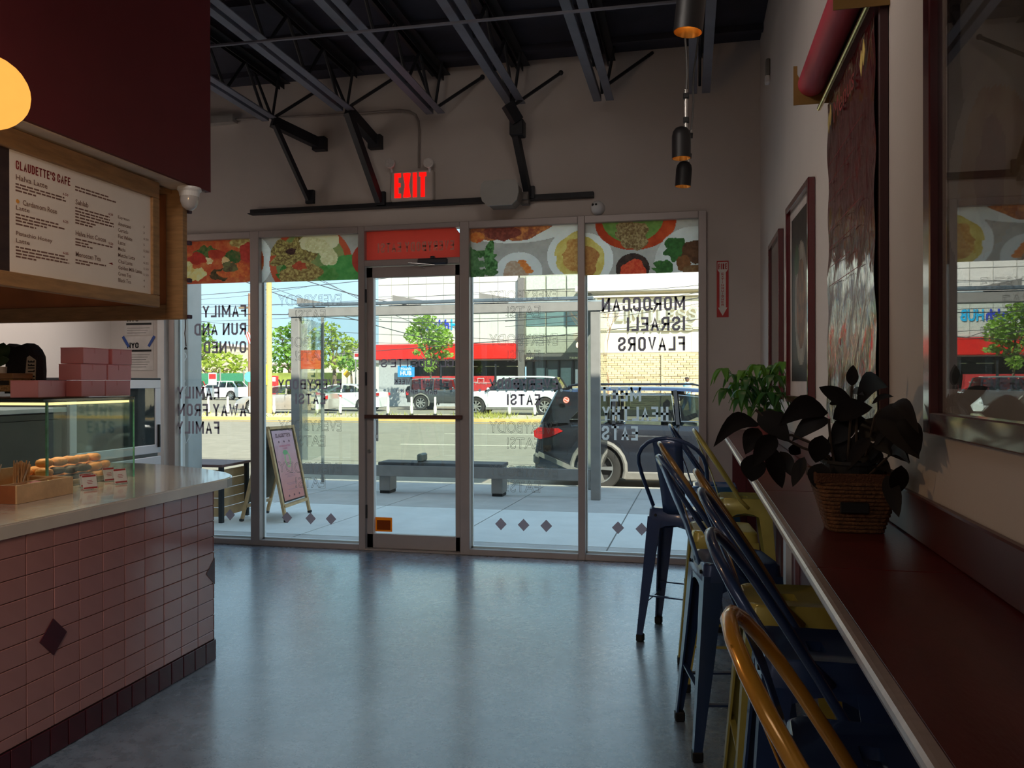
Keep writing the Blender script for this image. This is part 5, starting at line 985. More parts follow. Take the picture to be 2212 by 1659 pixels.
# ---- bus shelter
SY=11.1; m_sh=mat('weathered_shelter_steel',C(150,146,142),.5,metal=.3,var=.08); zg=gz(SY)
m_shg=glass('shelter_glass',(.90,.95,.93),add=.02)
xr_0=atY(695,760,SY+1.35).x; t=thing('bus_shelter','grey steel and glass bus shelter on the sidewalk','bus shelter',(-3.4,11.8,zg))
xa,xb=-5.85,-1.2
for x_,y_,nm in ((xa,SY,'post'),(xb-.14,SY,'post'),(xb-.36,SY+1.35,'post')): MB().box((x_,y_,gz(y_)+.001),(x_+.13,y_+.1,2.499 if y_==SY else 2.639),.004).build(nm,m_sh,t)
MB().box((xa-.03,SY-.02,2.50),(xb+.03,SY+.1,2.625),.004).build('fascia_beam',m_sh,t); MB().box((xa-.03,SY+1.33,2.64),(xb+.03,SY+1.45,2.70),.004).build('fascia_beam',m_sh,t)
MB().box((xa-.02,SY+.11,2.64),(xb+.02,SY+1.32,2.655)).build('roof_glass',mat('shelter_roof_panel',C(150,166,176),.3,spec=.7),t)
MB().box((xa+.13,SY-.03,2.655),(xb-.1,SY+.06,2.70),.006).build('gutter',mat('slate_gutter',C(110,122,132),.4,metal=.4),t)
for px in (848,1035,642): 
    p=atY(px,650,SY); MB().prism([(p.x,2.701),(p.x,2.79),(p.x+.45,2.705)],SY-.01,SY+.3,'y').build('roof_fin',m_sh,t)
MB().box((xa+.131,SY+.02,.26+zg),(xb-.141,SY+.06,.42+zg),.004).build('lower_rail',m_sh,t)
MB().box((xa+.131,SY+.035,.425+zg),(xb-.141,SY+.045,2.499)).build('rear_glass',m_shg,t)
MB().add([(xa+.13,SY+.1,.3),(xr_0,SY+1.35,.3),(xr_0,SY+1.35,2.5),(xa+.13,SY+.1,2.5)],[(0,1,2,3)]).build('side_glass',m_shg,t,solid=.008)
MB().box((xb-.05,SY+.1,.3),(xb-.04,SY+1.34,2.5)).build('side_glass',m_shg,t)
b=MB(); 
for i in range(11): b.box((xa+.131,SY+.03,0),(xa+.131,SY+.03,0)) if False else None
md_=film('frosted_dots',C(196,200,202),.4)
for i in range(34):
    x=xa+.3+i*.131
    if x<xb-.2 : b.lathe((x,SY+.033,1.40),((.0,0),(.021,0)),8,'y')
b.build('safety_dots',md_,t)['kind']='stuff'
q=atY(697,760,SY+.03); MB().box((atY(648,760,SY).x,SY+.024,1.72),(atY(691,760,SY).x,SY+.028,2.00)).build('red_notice',film('red_clear_film',C(236,110,70),.6,alpha=.45),t)
MB().box((atY(648,760,SY).x,SY+.029,.36),(atY(662,760,SY).x,SY+.033,2.4)).build('etched_strip',film('grey_clear_film',C(190,194,190),.6,alpha=.6),t)
xr_=atY(695,760,SY+1.35).x; MB().box((xr_-.02,SY+1.36,gz(SY+1.35)+.001),(xr_+.02,SY+1.40,2.639)).build('post',m_sh,t)
# bench in the shelter
yb=11.25; t=thing('bench','long plain bench inside the bus shelter with armrest stubs','bench',(-3.5,yb,gz(yb)))
a=atY(822,998,yb); b_=atY(1088,1000,yb); zt=a.z+.01
MB().box((a.x,yb-.1,zt-.05),(b_.x,yb+.3,zt),.006).build('seat_board',mat('dark_bench_board',C(96,84,92),.6),t)
for x_ in (a.x,b_.x-.17): MB().box((x_,yb-.06,gz(yb)+.04),(x_+.17,yb+.22,zt-.051),.01).build('bench_leg',m_sh,t); MB().box((x_+.01,yb-.05,gz(yb)),(x_+.16,yb+.21,gz(yb)+.039)).build('bench_foot',m_black,t)
for px in (905,998): 
    p=atY(px,990,yb); MB().box((p.x-.03,yb-.02,zt+.001),(p.x+.05,yb+.25,zt+.12),.02).build('arm_stub',m_sh,t)
# ---- A-frame sign
t=thing('a_frame_sign','wooden A-frame pavement sign with pink poster outside the window','sign',(-4.62,8.45,gz(8.4)))
m_af=mat('pale_pine',C(206,168,120),.55,var=.15,scale=10)
fl=Vector((-4.349,8.131,gz(8.13)));  br=Vector((-4.439+.03,8.864-.15,gz(8.75)))
# front (poster) panel: feet A,B, top C,D ; rear panel: feet E,F
A_=Vector((-4.36,8.13,gz(8.13)+.01)); B_=Vector((-4.20,8.70,gz(8.7)+.01)); E_=Vector((-4.87,8.07,gz(8.07)+.01)); F_=Vector((-4.80,8.74,gz(8.74)+.01))
A_=atZ(618,1128,gz(8.1)); B_=atZ(669,1107,gz(8.85)); E_=atZ(522,1126,gz(8.1)); F_=atZ(577,1108,gz(8.8))
T1=atY(577,922,(A_.y+E_.y)/2+.03); T2=atY(631,918,(B_.y+F_.y)/2-.02)
for p_,q_ in ((A_,T1),(B_,T2)): MB().bar(p_,q_,.035,.03,up=(1,0,0)).build('sign_leg',m_af,t)
for p_,q_ in ((E_,T1+Vector((-.045,0,-.01))),(F_,T2+Vector((-.045,0,-.01)))): MB().bar(p_,q_,.035,.03,up=(1,0,0)).build('sign_leg',m_af,t)
for p_ in (A_,B_,E_,F_): MB().box(p_-Vector((.022,.022,.0)),p_+Vector((.022,.022,.03)),.006).build('foot_cap',m_black,t)
lp=lambda u,v,P0,P1,Q0,Q1:(P0*(1-u)+P1*u)*(1-v)+(Q0*(1-u)+Q1*u)*v
fr=lambda u,v: lp(u,v,A_,B_,T1,T2)
rr_=lambda u,v: lp(u,v,E_,F_,T1+Vector((-.045,0,-.01)),T2+Vector((-.045,0,-.01)))
for f_ in (fr,rr_):
    for v in (.16,.985): MB().bar(f_(0,v),f_(1,v),.03,.05,up=(1,0,0)).build('sign_rail',m_af,t)
nv_=(fr(1,.5)-fr(0,.5)).cross(fr(.5,1)-fr(.5,0)).normalized()
g0,g1,g2,g3=fr(.04,.19),fr(.96,.19),fr(.96,.965),fr(.04,.965)
MB().poly([g0,g1,g2,g3]).build('board',mat('sign_backing',C(70,60,60),.7),t,solid=.006)
p0,p1,p2,p3=[p+nv_*.008 for p in (fr(.09,.21),fr(.91,.21),fr(.91,.95),fr(.09,.95))]
def pinkgrad(X,Y):
    v=(Y/260)[...,None]; n=fbm(X*.03,Y*.03,4)[...,None]*10; out=np.array((222,180,196))*(1-v)+np.array((232,150,140))*v+n-5
    gr=(((X-62)/17)**2+((Y-112)/30)**2<1)&(((X-62)/11)**2+((Y-112)/24)**2>1); out=np.where(gr[...,None],np.array((170,200,140)),out)
    gr=(((X-56)/15)**2+((Y-84)/9)**2<1); out=np.where(gr[...,None],np.array((120,180,130)),out); return out
print_grid('poster',p3,p2-p3,p0-p3,120,260,2.5,pinkgrad,printmat('pavement_poster',trans=.1),t)
b=MB(); U_=(p2-p3); V_=(p3-p0)
def pt(s_,u0,v0,u1,v1,mbx,bold=.01): mbx.text(s_,p0+U_*u0+V_*v0+nv_*.001,U_*(u1-u0),V_*(v1-v0),bold=bold,off=.001)
block_text(b,"CLAUDETTE'S",p0+U_*.14+V_*.90+nv_*.001,U_*.72,V_*.055,.18,.12,off=.001)
for v in (.835,.055):
    for u in (.25,.5,.75):
        c=p0+U_*u+V_*v+nv_*.002; b.add([c-V_*.02,c+U_*.035,c+V_*.02,c-U_*.035],[(0,1,2,3)])
b.build('sign_lettering',mat('plum_ink',C(116,70,84),.6),t)
b=MB(); pt("HANDCRAFTED",.22,.76,.78,.785,b); pt("COFFEE",.4,.725,.6,.745,b); b.build('sign_subtitle',mat('rose_ink',C(220,110,140),.6),t)
b=MB()
for v,w_ in ((.36,.5),(.34,.3),(.32,.4),(.23,.5),(.21,.4),(.14,.5)): b.add([p0+U_*(.5-w_/2)+V_*v+nv_*.002,p0+U_*(.5+w_/2)+V_*v+nv_*.002,p0+U_*(.5+w_/2)+V_*(v+.006)+nv_*.002,p0+U_*(.5-w_/2)+V_*(v+.006)+nv_*.002],[(0,1,2,3)])
b.build('sign_small_print',mat('grey_rose_ink',C(180,130,140),.6),t)
MB().poly([rr_(.04,.19),rr_(.96,.19),rr_(.96,.97),rr_(.04,.97)]).build('rear_board',mat('chalkboard',C(96,84,66),.8),t,solid=.006)
MB().tube([rr_(1,.62),fr(1,.62)],.004,5).build('hinge_stay',m_sh,t)
# ---- wooden planter left
pR=atZ(480,1130,gz(7.9)); t=thing('planter_box','pale wooden planter box with black steel frame outside the left window','planter',(pR.x-.6,8.1,gz(8.1)))
zt=atY(478,1010,pR.y).z; x1=pR.x-.03
for i in range(5):
    z0=gz(8)+.06+i*(zt-gz(8)-.09)/5; MB().box((x1-1.15,pR.y+.03,z0+.004),(x1-.02,pR.y+.055,z0+(zt-gz(8)-.09)/5-.004),.003).build('plank',m_af,t); MB().box((x1-.019,pR.y+.07,z0+.004),(x1+.004,pR.y+.5,z0+(zt-gz(8)-.09)/5-.004),.003).build('plank',m_af,t)
for dx,dy in ((0,0),(0,.52),(-1.2,0),(-1.2,.52)): MB().box((x1+dx-.018,pR.y+dy,gz(8.0)+.0),(x1+dx+.03,pR.y+dy+.045,zt),.003).build('frame_post',m_darkmetal,t)
MB().box((x1-1.22,pR.y-.01,zt+.001),(x1+.04,pR.y+.58,zt+.03),.004).build('top_rim',mat('reddish_rim',C(120,84,80),.6),t)
# outer grey column with white scribble, left pane
t=thing('street_column','grey painted steel column with white scribbled graffiti outside the leftmost pane','column',(-5.2,7.6,0))
c0=atY(380,700,7.7); c1=atY(406,700,7.7); MB().box((c0.x-.3,7.7,gz(7.7)+.0),(c1.x,7.95,3.6),.006).build('column_shaft',mat('pale_grey_column',C(186,186,184),.6,var=.05),t)
b=MB(); sc=lambda pts: b.tube([atY(x,y,7.695) for x,y in pts],.006,5)
sc([(386,762),(392,759),(401,764),(403,771),(398,780),(390,788),(387,778),(386,762)]); sc([(389,788),(388,800),(394,796),(396,804),(388,812),(386,822),(394,815),(400,822),(396,832),(388,838),(390,848),(398,842),(402,834)])
sc([(384,850),(386,870),(392,846),(396,880),(400,852)]); sc([(396,890),(398,930),(402,958),(412,938)]); b.build('graffiti',mat('white_marker',C(236,236,236),.6),t)
# ---- cars
def car(name,label,cx,cy,zr,heading,L_,W_,H_,body,colors,group=None,wheel_r=.35,cabin=None,profile=None,wb=(.18,.80),ride=.2,windows=None,roofz=None,spokes=8,tail=None,glassm=None,arch=None,detail=1):
    """local x forward (0..L from rear), y half-width; heading +1 faces +X, -1 faces -X"""
    t=thing('car',label,'car',(cx,cy,zr),0 if heading>0 else PI,group)
    def prof(x):
        for (a,za),(b,zb) in zip(profile,profile[1:]):
            if a<=x<=b: return za+(zb-za)*(x-a)/max(1e-6,b-a)
        return profile[-1][1]
    XW=[L_*wb[0],L_*wb[1]]; R_=wheel_r*1.13; N=64; vs=[]; rows=9
    belt=max(z for _,z in profile)
    for i in range(N+1):
        x=L_*i/N; zt=prof(x); zb=ride+.02*abs(math.cos(PI*x/L_))
        for xw in XW:
            if abs(x-xw)<R_: zb=max(zb,wheel_r+math.sqrt(R_*R_-(x-xw)**2))
        zb=min(zb,zt-.02); e=min(x,L_-x)/(.16*L_); hw=W_/2*(1-.16*max(0,1-e)**2)
        sec=[]
        for k in range(rows):
            v=k/(rows-1); z=zb+(zt-zb)*v; f=(1-.035*abs(v-.45)*2)-(0.06 if v==1 else 0); sec.append((hw*f,z))
        full=[(-y,z) for y,z in sec]+[(-sec[-1][0]*.5,zt+.02),(0,zt+.03),(sec[-1][0]*.5,zt+.02)]+[(y,z) for y,z in reversed(sec)]
        vs+=[(x-L_/2,y,z) for y,z in full]
    n=rows*2+3; fs=[(i*n+k,i*n+k+1,(i+1)*n+k+1,(i+1)*n+k) for i in range(N) for k in range(n-1)]+[tuple(range(n)),tuple(range(N*n,(N+1)*n))[::-1]]
    MB().add(vs,fs).build('car_body',body,t,smooth=50,local=True)
    gm=glassm or glass('car_window_glass',(.35,.42,.40),add=.03)
    hw=W_/2; b0,b1,r0,r1=cabin; zb_=belt-.02; rz=roofz or H_
    yy=lambda z: hw*.95-(z-belt)*.28
    def zr_(x): 
        u=(x-r0)/(r1-r0); return rz-.05*(abs(u-.5)*2)**3
    # roof
    vs=[];M=12
    for i in range(M+1):
        x=r0+(r1-r0)*i/M; z=zr_(x); vs+=[(x-L_/2,s_*yy(z)*k_,z+d_) for s_,k_,d_ in ((-1,1.0,-.035),(-1,.96,.0),(-1,.6,.03),(1,0,.04),(1,.6,.03),(1,.96,.0),(1,1.0,-.035))]
    MB().add(vs,[(i*7+k,i*7+k+1,(i+1)*7+k+1,(i+1)*7+k) for i in range(M) for k in range(6)]).build('roof_panel',colors.get('roof',body),t,smooth=50,local=True)
    # pillars + windows
    pil=MB()
    for s_ in (-1,1):
        y_b,y_r=s_*yy(belt),s_*yy(rz-.03)
        pil.bar((b0-L_/2,y_b,belt-.03),(r0-L_/2,y_r,rz-.05),.07,.09); pil.bar((b1-L_/2,y_b,belt-.03),(r1-L_/2,y_r,rz-.05),.05,.07)
        for xa_,xb_ in windows[1]: pil.bar((xa_-L_/2,y_b,belt-.03),(xb_-L_/2,y_r,rz-.04),.06,.08,up=(0,1,0))
    pil.build('roof_pillars',colors.get('pillar',body),t,local=True)
    for s_ in (-1,1):
        for poly_ in windows[0]:
            MB().poly([(x-L_/2,s_*(yy(z)+.004),z) for x,z in poly_]).build('side_window',gm,t,local=True)
            if colors.get('trim'): MB().tube([(x-L_/2,s_*(yy(z)+.008),z) for x,z in poly_],.011,5,closed=True).build('window_trim',colors['trim'],t,local=True)
    MB().poly([(b1-L_/2,-yy(belt)*.97,belt),(b1-L_/2,yy(belt)*.97,belt),(r1-L_/2,yy(rz)*.96,rz-.03),(r1-L_/2,-yy(rz)*.96,rz-.03)]).build('windscreen',gm,t,local=True)
    MB().poly([(b0-L_/2,-yy(belt)*.97,belt),(b0-L_/2,yy(belt)*.97,belt),(r0-L_/2,yy(rz)*.96,rz-.03),(r0-L_/2,-yy(rz)*.96,rz-.03)]).build('rear_window',gm,t,local=True)
    # seats inside
    sm=mat('dark_car_seat',C(60,58,56),.8)
    for xs_ in (r1-.75,r1-1.65):
        for s_ in (-1,1): MB().box((xs_-L_/2-.08,s_*.38-.24,belt-.4),(xs_-L_/2+.08,s_*.38+.24,belt+.18),.05).box((xs_-L_/2-.05,s_*.38-.13,belt+.2),(xs_-L_/2+.05,s_*.38+.13,belt+.36),.04).build('car_seat',sm,t,local=True)
    mtire=mat('tyre_rubber',C(46,44,42),.85,bump=.2); mrim=colors.get('rim') or mat('alloy_rim',C(196,194,190),.3,metal=.8)
    for xw in XW:
        for s_ in (-1,1):
            yo=s_*(hw-.01); yi_=s_*(hw-.24); wr=wheel_r
            prof_=[(wr*.62,yo-s_*.02),(wr*.70,yo),(wr*.95,yo-s_*.005),(wr,yo-s_*.04),(wr,yi_+s_*.04),(wr*.9,yi_),(wr*.5,yi_)]
            wh=MB().lathe((xw-L_/2,0,wheel_r),prof_,26,'y').build('wheel',mtire,t,local=True,smooth=40)
            rm=MB().lathe((xw-L_/2,0,wheel_r),[(wr*.64,yo-s_*.012),(wr*.6,yo-s_*.02),(wr*.57,yo-s_*.09)],26,'y'); rm.lathe((xw-L_/2,0,wheel_r),[(0,yo-s_*.01),(wr*.14,yo-s_*.015),(wr*.16,yo-s_*.08)],12,'y')
            for k in range(spokes):
                a=2*PI*k/spokes; c=Vector((xw-L_/2,yo-s_*.03,wheel_r)); rm.bar(c+Vector((math.cos(a),0,math.sin(a)))*wr*.12,c+Vector((math.cos(a),0,math.sin(a)))*wr*.61,wr*.12,.03,up=(0,1,0),w2=wr*.17)
            rm.build('rim',mrim,wh,local=True)
            MB().lathe((xw-L_/2,0,wheel_r),[(0,yo-s_*.10),(wr*.58,yo-s_*.10)],18,'y').build('brake_disc',mat('dark_wheel_well',C(40,40,42),.7),wh,local=True)
            if arch: 
                MB().tube([(xw-L_/2+R_*1.04*math.cos(a),s_*(hw*.985+.012),wheel_r+R_*1.04*math.sin(a)) for a in [-.35+ (PI+.7)*k/14 for k in range(15)]],.04,8).build('arch_trim',arch,t,local=True)
    if colors.get('sill'): 
        for s_ in (-1,1): MB().box((XW[0]+R_-L_/2,s_*(hw*.97)-.03,ride-.04),(XW[1]-R_-L_/2,s_*(hw*.97)+.03,ride+.1),.02).build('sill_trim',colors['sill'],t,local=True)
    MB().box((-L_/2+.3,-hw*.8,ride-.03),(L_/2-.3,hw*.8,ride+.15)).build('underbody',mat('underbody_black',C(26,26,26),.9),t,local=True)
    for s_ in (-1,1):
        MB().ell((b1-L_/2-.18,s_*(hw+.08),belt+.08),(.07,.10,.08)).build('wing_mirror',body,t,local=True,smooth=True)
        MB().box((L_/2-.22,s_*hw*.70-.2,prof(L_-.05)-.22),(L_/2-.035,s_*hw*.70+.2,prof(L_-.05)-.08),.03).build('headlight',mat('headlight_glass',C(220,224,226),.15,coat=.5),t,local=True)
        if tail: MB().prism([(x-L_/2,z) for x,z in tail],s_*(hw*.86),s_*(hw*.955+.012),'y').build('tail_light',mat('red_tail_lens',C(214,40,40),.2,coat=.6),t,local=True)
    for xd in windows[2]:
        for s_ in (-1,1): MB().box((xd-L_/2-.006,s_*hw*.985-.002,ride+.12),(xd-L_/2+.006,s_*hw*.985+.004,belt-.06)).build('door_gap',m_black,t,local=True)
    return t
mblk=mat('near_black_metallic_paint',C(40,42,50),.18,metal=.3,coat=1,var=.05,scale=2)
mtrimc=mat('chrome_trim',C(214,214,214),.15,metal=1)
mgreyp=mat('grey_plastic_cladding',C(120,116,110),.6)
suvgl=glass('tinted_suv_glass',(.20,.25,.24),add=.03)
suv_x0=atY(1152,920,13.45).x; L_=4.95; suvY=14.42
suv=car('car','black family SUV parked at the near kerb, cut off by the right window edge',suv_x0+L_/2,suvY,-.315,1,L_,1.93,1.76,mblk,{'trim':mtrimc,'roof':mat('dark_blue_metallic_roof',C(48,62,96),.2,metal=.3,coat=1),'sill':mgreyp},wheel_r=.385,cabin=(.16,3.72,.42,2.95),
   profile=[(0,.72),(.02,1.02),(.10,1.13),(.6,1.15),(3.7,1.08),(4.3,.98),(4.8,.82),(4.95,.62)],wb=(.223,.79),ride=.24,
   windows=([[(.62,1.20),(.98,1.58),(1.30,1.60),(1.30,1.20)],[(1.42,1.19),(1.42,1.61),(2.30,1.61),(2.36,1.18)],[(2.46,1.18),(2.42,1.61),(2.92,1.56),(3.52,1.17)]],[(1.36,1.36),(2.41,2.36)],(1.38,2.42,3.45)),roofz=1.72,spokes=5,tail=[(.01,.90),(.0,1.0),(.08,1.06),(.42,1.05),(.50,1.0),(.28,.90),(.1,.86)],arch=mgreyp,glassm=suvgl)
for s_ in (-1,1): MB().poly([(x-L_/2,s_*(1.93/2*.95-(z-1.15)*.28+.002),z) for x,z in ((.12,1.12),(.40,1.68),(.96,1.64),(.98,1.59),(.61,1.19),(.62,1.14))]).build('rear_pillar_panel',mblk,suv,local=True)
MB().prism([(-L_/2+.28,1.69),(-L_/2+.62,1.755),(-L_/2+.62,1.71),(-L_/2+.30,1.655)],-.62,.62,'y').build('roof_spoiler',mblk,suv,local=True)
MB().bar((-L_/2+.08,-.965,.62),(-L_/2+.75,-.975,.34),.05,.07).box((-L_/2-.03,-.85,.42),(-L_/2+.1,.85,.62),.04).build('rear_bumper_trim',mgreyp,suv,local=True)
MB().box((-L_/2+.55,-.93,1.61),(L_/2-2.1,-.0,1.70),.03) 
for k in (-1,1): MB().tube([(-L_/2+.55,k*.66,1.755),(-L_/2+.7,k*.66,1.79),(L_/2-2.3,k*.66,1.79),(L_/2-2.15,k*.66,1.755)],.016,6).build('roof_rail',mblk,suv,local=True)
st_=thing('no_smoking_sticker','round red and white sticker on the rear quarter glass of the black SUV','sticker',tuple(atY(1223,864,suvY-.93)))
c=atY(1223,864,suvY-.945); MB().lathe(c,((0,0),(.055,0),(.055,.004)),20,'y').build('sticker_disc',mat('red_orange_sticker',C(236,92,60),.5),st_); MB().lathe(c+Vector((0,-.001,0)),((.036,0),(.045,0)),20,'y').bar(c+Vector((-.028,-.002,.015)),c+Vector((.028,-.002,-.015)),.014,.002,up=(0,1,0)).build('sticker_ring',m_white,st_)
# driver
def skinned(name,verts,edges,radii,material,parent,loc=(0,0,0),sub=1,keep_local=True):
    me=D.meshes.new(name); me.from_pydata(verts,edges,[]); ob=D.objects.new(name,me); COL.objects.link(ob)
    md=ob.modifiers.new('s','SKIN'); me.skin_vertices[0].data[0].use_root=True
    for i,r_ in enumerate(radii): me.skin_vertices[0].data[i].radius=(r_,r_) if not isinstance(r_,tuple) else r_
    s_=ob.modifiers.new('d','SUBSURF'); s_.levels=sub; s_.render_levels=sub
    dg=bpy.context.evaluated_depsgraph_get(); m2=D.meshes.new_from_object(ob.evaluated_get(dg)); D.objects.remove(ob); m2.materials.clear(); m2.materials.append(material); m2.name=name
    m2.polygons.foreach_set('use_smooth',[True]*len(m2.polygons)); o2=D.objects.new(name,m2); COL.objects.link(o2)
    if parent is not None: o2.parent=parent
    o2.location=loc; return o2
m_skin=mat('skin_brown',C(110,76,58),.6); m_cloth=mat('dark_jacket',C(50,54,60),.9)
dp=atY(1466,905,suvY+.35); t=thing('person','driver in dark clothes sitting at the wheel of the black SUV','person',(dp.x,suvY+.35,.55))
zz=.55
skinned('body',[(0,0,.0),(-.03,0,.25),(-.04,0,.48),(-.02,0,.60),(-.04,.19,.50),(-.04,-.19,.50),(.08,.25,.28),(.08,-.25,.28),(.33,.14,.38),(.33,-.14,.38),(.40,.1,.0),(.40,-.1,.0)],[(0,1),(1,2),(2,3),(2,4),(2,5),(4,6),(5,7),(6,8),(7,9),(0,10),(0,11)],[.15,.14,.13,.06,.07,.07,.05,.05,.04,.04,.08,.08],m_cloth,t)
hd=MB().ell((.0,0,.74),(.10,.08,.125),14,10).ell((.10,0,.73),(.025,.018,.025),8,6).ell((-.01,.085,.73),(.02,.012,.03),6,5).ell((-.01,-.085,.73),(.02,.012,.03),6,5); hd.build('head',m_skin,t,smooth=True,local=True)
MB().ell((-.025,0,.775),(.105,.09,.10),14,8).build('hair',m_black,t,smooth=True,local=True)
MB().lathe((.48,0,.40),((.17,0),(.185,.015),(.17,.03),(.155,.015),(.17,0)),20,'x').build('steering_wheel',m_black,suv,local=True).location=(dp.x-suv.location.x,.35,.87-.0)
mwh=mat('white_car_paint',C(240,240,238),.2,coat=1,var=.02); msil=mat('silver_beige_car_paint',C(190,180,170),.25,metal=.4,coat=1,var=.04); mjp=mat('dark_grey_jeep_paint',C(66,68,70),.3,coat=.6); mred=mat('red_car_paint',C(206,44,50),.25,coat=1)
dkg=glass('dark_car_glass',(.16,.20,.22),add=.05)
FARZ=-.06
car('car','white luxury SUV parked across the avenue behind the right-hand door pane lettering',(-10.9-5.55)/2,38.0,FARZ,-1,5.36,1.98,1.87,mwh,{'pillar':mat('black_pillar',C(30,32,36),.4),'sill':mgreyp},wheel_r=.42,cabin=(.22,3.95,.6,3.05),profile=[(0,.8),(.1,1.16),(3.9,1.16),(4.9,1.08),(5.3,.9),(5.36,.7)],wb=(.2,.82),ride=.3,windows=([[(.7,1.2),(.95,1.72),(1.9,1.74),(1.9,1.2)],[(2.0,1.2),(2.0,1.74),(2.95,1.72),(3.7,1.2)]],[(1.95,1.95),(2.9,2.8)],(1.5,2.7,3.8)),roofz=1.83,glassm=dkg,tail=[(0,.98),(.3,1.0),(.3,1.1),(0,1.1)])
car('car','dark grey soft-top boxy four-wheel drive parked in front of the pharmacy windows',(-15.7-11.2)/2,43.9,FARZ,1,4.3,1.85,1.83,mjp,{'roof':mat('grey_hard_top',C(120,122,120),.6),'pillar':mjp},wheel_r=.42,cabin=(.25,2.95,.25,2.75),profile=[(0,1.1),(.1,1.15),(2.9,1.15),(3.0,1.12),(4.0,1.06),(4.25,1.0),(4.3,.6)],wb=(.2,.79),ride=.42,windows=([[(.4,1.2),(.4,1.68),(1.5,1.68),(1.5,1.2)],[(1.65,1.2),(1.65,1.68),(2.62,1.68),(2.74,1.2)]],[(1.57,1.57)],(1.6,2.8)),roofz=1.78,arch=mat('grey_fender_flare',C(130,126,118),.7),tail=[(0,.85),(.1,.85),(.1,1.05),(0,1.05)])
sp_=MB().lathe((0,0,0),((.2,.0),(.4,.02),(.42,.1),(.42,.2),(.2,.22)),20,'x').build('spare_wheel',mat('tyre_rubber',C(46,44,42),.85),None,local=True); sp_.parent=[o for o in D.objects if o.get('label','').startswith('dark grey soft-top')][0]; sp_.location=(-2.38,0,.95)
car('car','silver sedan driving behind the white lane posts, left of the door',(-23.3-17.3)/2,38.2,FARZ,-1,5.2,1.85,1.42,msil,{},wheel_r=.335,cabin=(.95,3.75,1.5,3.0),profile=[(0,.72),(.05,.98),(.95,1.0),(3.7,.93),(4.7,.82),(5.1,.66),(5.2,.5)],wb=(.235,.80),ride=.22,windows=([[(1.3,1.02),(1.62,1.32),(2.2,1.36),(2.2,1.02)],[(2.3,1.02),(2.3,1.36),(2.95,1.32),(3.5,1.0)]],[(2.25,2.25)],(1.35,2.3,3.5)),roofz=1.42,tail=[(0,.74),(.3,.76),(.3,.92),(0,.92)])
car('car','white sedan behind the silver one, next to the door frame',-18.72,41.6,FARZ,-1,4.75,1.82,1.46,mwh,{},wheel_r=.34,cabin=(.7,3.75,1.4,2.9),profile=[(0,.75),(.05,1.04),(.7,1.06),(3.7,.97),(4.5,.84),(4.75,.6)],wb=(.2,.79),ride=.22,windows=([[(1.15,1.06),(1.55,1.36),(2.1,1.40),(2.1,1.04)],[(2.2,1.04),(2.2,1.40),(2.85,1.36),(3.45,1.0)]],[(2.15,2.15)],(1.3,2.3,3.4)),roofz=1.46,tail=[(0,.85),(.3,.88),(.3,1.0),(0,1.0)])
car('car','white crossover parked at the green fence far left',-41.7,66.0,FARZ,-1,4.9,1.95,1.75,mwh,{'pillar':mwh},wheel_r=.40,cabin=(.35,3.75,.8,2.85),profile=[(0,.8),(.1,1.15),(3.7,1.1),(4.6,.96),(4.9,.65)],wb=(.19,.8),ride=.26,windows=([[(.75,1.16),(1.05,1.5),(1.35,1.56),(1.35,1.16)],[(1.45,1.16),(1.45,1.58),(2.1,1.6),(2.1,1.14)],[(2.2,1.14),(2.2,1.6),(2.75,1.56),(3.4,1.12)]],[(1.4,1.4),(2.15,2.15)],(1.4,2.2,3.4)),roofz=1.70,glassm=dkg)
car('car','red pickup partly hidden at the far left edge of the window',-46.4,68.5,FARZ,-1,4.8,1.9,1.8,mred,{},wheel_r=.38,cabin=(1.5,3.4,1.7,2.8),profile=[(0,.8),(.1,1.1),(3.4,1.1),(4.5,1.0),(4.8,.7)],wb=(.2,.8),ride=.3,windows=([[(1.7,1.15),(1.9,1.6),(2.7,1.6),(3.1,1.12)]],[],(1.6,3.0)),roofz=1.75)
# ---- pharmacy building across the avenue
Y0=50.; m_cv=mat('pale_grey_render',C(208,202,196),.85,var=.03,scale=.6); m_redband=mat('bright_red_fascia',C(232,34,26),.45,var=.03,scale=1)
t=thing('pharmacy_building','large pale grey pharmacy building with red fascia band across the avenue','building',(-15.5,Y0,FARZ))
XA,XB=-20.04,-10.66
MB().box((XA,Y0,2.9),(XB,Y0+22,10.2)).build('upper_wall',m_cv,t); MB().box((XA,Y0,FARZ),(XA+2.2,Y0+22,2.895)).box((XA+2.21,Y0,FARZ),(XB,Y0+22,.45)).build('lower_wall',mat('grey_panel_wall',C(176,174,176),.7),t)
MB().box((XA-.9,Y0-.35,2.96),(XB-.1,Y0-.01,3.98),.05).build('red_fascia',m_redband,t)
for k in range(7): MB().box((XA+1.2*k+.9,Y0-.03,4.0),(XA+1.2*k+.915,Y0-.005,10.2)).build('wall_joint',mat('joint_grey',C(170,166,160),.9),t)
for z in (5.9,7.9): MB().box((XA,Y0-.03,z),(XB,Y0-.005,z+.03)).build('wall_joint',mat('joint_grey',C(170,166,160),.9),t)
MB().box((XA+2.21,Y0+.25,.46),(XB,Y0+.3,2.89)).build('shop_interior_panel',mat('dark_shop_interior',C(70,60,56),.5),t)
xw=XA+2.21
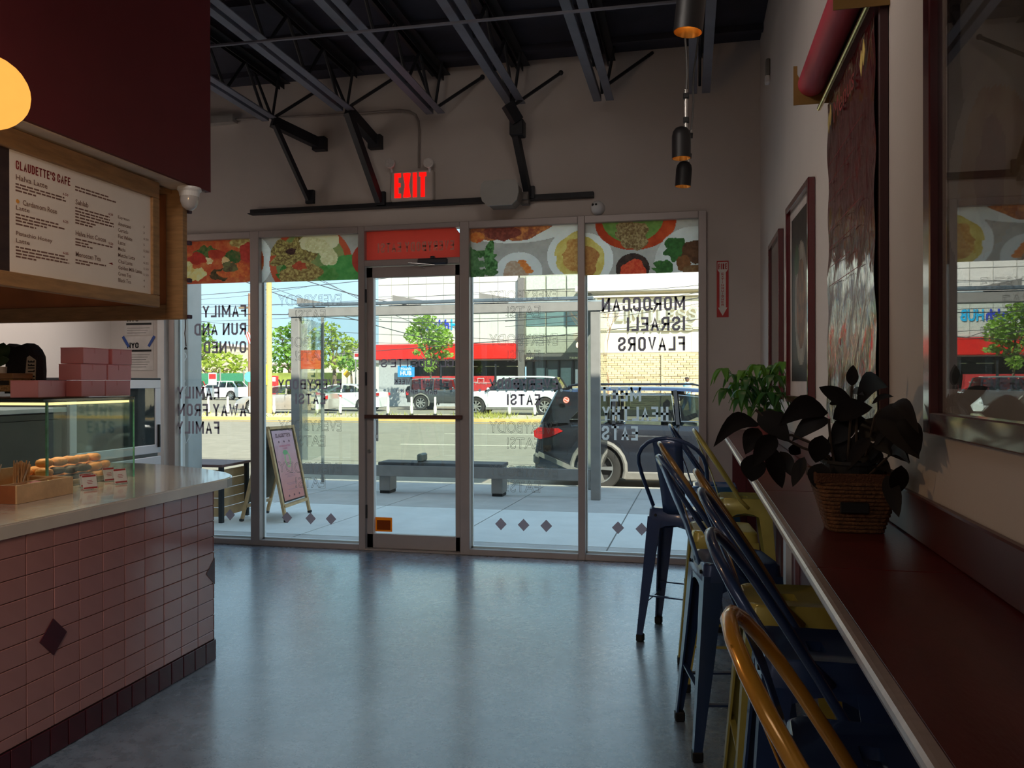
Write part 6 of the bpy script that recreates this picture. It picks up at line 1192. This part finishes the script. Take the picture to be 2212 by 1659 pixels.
for k,(w_,kind) in enumerate(((2.0,'r'),(1.9,'r'),(1.7,'r'),(1.45,'w'))):
    MB().box((xw+.12,Y0+.03,.5),(xw+w_,Y0+.04,1.9)).build('window_graphic',mat('red_window_graphic',C(190,52,54),.5) if kind=='r' else mat('white_window_graphic',C(206,214,210),.5),t)
    MB().box((xw,Y0-.02,.46),(xw+.11,Y0+.1,2.89)).build('window_mullion',m_darkmetal,t)
    if kind=='r': MB().tube([(xw+.3,Y0+.0,1.5),(xw+.6,Y0,1.5),(xw+.6,Y0,1.75),(xw+1.0,Y0,1.75),(xw+1.0,Y0,1.45),(xw+1.5,Y0,1.45)],.018,5).build('graphic_line',m_white,t)
    MB().box((xw+.12,Y0+.02,1.92),(xw+w_,Y0+.03,2.88)).build('upper_glass',glass('shop_glass',(.4,.42,.4),add=.05),t); 
    xw+=w_+.02
b=MB(); q=rectY(974,690,1013,712,Y0-.06); b.text("HUB",(q[0],Y0-.06,q[2]),(q[1]-q[0],0,0),(0,0,q[3]-q[2]),bold=.03); b.build('sign_letters',mat('cyan_sign_letters',C(40,180,240),.4),t)
b=MB(); b.text("Health",(q[0]-2.0,Y0-.06,q[2]),(1.9,0,0),(0,0,q[3]-q[2]),bold=.03); b.build('sign_letters',mat('navy_sign_letters',C(50,70,200),.4),t)
q=rectY(859,790,895,814,Y0-.5); MB().box((q[0],Y0-.5,q[2]),(q[1],Y0-.45,q[3])).build('blue_sign',mat('sign_blue',C(56,150,216),.5),t)
b=MB(); W_=q[1]-q[0];H_=q[3]-q[2]; b.text("Health",(q[0]+W_*.2,Y0-.505,q[2]+H_*.58),(W_*.6,0,0),(0,0,H_*.3),bold=.01).text("HUB",(q[0]+W_*.16,Y0-.505,q[2]+H_*.14),(W_*.68,0,0),(0,0,H_*.38),bold=.03); b.build('sign_text',m_white,t)
b=MB(); q=rectY(1036,813,1052,822,Y0+.0); b.text("CVS",(q[0]+.0,Y0,q[2]),(q[1]-q[0],0,0),(0,0,q[3]-q[2]),bold=.04); hq=rectY(1027,813,1034,822,Y0)
hx=(hq[0]+hq[1])/2; hz=hq[2]; hw_=.11; b.add([(hx,Y0,hz)]+[(hx+hw_*math.sin(a)**3,Y0,hz+.14+ .0085*(13*math.cos(a)-5*math.cos(2*a)-2*math.cos(3*a)-math.cos(4*a))) for a in [2*PI*k/20 for k in range(20)]],[(0,k+1,(k+1)%20+1) for k in range(20)])
b.build('poster_logo',mat('logo_red',C(206,36,36),.5),t); b=MB(); q=rectY(1027,824,1052,831,Y0); b.text("pharmacy",(q[0],Y0,q[2]),(q[1]-q[0],0,0),(0,0,q[3]-q[2])); b.build('poster_text',mat('pale_red_ink',C(200,150,150),.5),t)
for i in range(5): MB().box((XA+3+i*1.4,Y0+.2,2.5),(XA+3.9+i*1.4,Y0+.24,2.54)).build('ceiling_light',emis('shop_lights',C(255,236,190),1.6),t)
# glass front building
t=thing('glass_building','narrow grey building with large glass curtain wall in the middle','building',(-8.3,Y0,FARZ)); XC=-6.3
m_cwg=mat('green_curtain_glass',C(118,142,138),.08,spec=1,var=.25,scale=.5,metal=.3); m_pan=mat('olive_grey_panel',C(150,150,134),.6)
MB().box((XB+.12,Y0+.1,2.9),(XC,Y0+20,8.8)).build('building_mass',m_pan,t)
MB().box((XB+.05,Y0-.25,FARZ),(XB+.45,Y0+.1,8.1),.02).build('corner_column',mat('brown_grey_column',C(116,110,106),.5,metal=.3),t)
for i,(x0_,x1_) in enumerate(((XB+.55,-8.9),(-8.8,-7.6),(-7.5,XC))):
    for j,(z0_,z1_,mm) in enumerate(((3.35,4.4,m_pan),(4.45,5.0,mat('pale_spandrel',C(196,200,184),.5)),(5.05,6.2,m_cwg),(6.3,7.3,m_pan),(7.35,8.2,mat('pale_green_spandrel',C(176,184,170),.5)))): MB().box((x0_,Y0+.02,z0_),(x1_,Y0+.09,z1_)).build('facade_panel',mm,t)
MB().box((XB+.5,Y0-.02,2.9),(XC,Y0+.09,3.3)).build('dark_sign_band',mat('dark_sign_band',C(90,88,84),.5),t)
b=MB(); b.text("718-849-8955",(XC-1.05,Y0-.03,2.95),(1.0,0,0),(0,0,.13),bold=.02).text("152-80",(XB+.55,Y0-.03,2.95),(.5,0,0),(0,0,.13),bold=.02); b.build('address_text',mat('yellow_white_ink',C(240,230,180),.5),t)
MB().box((XB+.5,Y0+.3,FARZ),(XC,Y0+.35,2.89)).build('entrance_recess',mat('dark_entrance',C(64,68,66),.3,spec=.8),t)
for x_ in (XB+.9,-8.95,-8.1,-7.2,-6.5): MB().box((x_,Y0+.1,FARZ),(x_+.1,Y0+.2,2.89)).build('entrance_mullion',m_darkmetal,t)
for x_,z0_,w_,h_ in ((-9.5,.9,.7,1.5),(-8.75,.9,.6,1.4),(-7.95,.9,.65,1.5)): MB().box((x_,Y0+.22,z0_),(x_+w_,Y0+.26,z0_+h_)).build('entrance_poster',mat('grey_green_poster',C(140,160,156),.4),t)
MB().box((-7.0,Y0+.08,1.3),(-6.7,Y0+.11,2.3)).build('door_notice',m_white,t)
# right cream building
Y1=46.; t=thing('fitness_building','cream building with stone-clad base and large raised lettering at the right','building',(2,Y1,FARZ))
m_crm=mat('cream_panel_wall',C(244,232,200),.85,var=.02,scale=.5)
zr0=atY(1400,765,Y1).z; XD=atY(1290,700,Y1).x
for i in range(8):
    for j,(z0_,z1_) in enumerate(((zr0+.1,4.3),(4.32,5.7),(5.72,6.25))): MB().box((XD+i*1.75,Y1,z0_),(XD+i*1.75+1.735,Y1+.1,z1_)).build('wall_panel',m_crm,t)
MB().box((XD,Y1+.11,FARZ),(XD+14,Y1+18,6.3)).build('building_mass',m_crm,t); MB().box((XD,Y1-.06,zr0-.02),(XD+14,Y1+.11,zr0+.08)).build('ledge',mat('tan_ledge',C(190,170,140),.8),t)
MB().box((XD-1.2,Y1-.5,6.62),(XD+14,Y1+.2,6.95)).box((XD-1,Y1-.3,6.3),(XD+14,Y1+.2,6.4)).build('roof_coping',mat('grey_coping',C(200,196,188),.7),t)
MB().box((XD-.8,Y1+2,7.0),(XD+14,Y1+8,8.2)).build('roof_upstand',mat('white_upstand',C(236,234,230),.8),t)
m_st=mat('buff_split_stone',C(222,200,158),.9,var=.14,scale=2,bump=.3,bscale=12); stn=[]
for k in range(4):
    b=MB().box((0,0,0),(.48,.06+.012*k,.115),.008); me=D.meshes.new('stone'); me.from_pydata(b.v,[],b.f); me.materials.append(m_st if k<3 else mat('buff_stone_dark',C(196,174,138),.9,var=.12)); stn.append(me)
cnt=0; z=FARZ; row=0; strip_mb=MB()
while z<zr0-.1:
    x=XD-(row%3)*.17
    while x<XD+13:
        w_=.5
        if x<XD+5.3 and z>.9 and cnt<290:
            o_=D.objects.new('stone',stn[rnd.randrange(4)]); COL.objects.link(o_); o_.parent=t; o_.location=Vector((x,Y1-.06,z))-Vector(t.location); o_.scale=(1,rnd.uniform(.7,1.4),1); cnt+=1
        else: strip_mb.box((x,Y1-.02-rnd.uniform(0,.05),z),(x+.48,Y1+.1,z+.115))
        x+=w_
    z+=.125; row+=1
strip_mb.build('stone_cladding',m_st,t)['kind']='stuff'
for x_ in (XD+3.6,): MB().box((x_,Y1-.14,FARZ),(x_+.12,Y1-.07,zr0-.03)).build('downpipe',mat('tan_pipe',C(206,186,150),.7),t)
mlet=mat('silver_channel_letters',C(186,184,170),.4,metal=.3)
q=rectY(1331,690,1504,668,Y1-.15)
a_=atY(1331,694,Y1-.15); b_=atY(1506,690,Y1-.15); b=MB(); block_text(b,"LIMITLESS",a_,Vector((b_.x-a_.x,0,0)),(0,0,.72),.17,.16); lo_=b.build('raised_letters',mlet,t,solid=.08)
b=MB(); a_=atY(1358,716,Y1-.15); b_=atY(1497,712,Y1-.15); block_text(b,"FITNESS",a_,Vector((b_.x-a_.x,0,0)),(0,0,.42),.17,.2); b.build('raised_letters',mlet,t,solid=.06)
MB().box((XD+.8,Y1-.2,4.50),(XD+9,Y1-.1,4.55)).build('letter_rail',mlet,t)
# side street poles & signs at left of it
t=thing('sign_post_pillar','striped wooden hoarding post left of the cream building','post',(XD-.3,45,FARZ)); MB().box((XD-.55,44.8,FARZ),(XD-.25,45,2.6)).box((XD-.6,44.75,2.61),(XD-.1,45.05,2.75)).build('post_shaft',mat('olive_wood_post',C(190,180,110),.8),t)
# person walking
t=thing('person','person in pale blue top and cap walking past the stone wall','person',tuple(atY(1487,868,41.5)))
pp=atY(1484,868,41.5); t.location=(pp.x,41.5,FARZ+.02)
msh=mat('pale_blue_shirt',C(150,206,220),.9); mbl=mat('blue_trousers',C(90,150,190),.9)
skinned('body',[(0,0,.95),(0,0,1.2),(0,0,1.42),(0,0,1.52),(.0,-.2,1.42),(.0,.2,1.42),(-.12,-.26,1.15),(.12,.26,1.15),(-.05,-.26,.9),(.24,.24,.95),(.06,-.1,.85),(-.06,.1,.85),(.16,-.1,.48),(-.1,.1,.48),(.18,-.1,.06),(-.26,.1,.1),(.28,-.1,.03),(-.16,.1,.04)],[(0,1),(1,2),(2,3),(2,4),(2,5),(4,6),(5,7),(6,8),(7,9),(0,10),(0,11),(10,12),(11,13),(12,14),(13,15),(14,16),(15,17)],[.15,.14,.14,.06,.07,.07,.05,.05,.04,.04,.10,.10,.07,.07,.045,.045,.04,.04],m_skin,t)
MB().ell((.01,0,1.66),(.10,.08,.12),12,8).ell((.11,0,1.65),(.02,.015,.02)).build('head',m_skin,t,smooth=True,local=True); MB().ell((-.005,0,1.72),(.108,.09,.075),12,6).box((.06,-.06,1.70),(.19,.06,1.715)).build('cap',mat('dark_cap',C(60,50,50),.8),t,local=True)
MB().lathe((0,0,0),((.17,.92),(.19,1.1),(.20,1.4),(.12,1.5),(.07,1.53)),14).build('shirt',msh,t,smooth=True,local=True)
MB().tube([(0,-.2,1.42),(-.12,-.26,1.15)],[.09,.075],8).tube([(0,.2,1.42),(.12,.26,1.15)],[.09,.075],8).build('sleeves',msh,t,local=True)
MB().tube([(.03,-.1,.95),(.16,-.1,.48),(.18,-.1,.09)],[.12,.09,.07],8).tube([(-.03,.1,.95),(-.1,.1,.48),(-.26,.1,.14)],[.12,.09,.07],8).build('trousers',mbl,t,local=True)
# ---- trees
def leafy(mb,c,r,n,s=.22):
    for i in range(n):
        while True:
            v=Vector((rnd.uniform(-1,1),rnd.uniform(-1,1),rnd.uniform(-1,1)))
            if .25<v.length<1: break
        p=Vector(c)+Vector((v.x*r[0],v.y*r[1],v.z*r[2])); a=Vector((rnd.uniform(-1,1),rnd.uniform(-1,1),rnd.uniform(-.6,.6))).normalized(); b_=a.cross(Vector((rnd.uniform(-1,1),rnd.uniform(-1,1),rnd.uniform(-1,1)))).normalized()
        mb.add([p-a*s-b_*s*.1,p-b_*s*.5,p+a*s,p+b_*s*.5],[(0,1,2,3)])
def foliage(name,col,var=.35,tr=.35):
    m_=mat(name,col,.7,var=var,scale=1.5)
    if not m_.get('tl'):
        m_['tl']=1; nt=m_.node_tree; p=nt.nodes['Principled BSDF']; o=nt.nodes['Material Output']; t_=nt.nodes.new('ShaderNodeBsdfTranslucent'); t_.inputs[0].default_value=(col[0]*1.3,col[1]*1.3,col[2]*.8,1); x=nt.nodes.new('ShaderNodeMixShader'); x.inputs[0].default_value=tr
        nt.links.new(p.outputs[0],x.inputs[1]); nt.links.new(t_.outputs[0],x.inputs[2]); nt.links.new(x.outputs[0],o.inputs[0])
    return m_
m_f1=foliage('yellow_green_foliage',C(160,176,66)); m_f2=foliage('mid_green_foliage',C(112,150,60)); m_f3=foliage('bright_tree_foliage',C(150,180,80))
m_bark=mat('tree_bark',C(120,100,80),.9,bump=.5,bscale=30)
def tree(label,Y,trunk,blobs,material,s=.22,dens=55,group='trees beyond the avenue'):
    p=atY(trunk[0],trunk[1],Y); t=thing('tree',label,'tree',(p.x,Y,FARZ),group=group); top=atY(trunk[2],trunk[3],Y)
    MB().tube([(p.x,Y,FARZ),((p.x+top.x)/2+.05,Y,(top.z+FARZ)/2),top],[trunk[4],trunk[4]*.75,trunk[4]*.5],8).build('trunk',m_bark,t)
    mb=MB(); br_=MB()
    for px,py,rx,ry in blobs:
        c=atY(px,py,Y); k=(Y/FPX)*1.0; r_=(rx*k,rx*k*.8,ry*k); n=int(dens*r_[0]*r_[2]*4/(s/.22)**2); leafy(mb,c+Vector((0,rnd.uniform(-.6,.6),0)),r_,n,s); br_.tube([top,c],[trunk[4]*.4,.02],5)
    br_.build('branches',m_bark,t); mb.build('foliage',material,t)['kind']='stuff'; return t
tree('slender young tree with bright leaves in front of the pharmacy wall',45.,(928,880,930,790,.10),[(905,705,28,26),(925,688,26,18),(950,720,24,26),(965,735,22,26),(925,738,34,24),(895,725,18,20),(940,765,26,16),(932,790,18,14),(905,762,10,8),(968,765,16,8)],m_f3,s=.15,dens=52)
tree('broad yellow-green tree behind the green fence at the far left',76.,(450,850,450,810,.3),[(440,770,50,30),(490,780,45,28),(410,775,30,30),(525,790,30,25),(460,795,70,16)],m_f1,s=.34,dens=26)
tree('darker green tree standing above the fence left of the utility pole',82.,(430,850,430,780,.3),[(425,735,30,34),(445,715,26,22),(412,715,18,18),(460,745,20,20),(440,760,40,22)],m_f2,s=.34,dens=26)
tree('dense green tree directly right of the thick utility pole',76.,(625,850,625,800,.3),[(610,745,34,44),(640,765,30,40),(600,780,24,34),(660,740,30,36),(640,712,30,24),(605,714,18,12)],m_f2,s=.32,dens=30)
tree('spreading sunlit tree seen through the bus shelter glass',70.,(722,850,722,790,.3),[(700,735,34,34),(730,745,34,32),(760,755,26,26),(715,712,24,18),(690,775,30,26),(725,782,40,18),(750,790,30,14)],m_f1,s=.3,dens=30)
tree('small dark tree in front of the pale house by the door frame',66.,(760,850,758,800,.15),[(762,790,22,18),(745,780,20,16)],m_f2,s=.25,dens=26)
# bare tree
t=thing('bare_tree','bare leafless street tree in front of the stone wall','tree',(atY(1313,880,41.8).x,41.8,FARZ))
b=MB()
def br(p,d,L_,r_,dep):
    q=p+d*L_; b.tube([p,p+d*L_*.5+Vector((rnd.uniform(-.03,.03),0,0)),q],[r_,r_*.85,r_*.65],5)
    if dep>0:
        for k in range(3 if dep>2 else 2):
            nd=(d+Vector((rnd.uniform(-.55,.55),rnd.uniform(-.4,.4),rnd.uniform(-.05,.3)))).normalized(); br(q,nd,L_*rnd.uniform(.62,.86),r_*.62,dep-1)
p=Vector((atY(1313,880,41.8).x,41.8,FARZ)); br(p,Vector((.03,0,1)),1.55,.075,6); b.build('trunk_and_branches',mat('bare_bark',C(150,118,90),.9),t)
# ---- utility poles, wires
t=thing('utility_pole','thick sunlit timber utility pole behind the second pane','pole',(atY(581,880,36.4).x,36.4,FARZ)); xx=atY(581.5,800,36.4).x
MB().cyl((xx,36.4,-.06),(xx,36.4,11),.145,.12,n=12).build('pole_shaft',mat('tan_timber_pole',C(196,168,110),.9,var=.15),t); MB().cyl((xx-.05,36.23,1.4),(xx-.05,36.23,2.4),.04,n=8).build('yellow_guard',mat('yellow_guard',C(240,200,60),.6),t); MB().box((xx-.9,36.3,9.4),(xx+.9,36.5,9.55)).build('cross_arm',m_bark,t)
t=thing('utility_pole','thinner reddish utility pole behind the leftmost pane with a flag','pole',(atY(541,850,60).x,60,FARZ)); x2=atY(541,800,60).x; z2=atY(541,634,60).z
MB().cyl((x2,60,FARZ),(x2,60,z2),.2,.17,n=10).build('pole_shaft',mat('reddish_timber_pole',C(150,112,90),.9),t)
MB().box((x2-1.0,59.9,atY(541,665,60).z-.05),(x2+1.0,60.1,atY(541,665,60).z+.1)).build('cross_arm',m_bark,t)
fl=thing('striped_flag','red and white striped flag hanging from the far utility pole','flag',tuple(atY(541,722,59.78)))
for i in range(6):
    a1=atY(526+i*3.4,712+i*2,59.81); a2=atY(526+(i+1)*3.4,712+(i+1)*2,59.81); b1=atY(538+i*2.2,742+i*.8,59.81); b2=atY(538+(i+1)*2.2,742+(i+1)*.8,59.81)
    MB().poly([a1,a2,b2,b1]).build('stripe',mat('flag_red',C(226,80,70),.8) if i%2==0 else m_white,fl,solid=.02)
wires=[((380,634),(800,597),50),((380,649),(800,645),44),((380,657),(800,640),46),((380,667),(800,668),40),((380,681),(800,712),42),((380,688),(800,668),45),((570,615),(800,690),39),((560,600),(720,655),38),((700,600),(880,668),36),((660,596),(830,640),37),((720,608),(900,690),38),((800,676),(1130,676),40),((800,682),(1130,690),41),((808,731),(1260,731),47),((808,737),(1260,735),47.5),((1000,735),(1510,680),44),((1270,620),(1512,606),42),((1240,660),(1512,620),38),((1240,672),(1512,632),39),((1240,684),(1512,645),40),((400,641),(560,628),52)]
for i,(a_,b_,Y) in enumerate(wires):
    A_=atY(a_[0],a_[1],Y); B_=atY(b_[0],b_[1],Y-1); dx=B_-A_; A2=A_-dx*.6; B2=B_+dx*(.03 if 12<=i<=14 else .6)
    pts=[A2+(B2-A2)*(k/12)-Vector((0,0,.5*math.sin(PI*k/12)*.6)) for k in range(13)]
    tag(MB().tube(pts,.012 if i%3 else .02,4,cap=False).build('overhead_wire',mat('weathered_cable',C(70,70,74),.8)),'thin black overhead utility wire crossing the sky','wire','overhead wires above the avenue')
# fence and signs at far left, house
t=thing('green_fence','long green screened construction fence at the far left','fence',(-45,72,FARZ))
for i in range(9): 
    x_=-56+i*2.6; MB().box((x_+.05,72,.3),(x_+2.55,72.05,2.45)).build('fence_panel',mat('green_screen',C(60,130,96),.8,var=.15) if i<6 else foliage('green_mesh',C(170,180,90)),t); MB().cyl((x_,71.95,FARZ),(x_,71.95,2.9),.05,n=6).build('fence_post',m_sh,t)
for px,py0,py1,w_,lab,col in ((459,805,832,17,'white sign with red band on the green fence','red'),(592,812,836,10,'red newspaper style box beside the thick pole','redbox')):
    a_=atY(px-w_/2,py1,64); b_=atY(px+w_/2,py0,64); t=thing('street_sign' if col=='red' else 'news_box',lab,'sign' if col=='red' else 'box',((a_.x+b_.x)/2,64,a_.z if col=='red' else FARZ))
    if col=='red': MB().box((a_.x,64,a_.z),(b_.x,64.04,b_.z)).build('sign_face',m_white,t); MB().box((a_.x+.05,63.98,(a_.z+b_.z)/2),(b_.x-.05,63.995,b_.z-.12)).build('red_band',mat('sign_red',C(190,40,40),.5),t); MB().cyl(((a_.x+b_.x)/2,64.07,FARZ),((a_.x+b_.x)/2,64.07,b_.z),.04,n=6).build('sign_post',m_sh,t)
    else: MB().box((a_.x,64,FARZ),(b_.x,64.4,b_.z),.03).build('box_body',mat('news_red',C(220,50,50),.5),t); MB().box((a_.x+.07,63.98,(a_.z+b_.z)*.5),(b_.x-.07,63.998,b_.z-.1)).build('box_window',m_white,t)
for px,py,r_,col,lab,Y in ((538,814,.19,'teal','round teal sign disc on a thin post in front of the far pole',58.),(749,808,.2,'yellow','small yellow diamond road sign near the pale house',60.)):
    c=atY(px,py,Y); t=thing('street_sign',lab,'sign',(c.x,Y,FARZ)); MB().cyl((c.x,Y+.05,FARZ),(c.x,Y+.05,c.z),.03,n=6).build('sign_post',m_sh,t)
    if col=='teal': MB().lathe(c,((0,0),(.42,0),(.42,.03)),16,'y').build('sign_disc',mat('teal_sign',C(110,200,190),.5),t)
    else: MB().prism([(c.x-.32,c.z),(c.x,c.z-.32),(c.x+.32,c.z),(c.x,c.z+.32)],Y,Y+.03,'y').build('sign_plate',mat('yellow_sign',C(240,180,30),.5),t)
c=atY(771,767,52); t=thing('street_sign','red and white banner sign on a pole beside the door frame','sign',(c.x,52,FARZ)); MB().cyl((c.x-.12,52.05,FARZ),(c.x-.12,52.05,c.z),.05,n=6).build('sign_post',m_sh,t); MB().box((c.x-.2,51.96,c.z-.3),(c.x+1.1,52,c.z+.25)).build('sign_face',m_white,t); MB().box((c.x-.15,51.94,c.z-.12),(c.x+1.05,51.955,c.z+.1)).build('red_band',mat('sign_red',C(190,40,40),.5),t)
t=thing('house','pale clapboard house behind the trees beside the door frame','house',(atY(755,830,78).x,80,FARZ))
hx0=atY(712,800,78).x; hx1=atY(800,800,78).x
for i in range(11): MB().box((hx0,78+.01*(i%2),FARZ+i*.32),(hx1,78.2,FARZ+i*.32+.31)).build('clapboard',mat('cream_clapboard',C(236,228,206),.8),t)
MB().box((hx0,78.2,FARZ),(hx1,86,3.5)).build('house_wall',mat('cream_clapboard',C(236,228,206),.8),t); MB().prism([(hx0-.3,3.5),(hx1+.3,3.5),((hx0+hx1)/2,5.4)],78,86.2,'y').build('roof',mat('grey_shingle',C(130,124,120),.9),t)
t=thing('traffic_cone','tall white plastic delineator cone by the right window edge','cone',tuple(atY(1497,880,36))); c=atY(1497,880,36); t.location.z=.05; MB().lathe((c.x,33.9,.05),((.2,0),(.2,.04),(.12,.05),(.06,1.0),(0,1.02)),12).build('cone_body',m_post,t)
t=thing('bus_stop_flag','round bus stop sign on a tall pole near the shelter','sign',(-3.2,12.7,gz(12.7)))
c=Vector((-11.0,12.6,2.9)); t.location=(c.x,c.y,gz(12.6)); MB().cyl((c.x,c.y,gz(12.6)),(c.x,c.y,3.2),.03,n=8).build('sign_pole',m_sh,t); MB().lathe(c+Vector((0,-.04,0)),((0,0),(.22,0),(.22,.03)),20,'y').build('sign_disc',mat('sign_blue',C(56,150,216),.5),t)
# distant row closing the view on both sides
for i,(x0_,x1_,y_,h_,col) in enumerate(((-120,-62,95,6.5,C(196,180,160)),(-61,-30,110,4.2,C(206,196,180)),(14,60,47,7.5,C(210,196,170)))):
    t=thing('distant_building','plain low commercial building '+('far left along the avenue','behind the trees in the distance','beyond the cream building to the right')[i],'building',((x0_+x1_)/2,y_,FARZ)); MB().box((x0_,y_,FARZ),(x1_,y_+12,h_)).build('building_wall',mat('far_wall_%d'%i,col,.9),t); MB().box((x0_-.3,y_-.3,h_+.001),(x1_+.3,y_+12,h_+.3)).build('parapet',m_cv,t)
    for k in range(int((x1_-x0_)/3)): MB().box((x0_+.8+k*3,y_-.05,1),(x0_+2.4+k*3,y_-.001,2.6)).build('window',mat('far_window',C(70,84,92),.2),t)
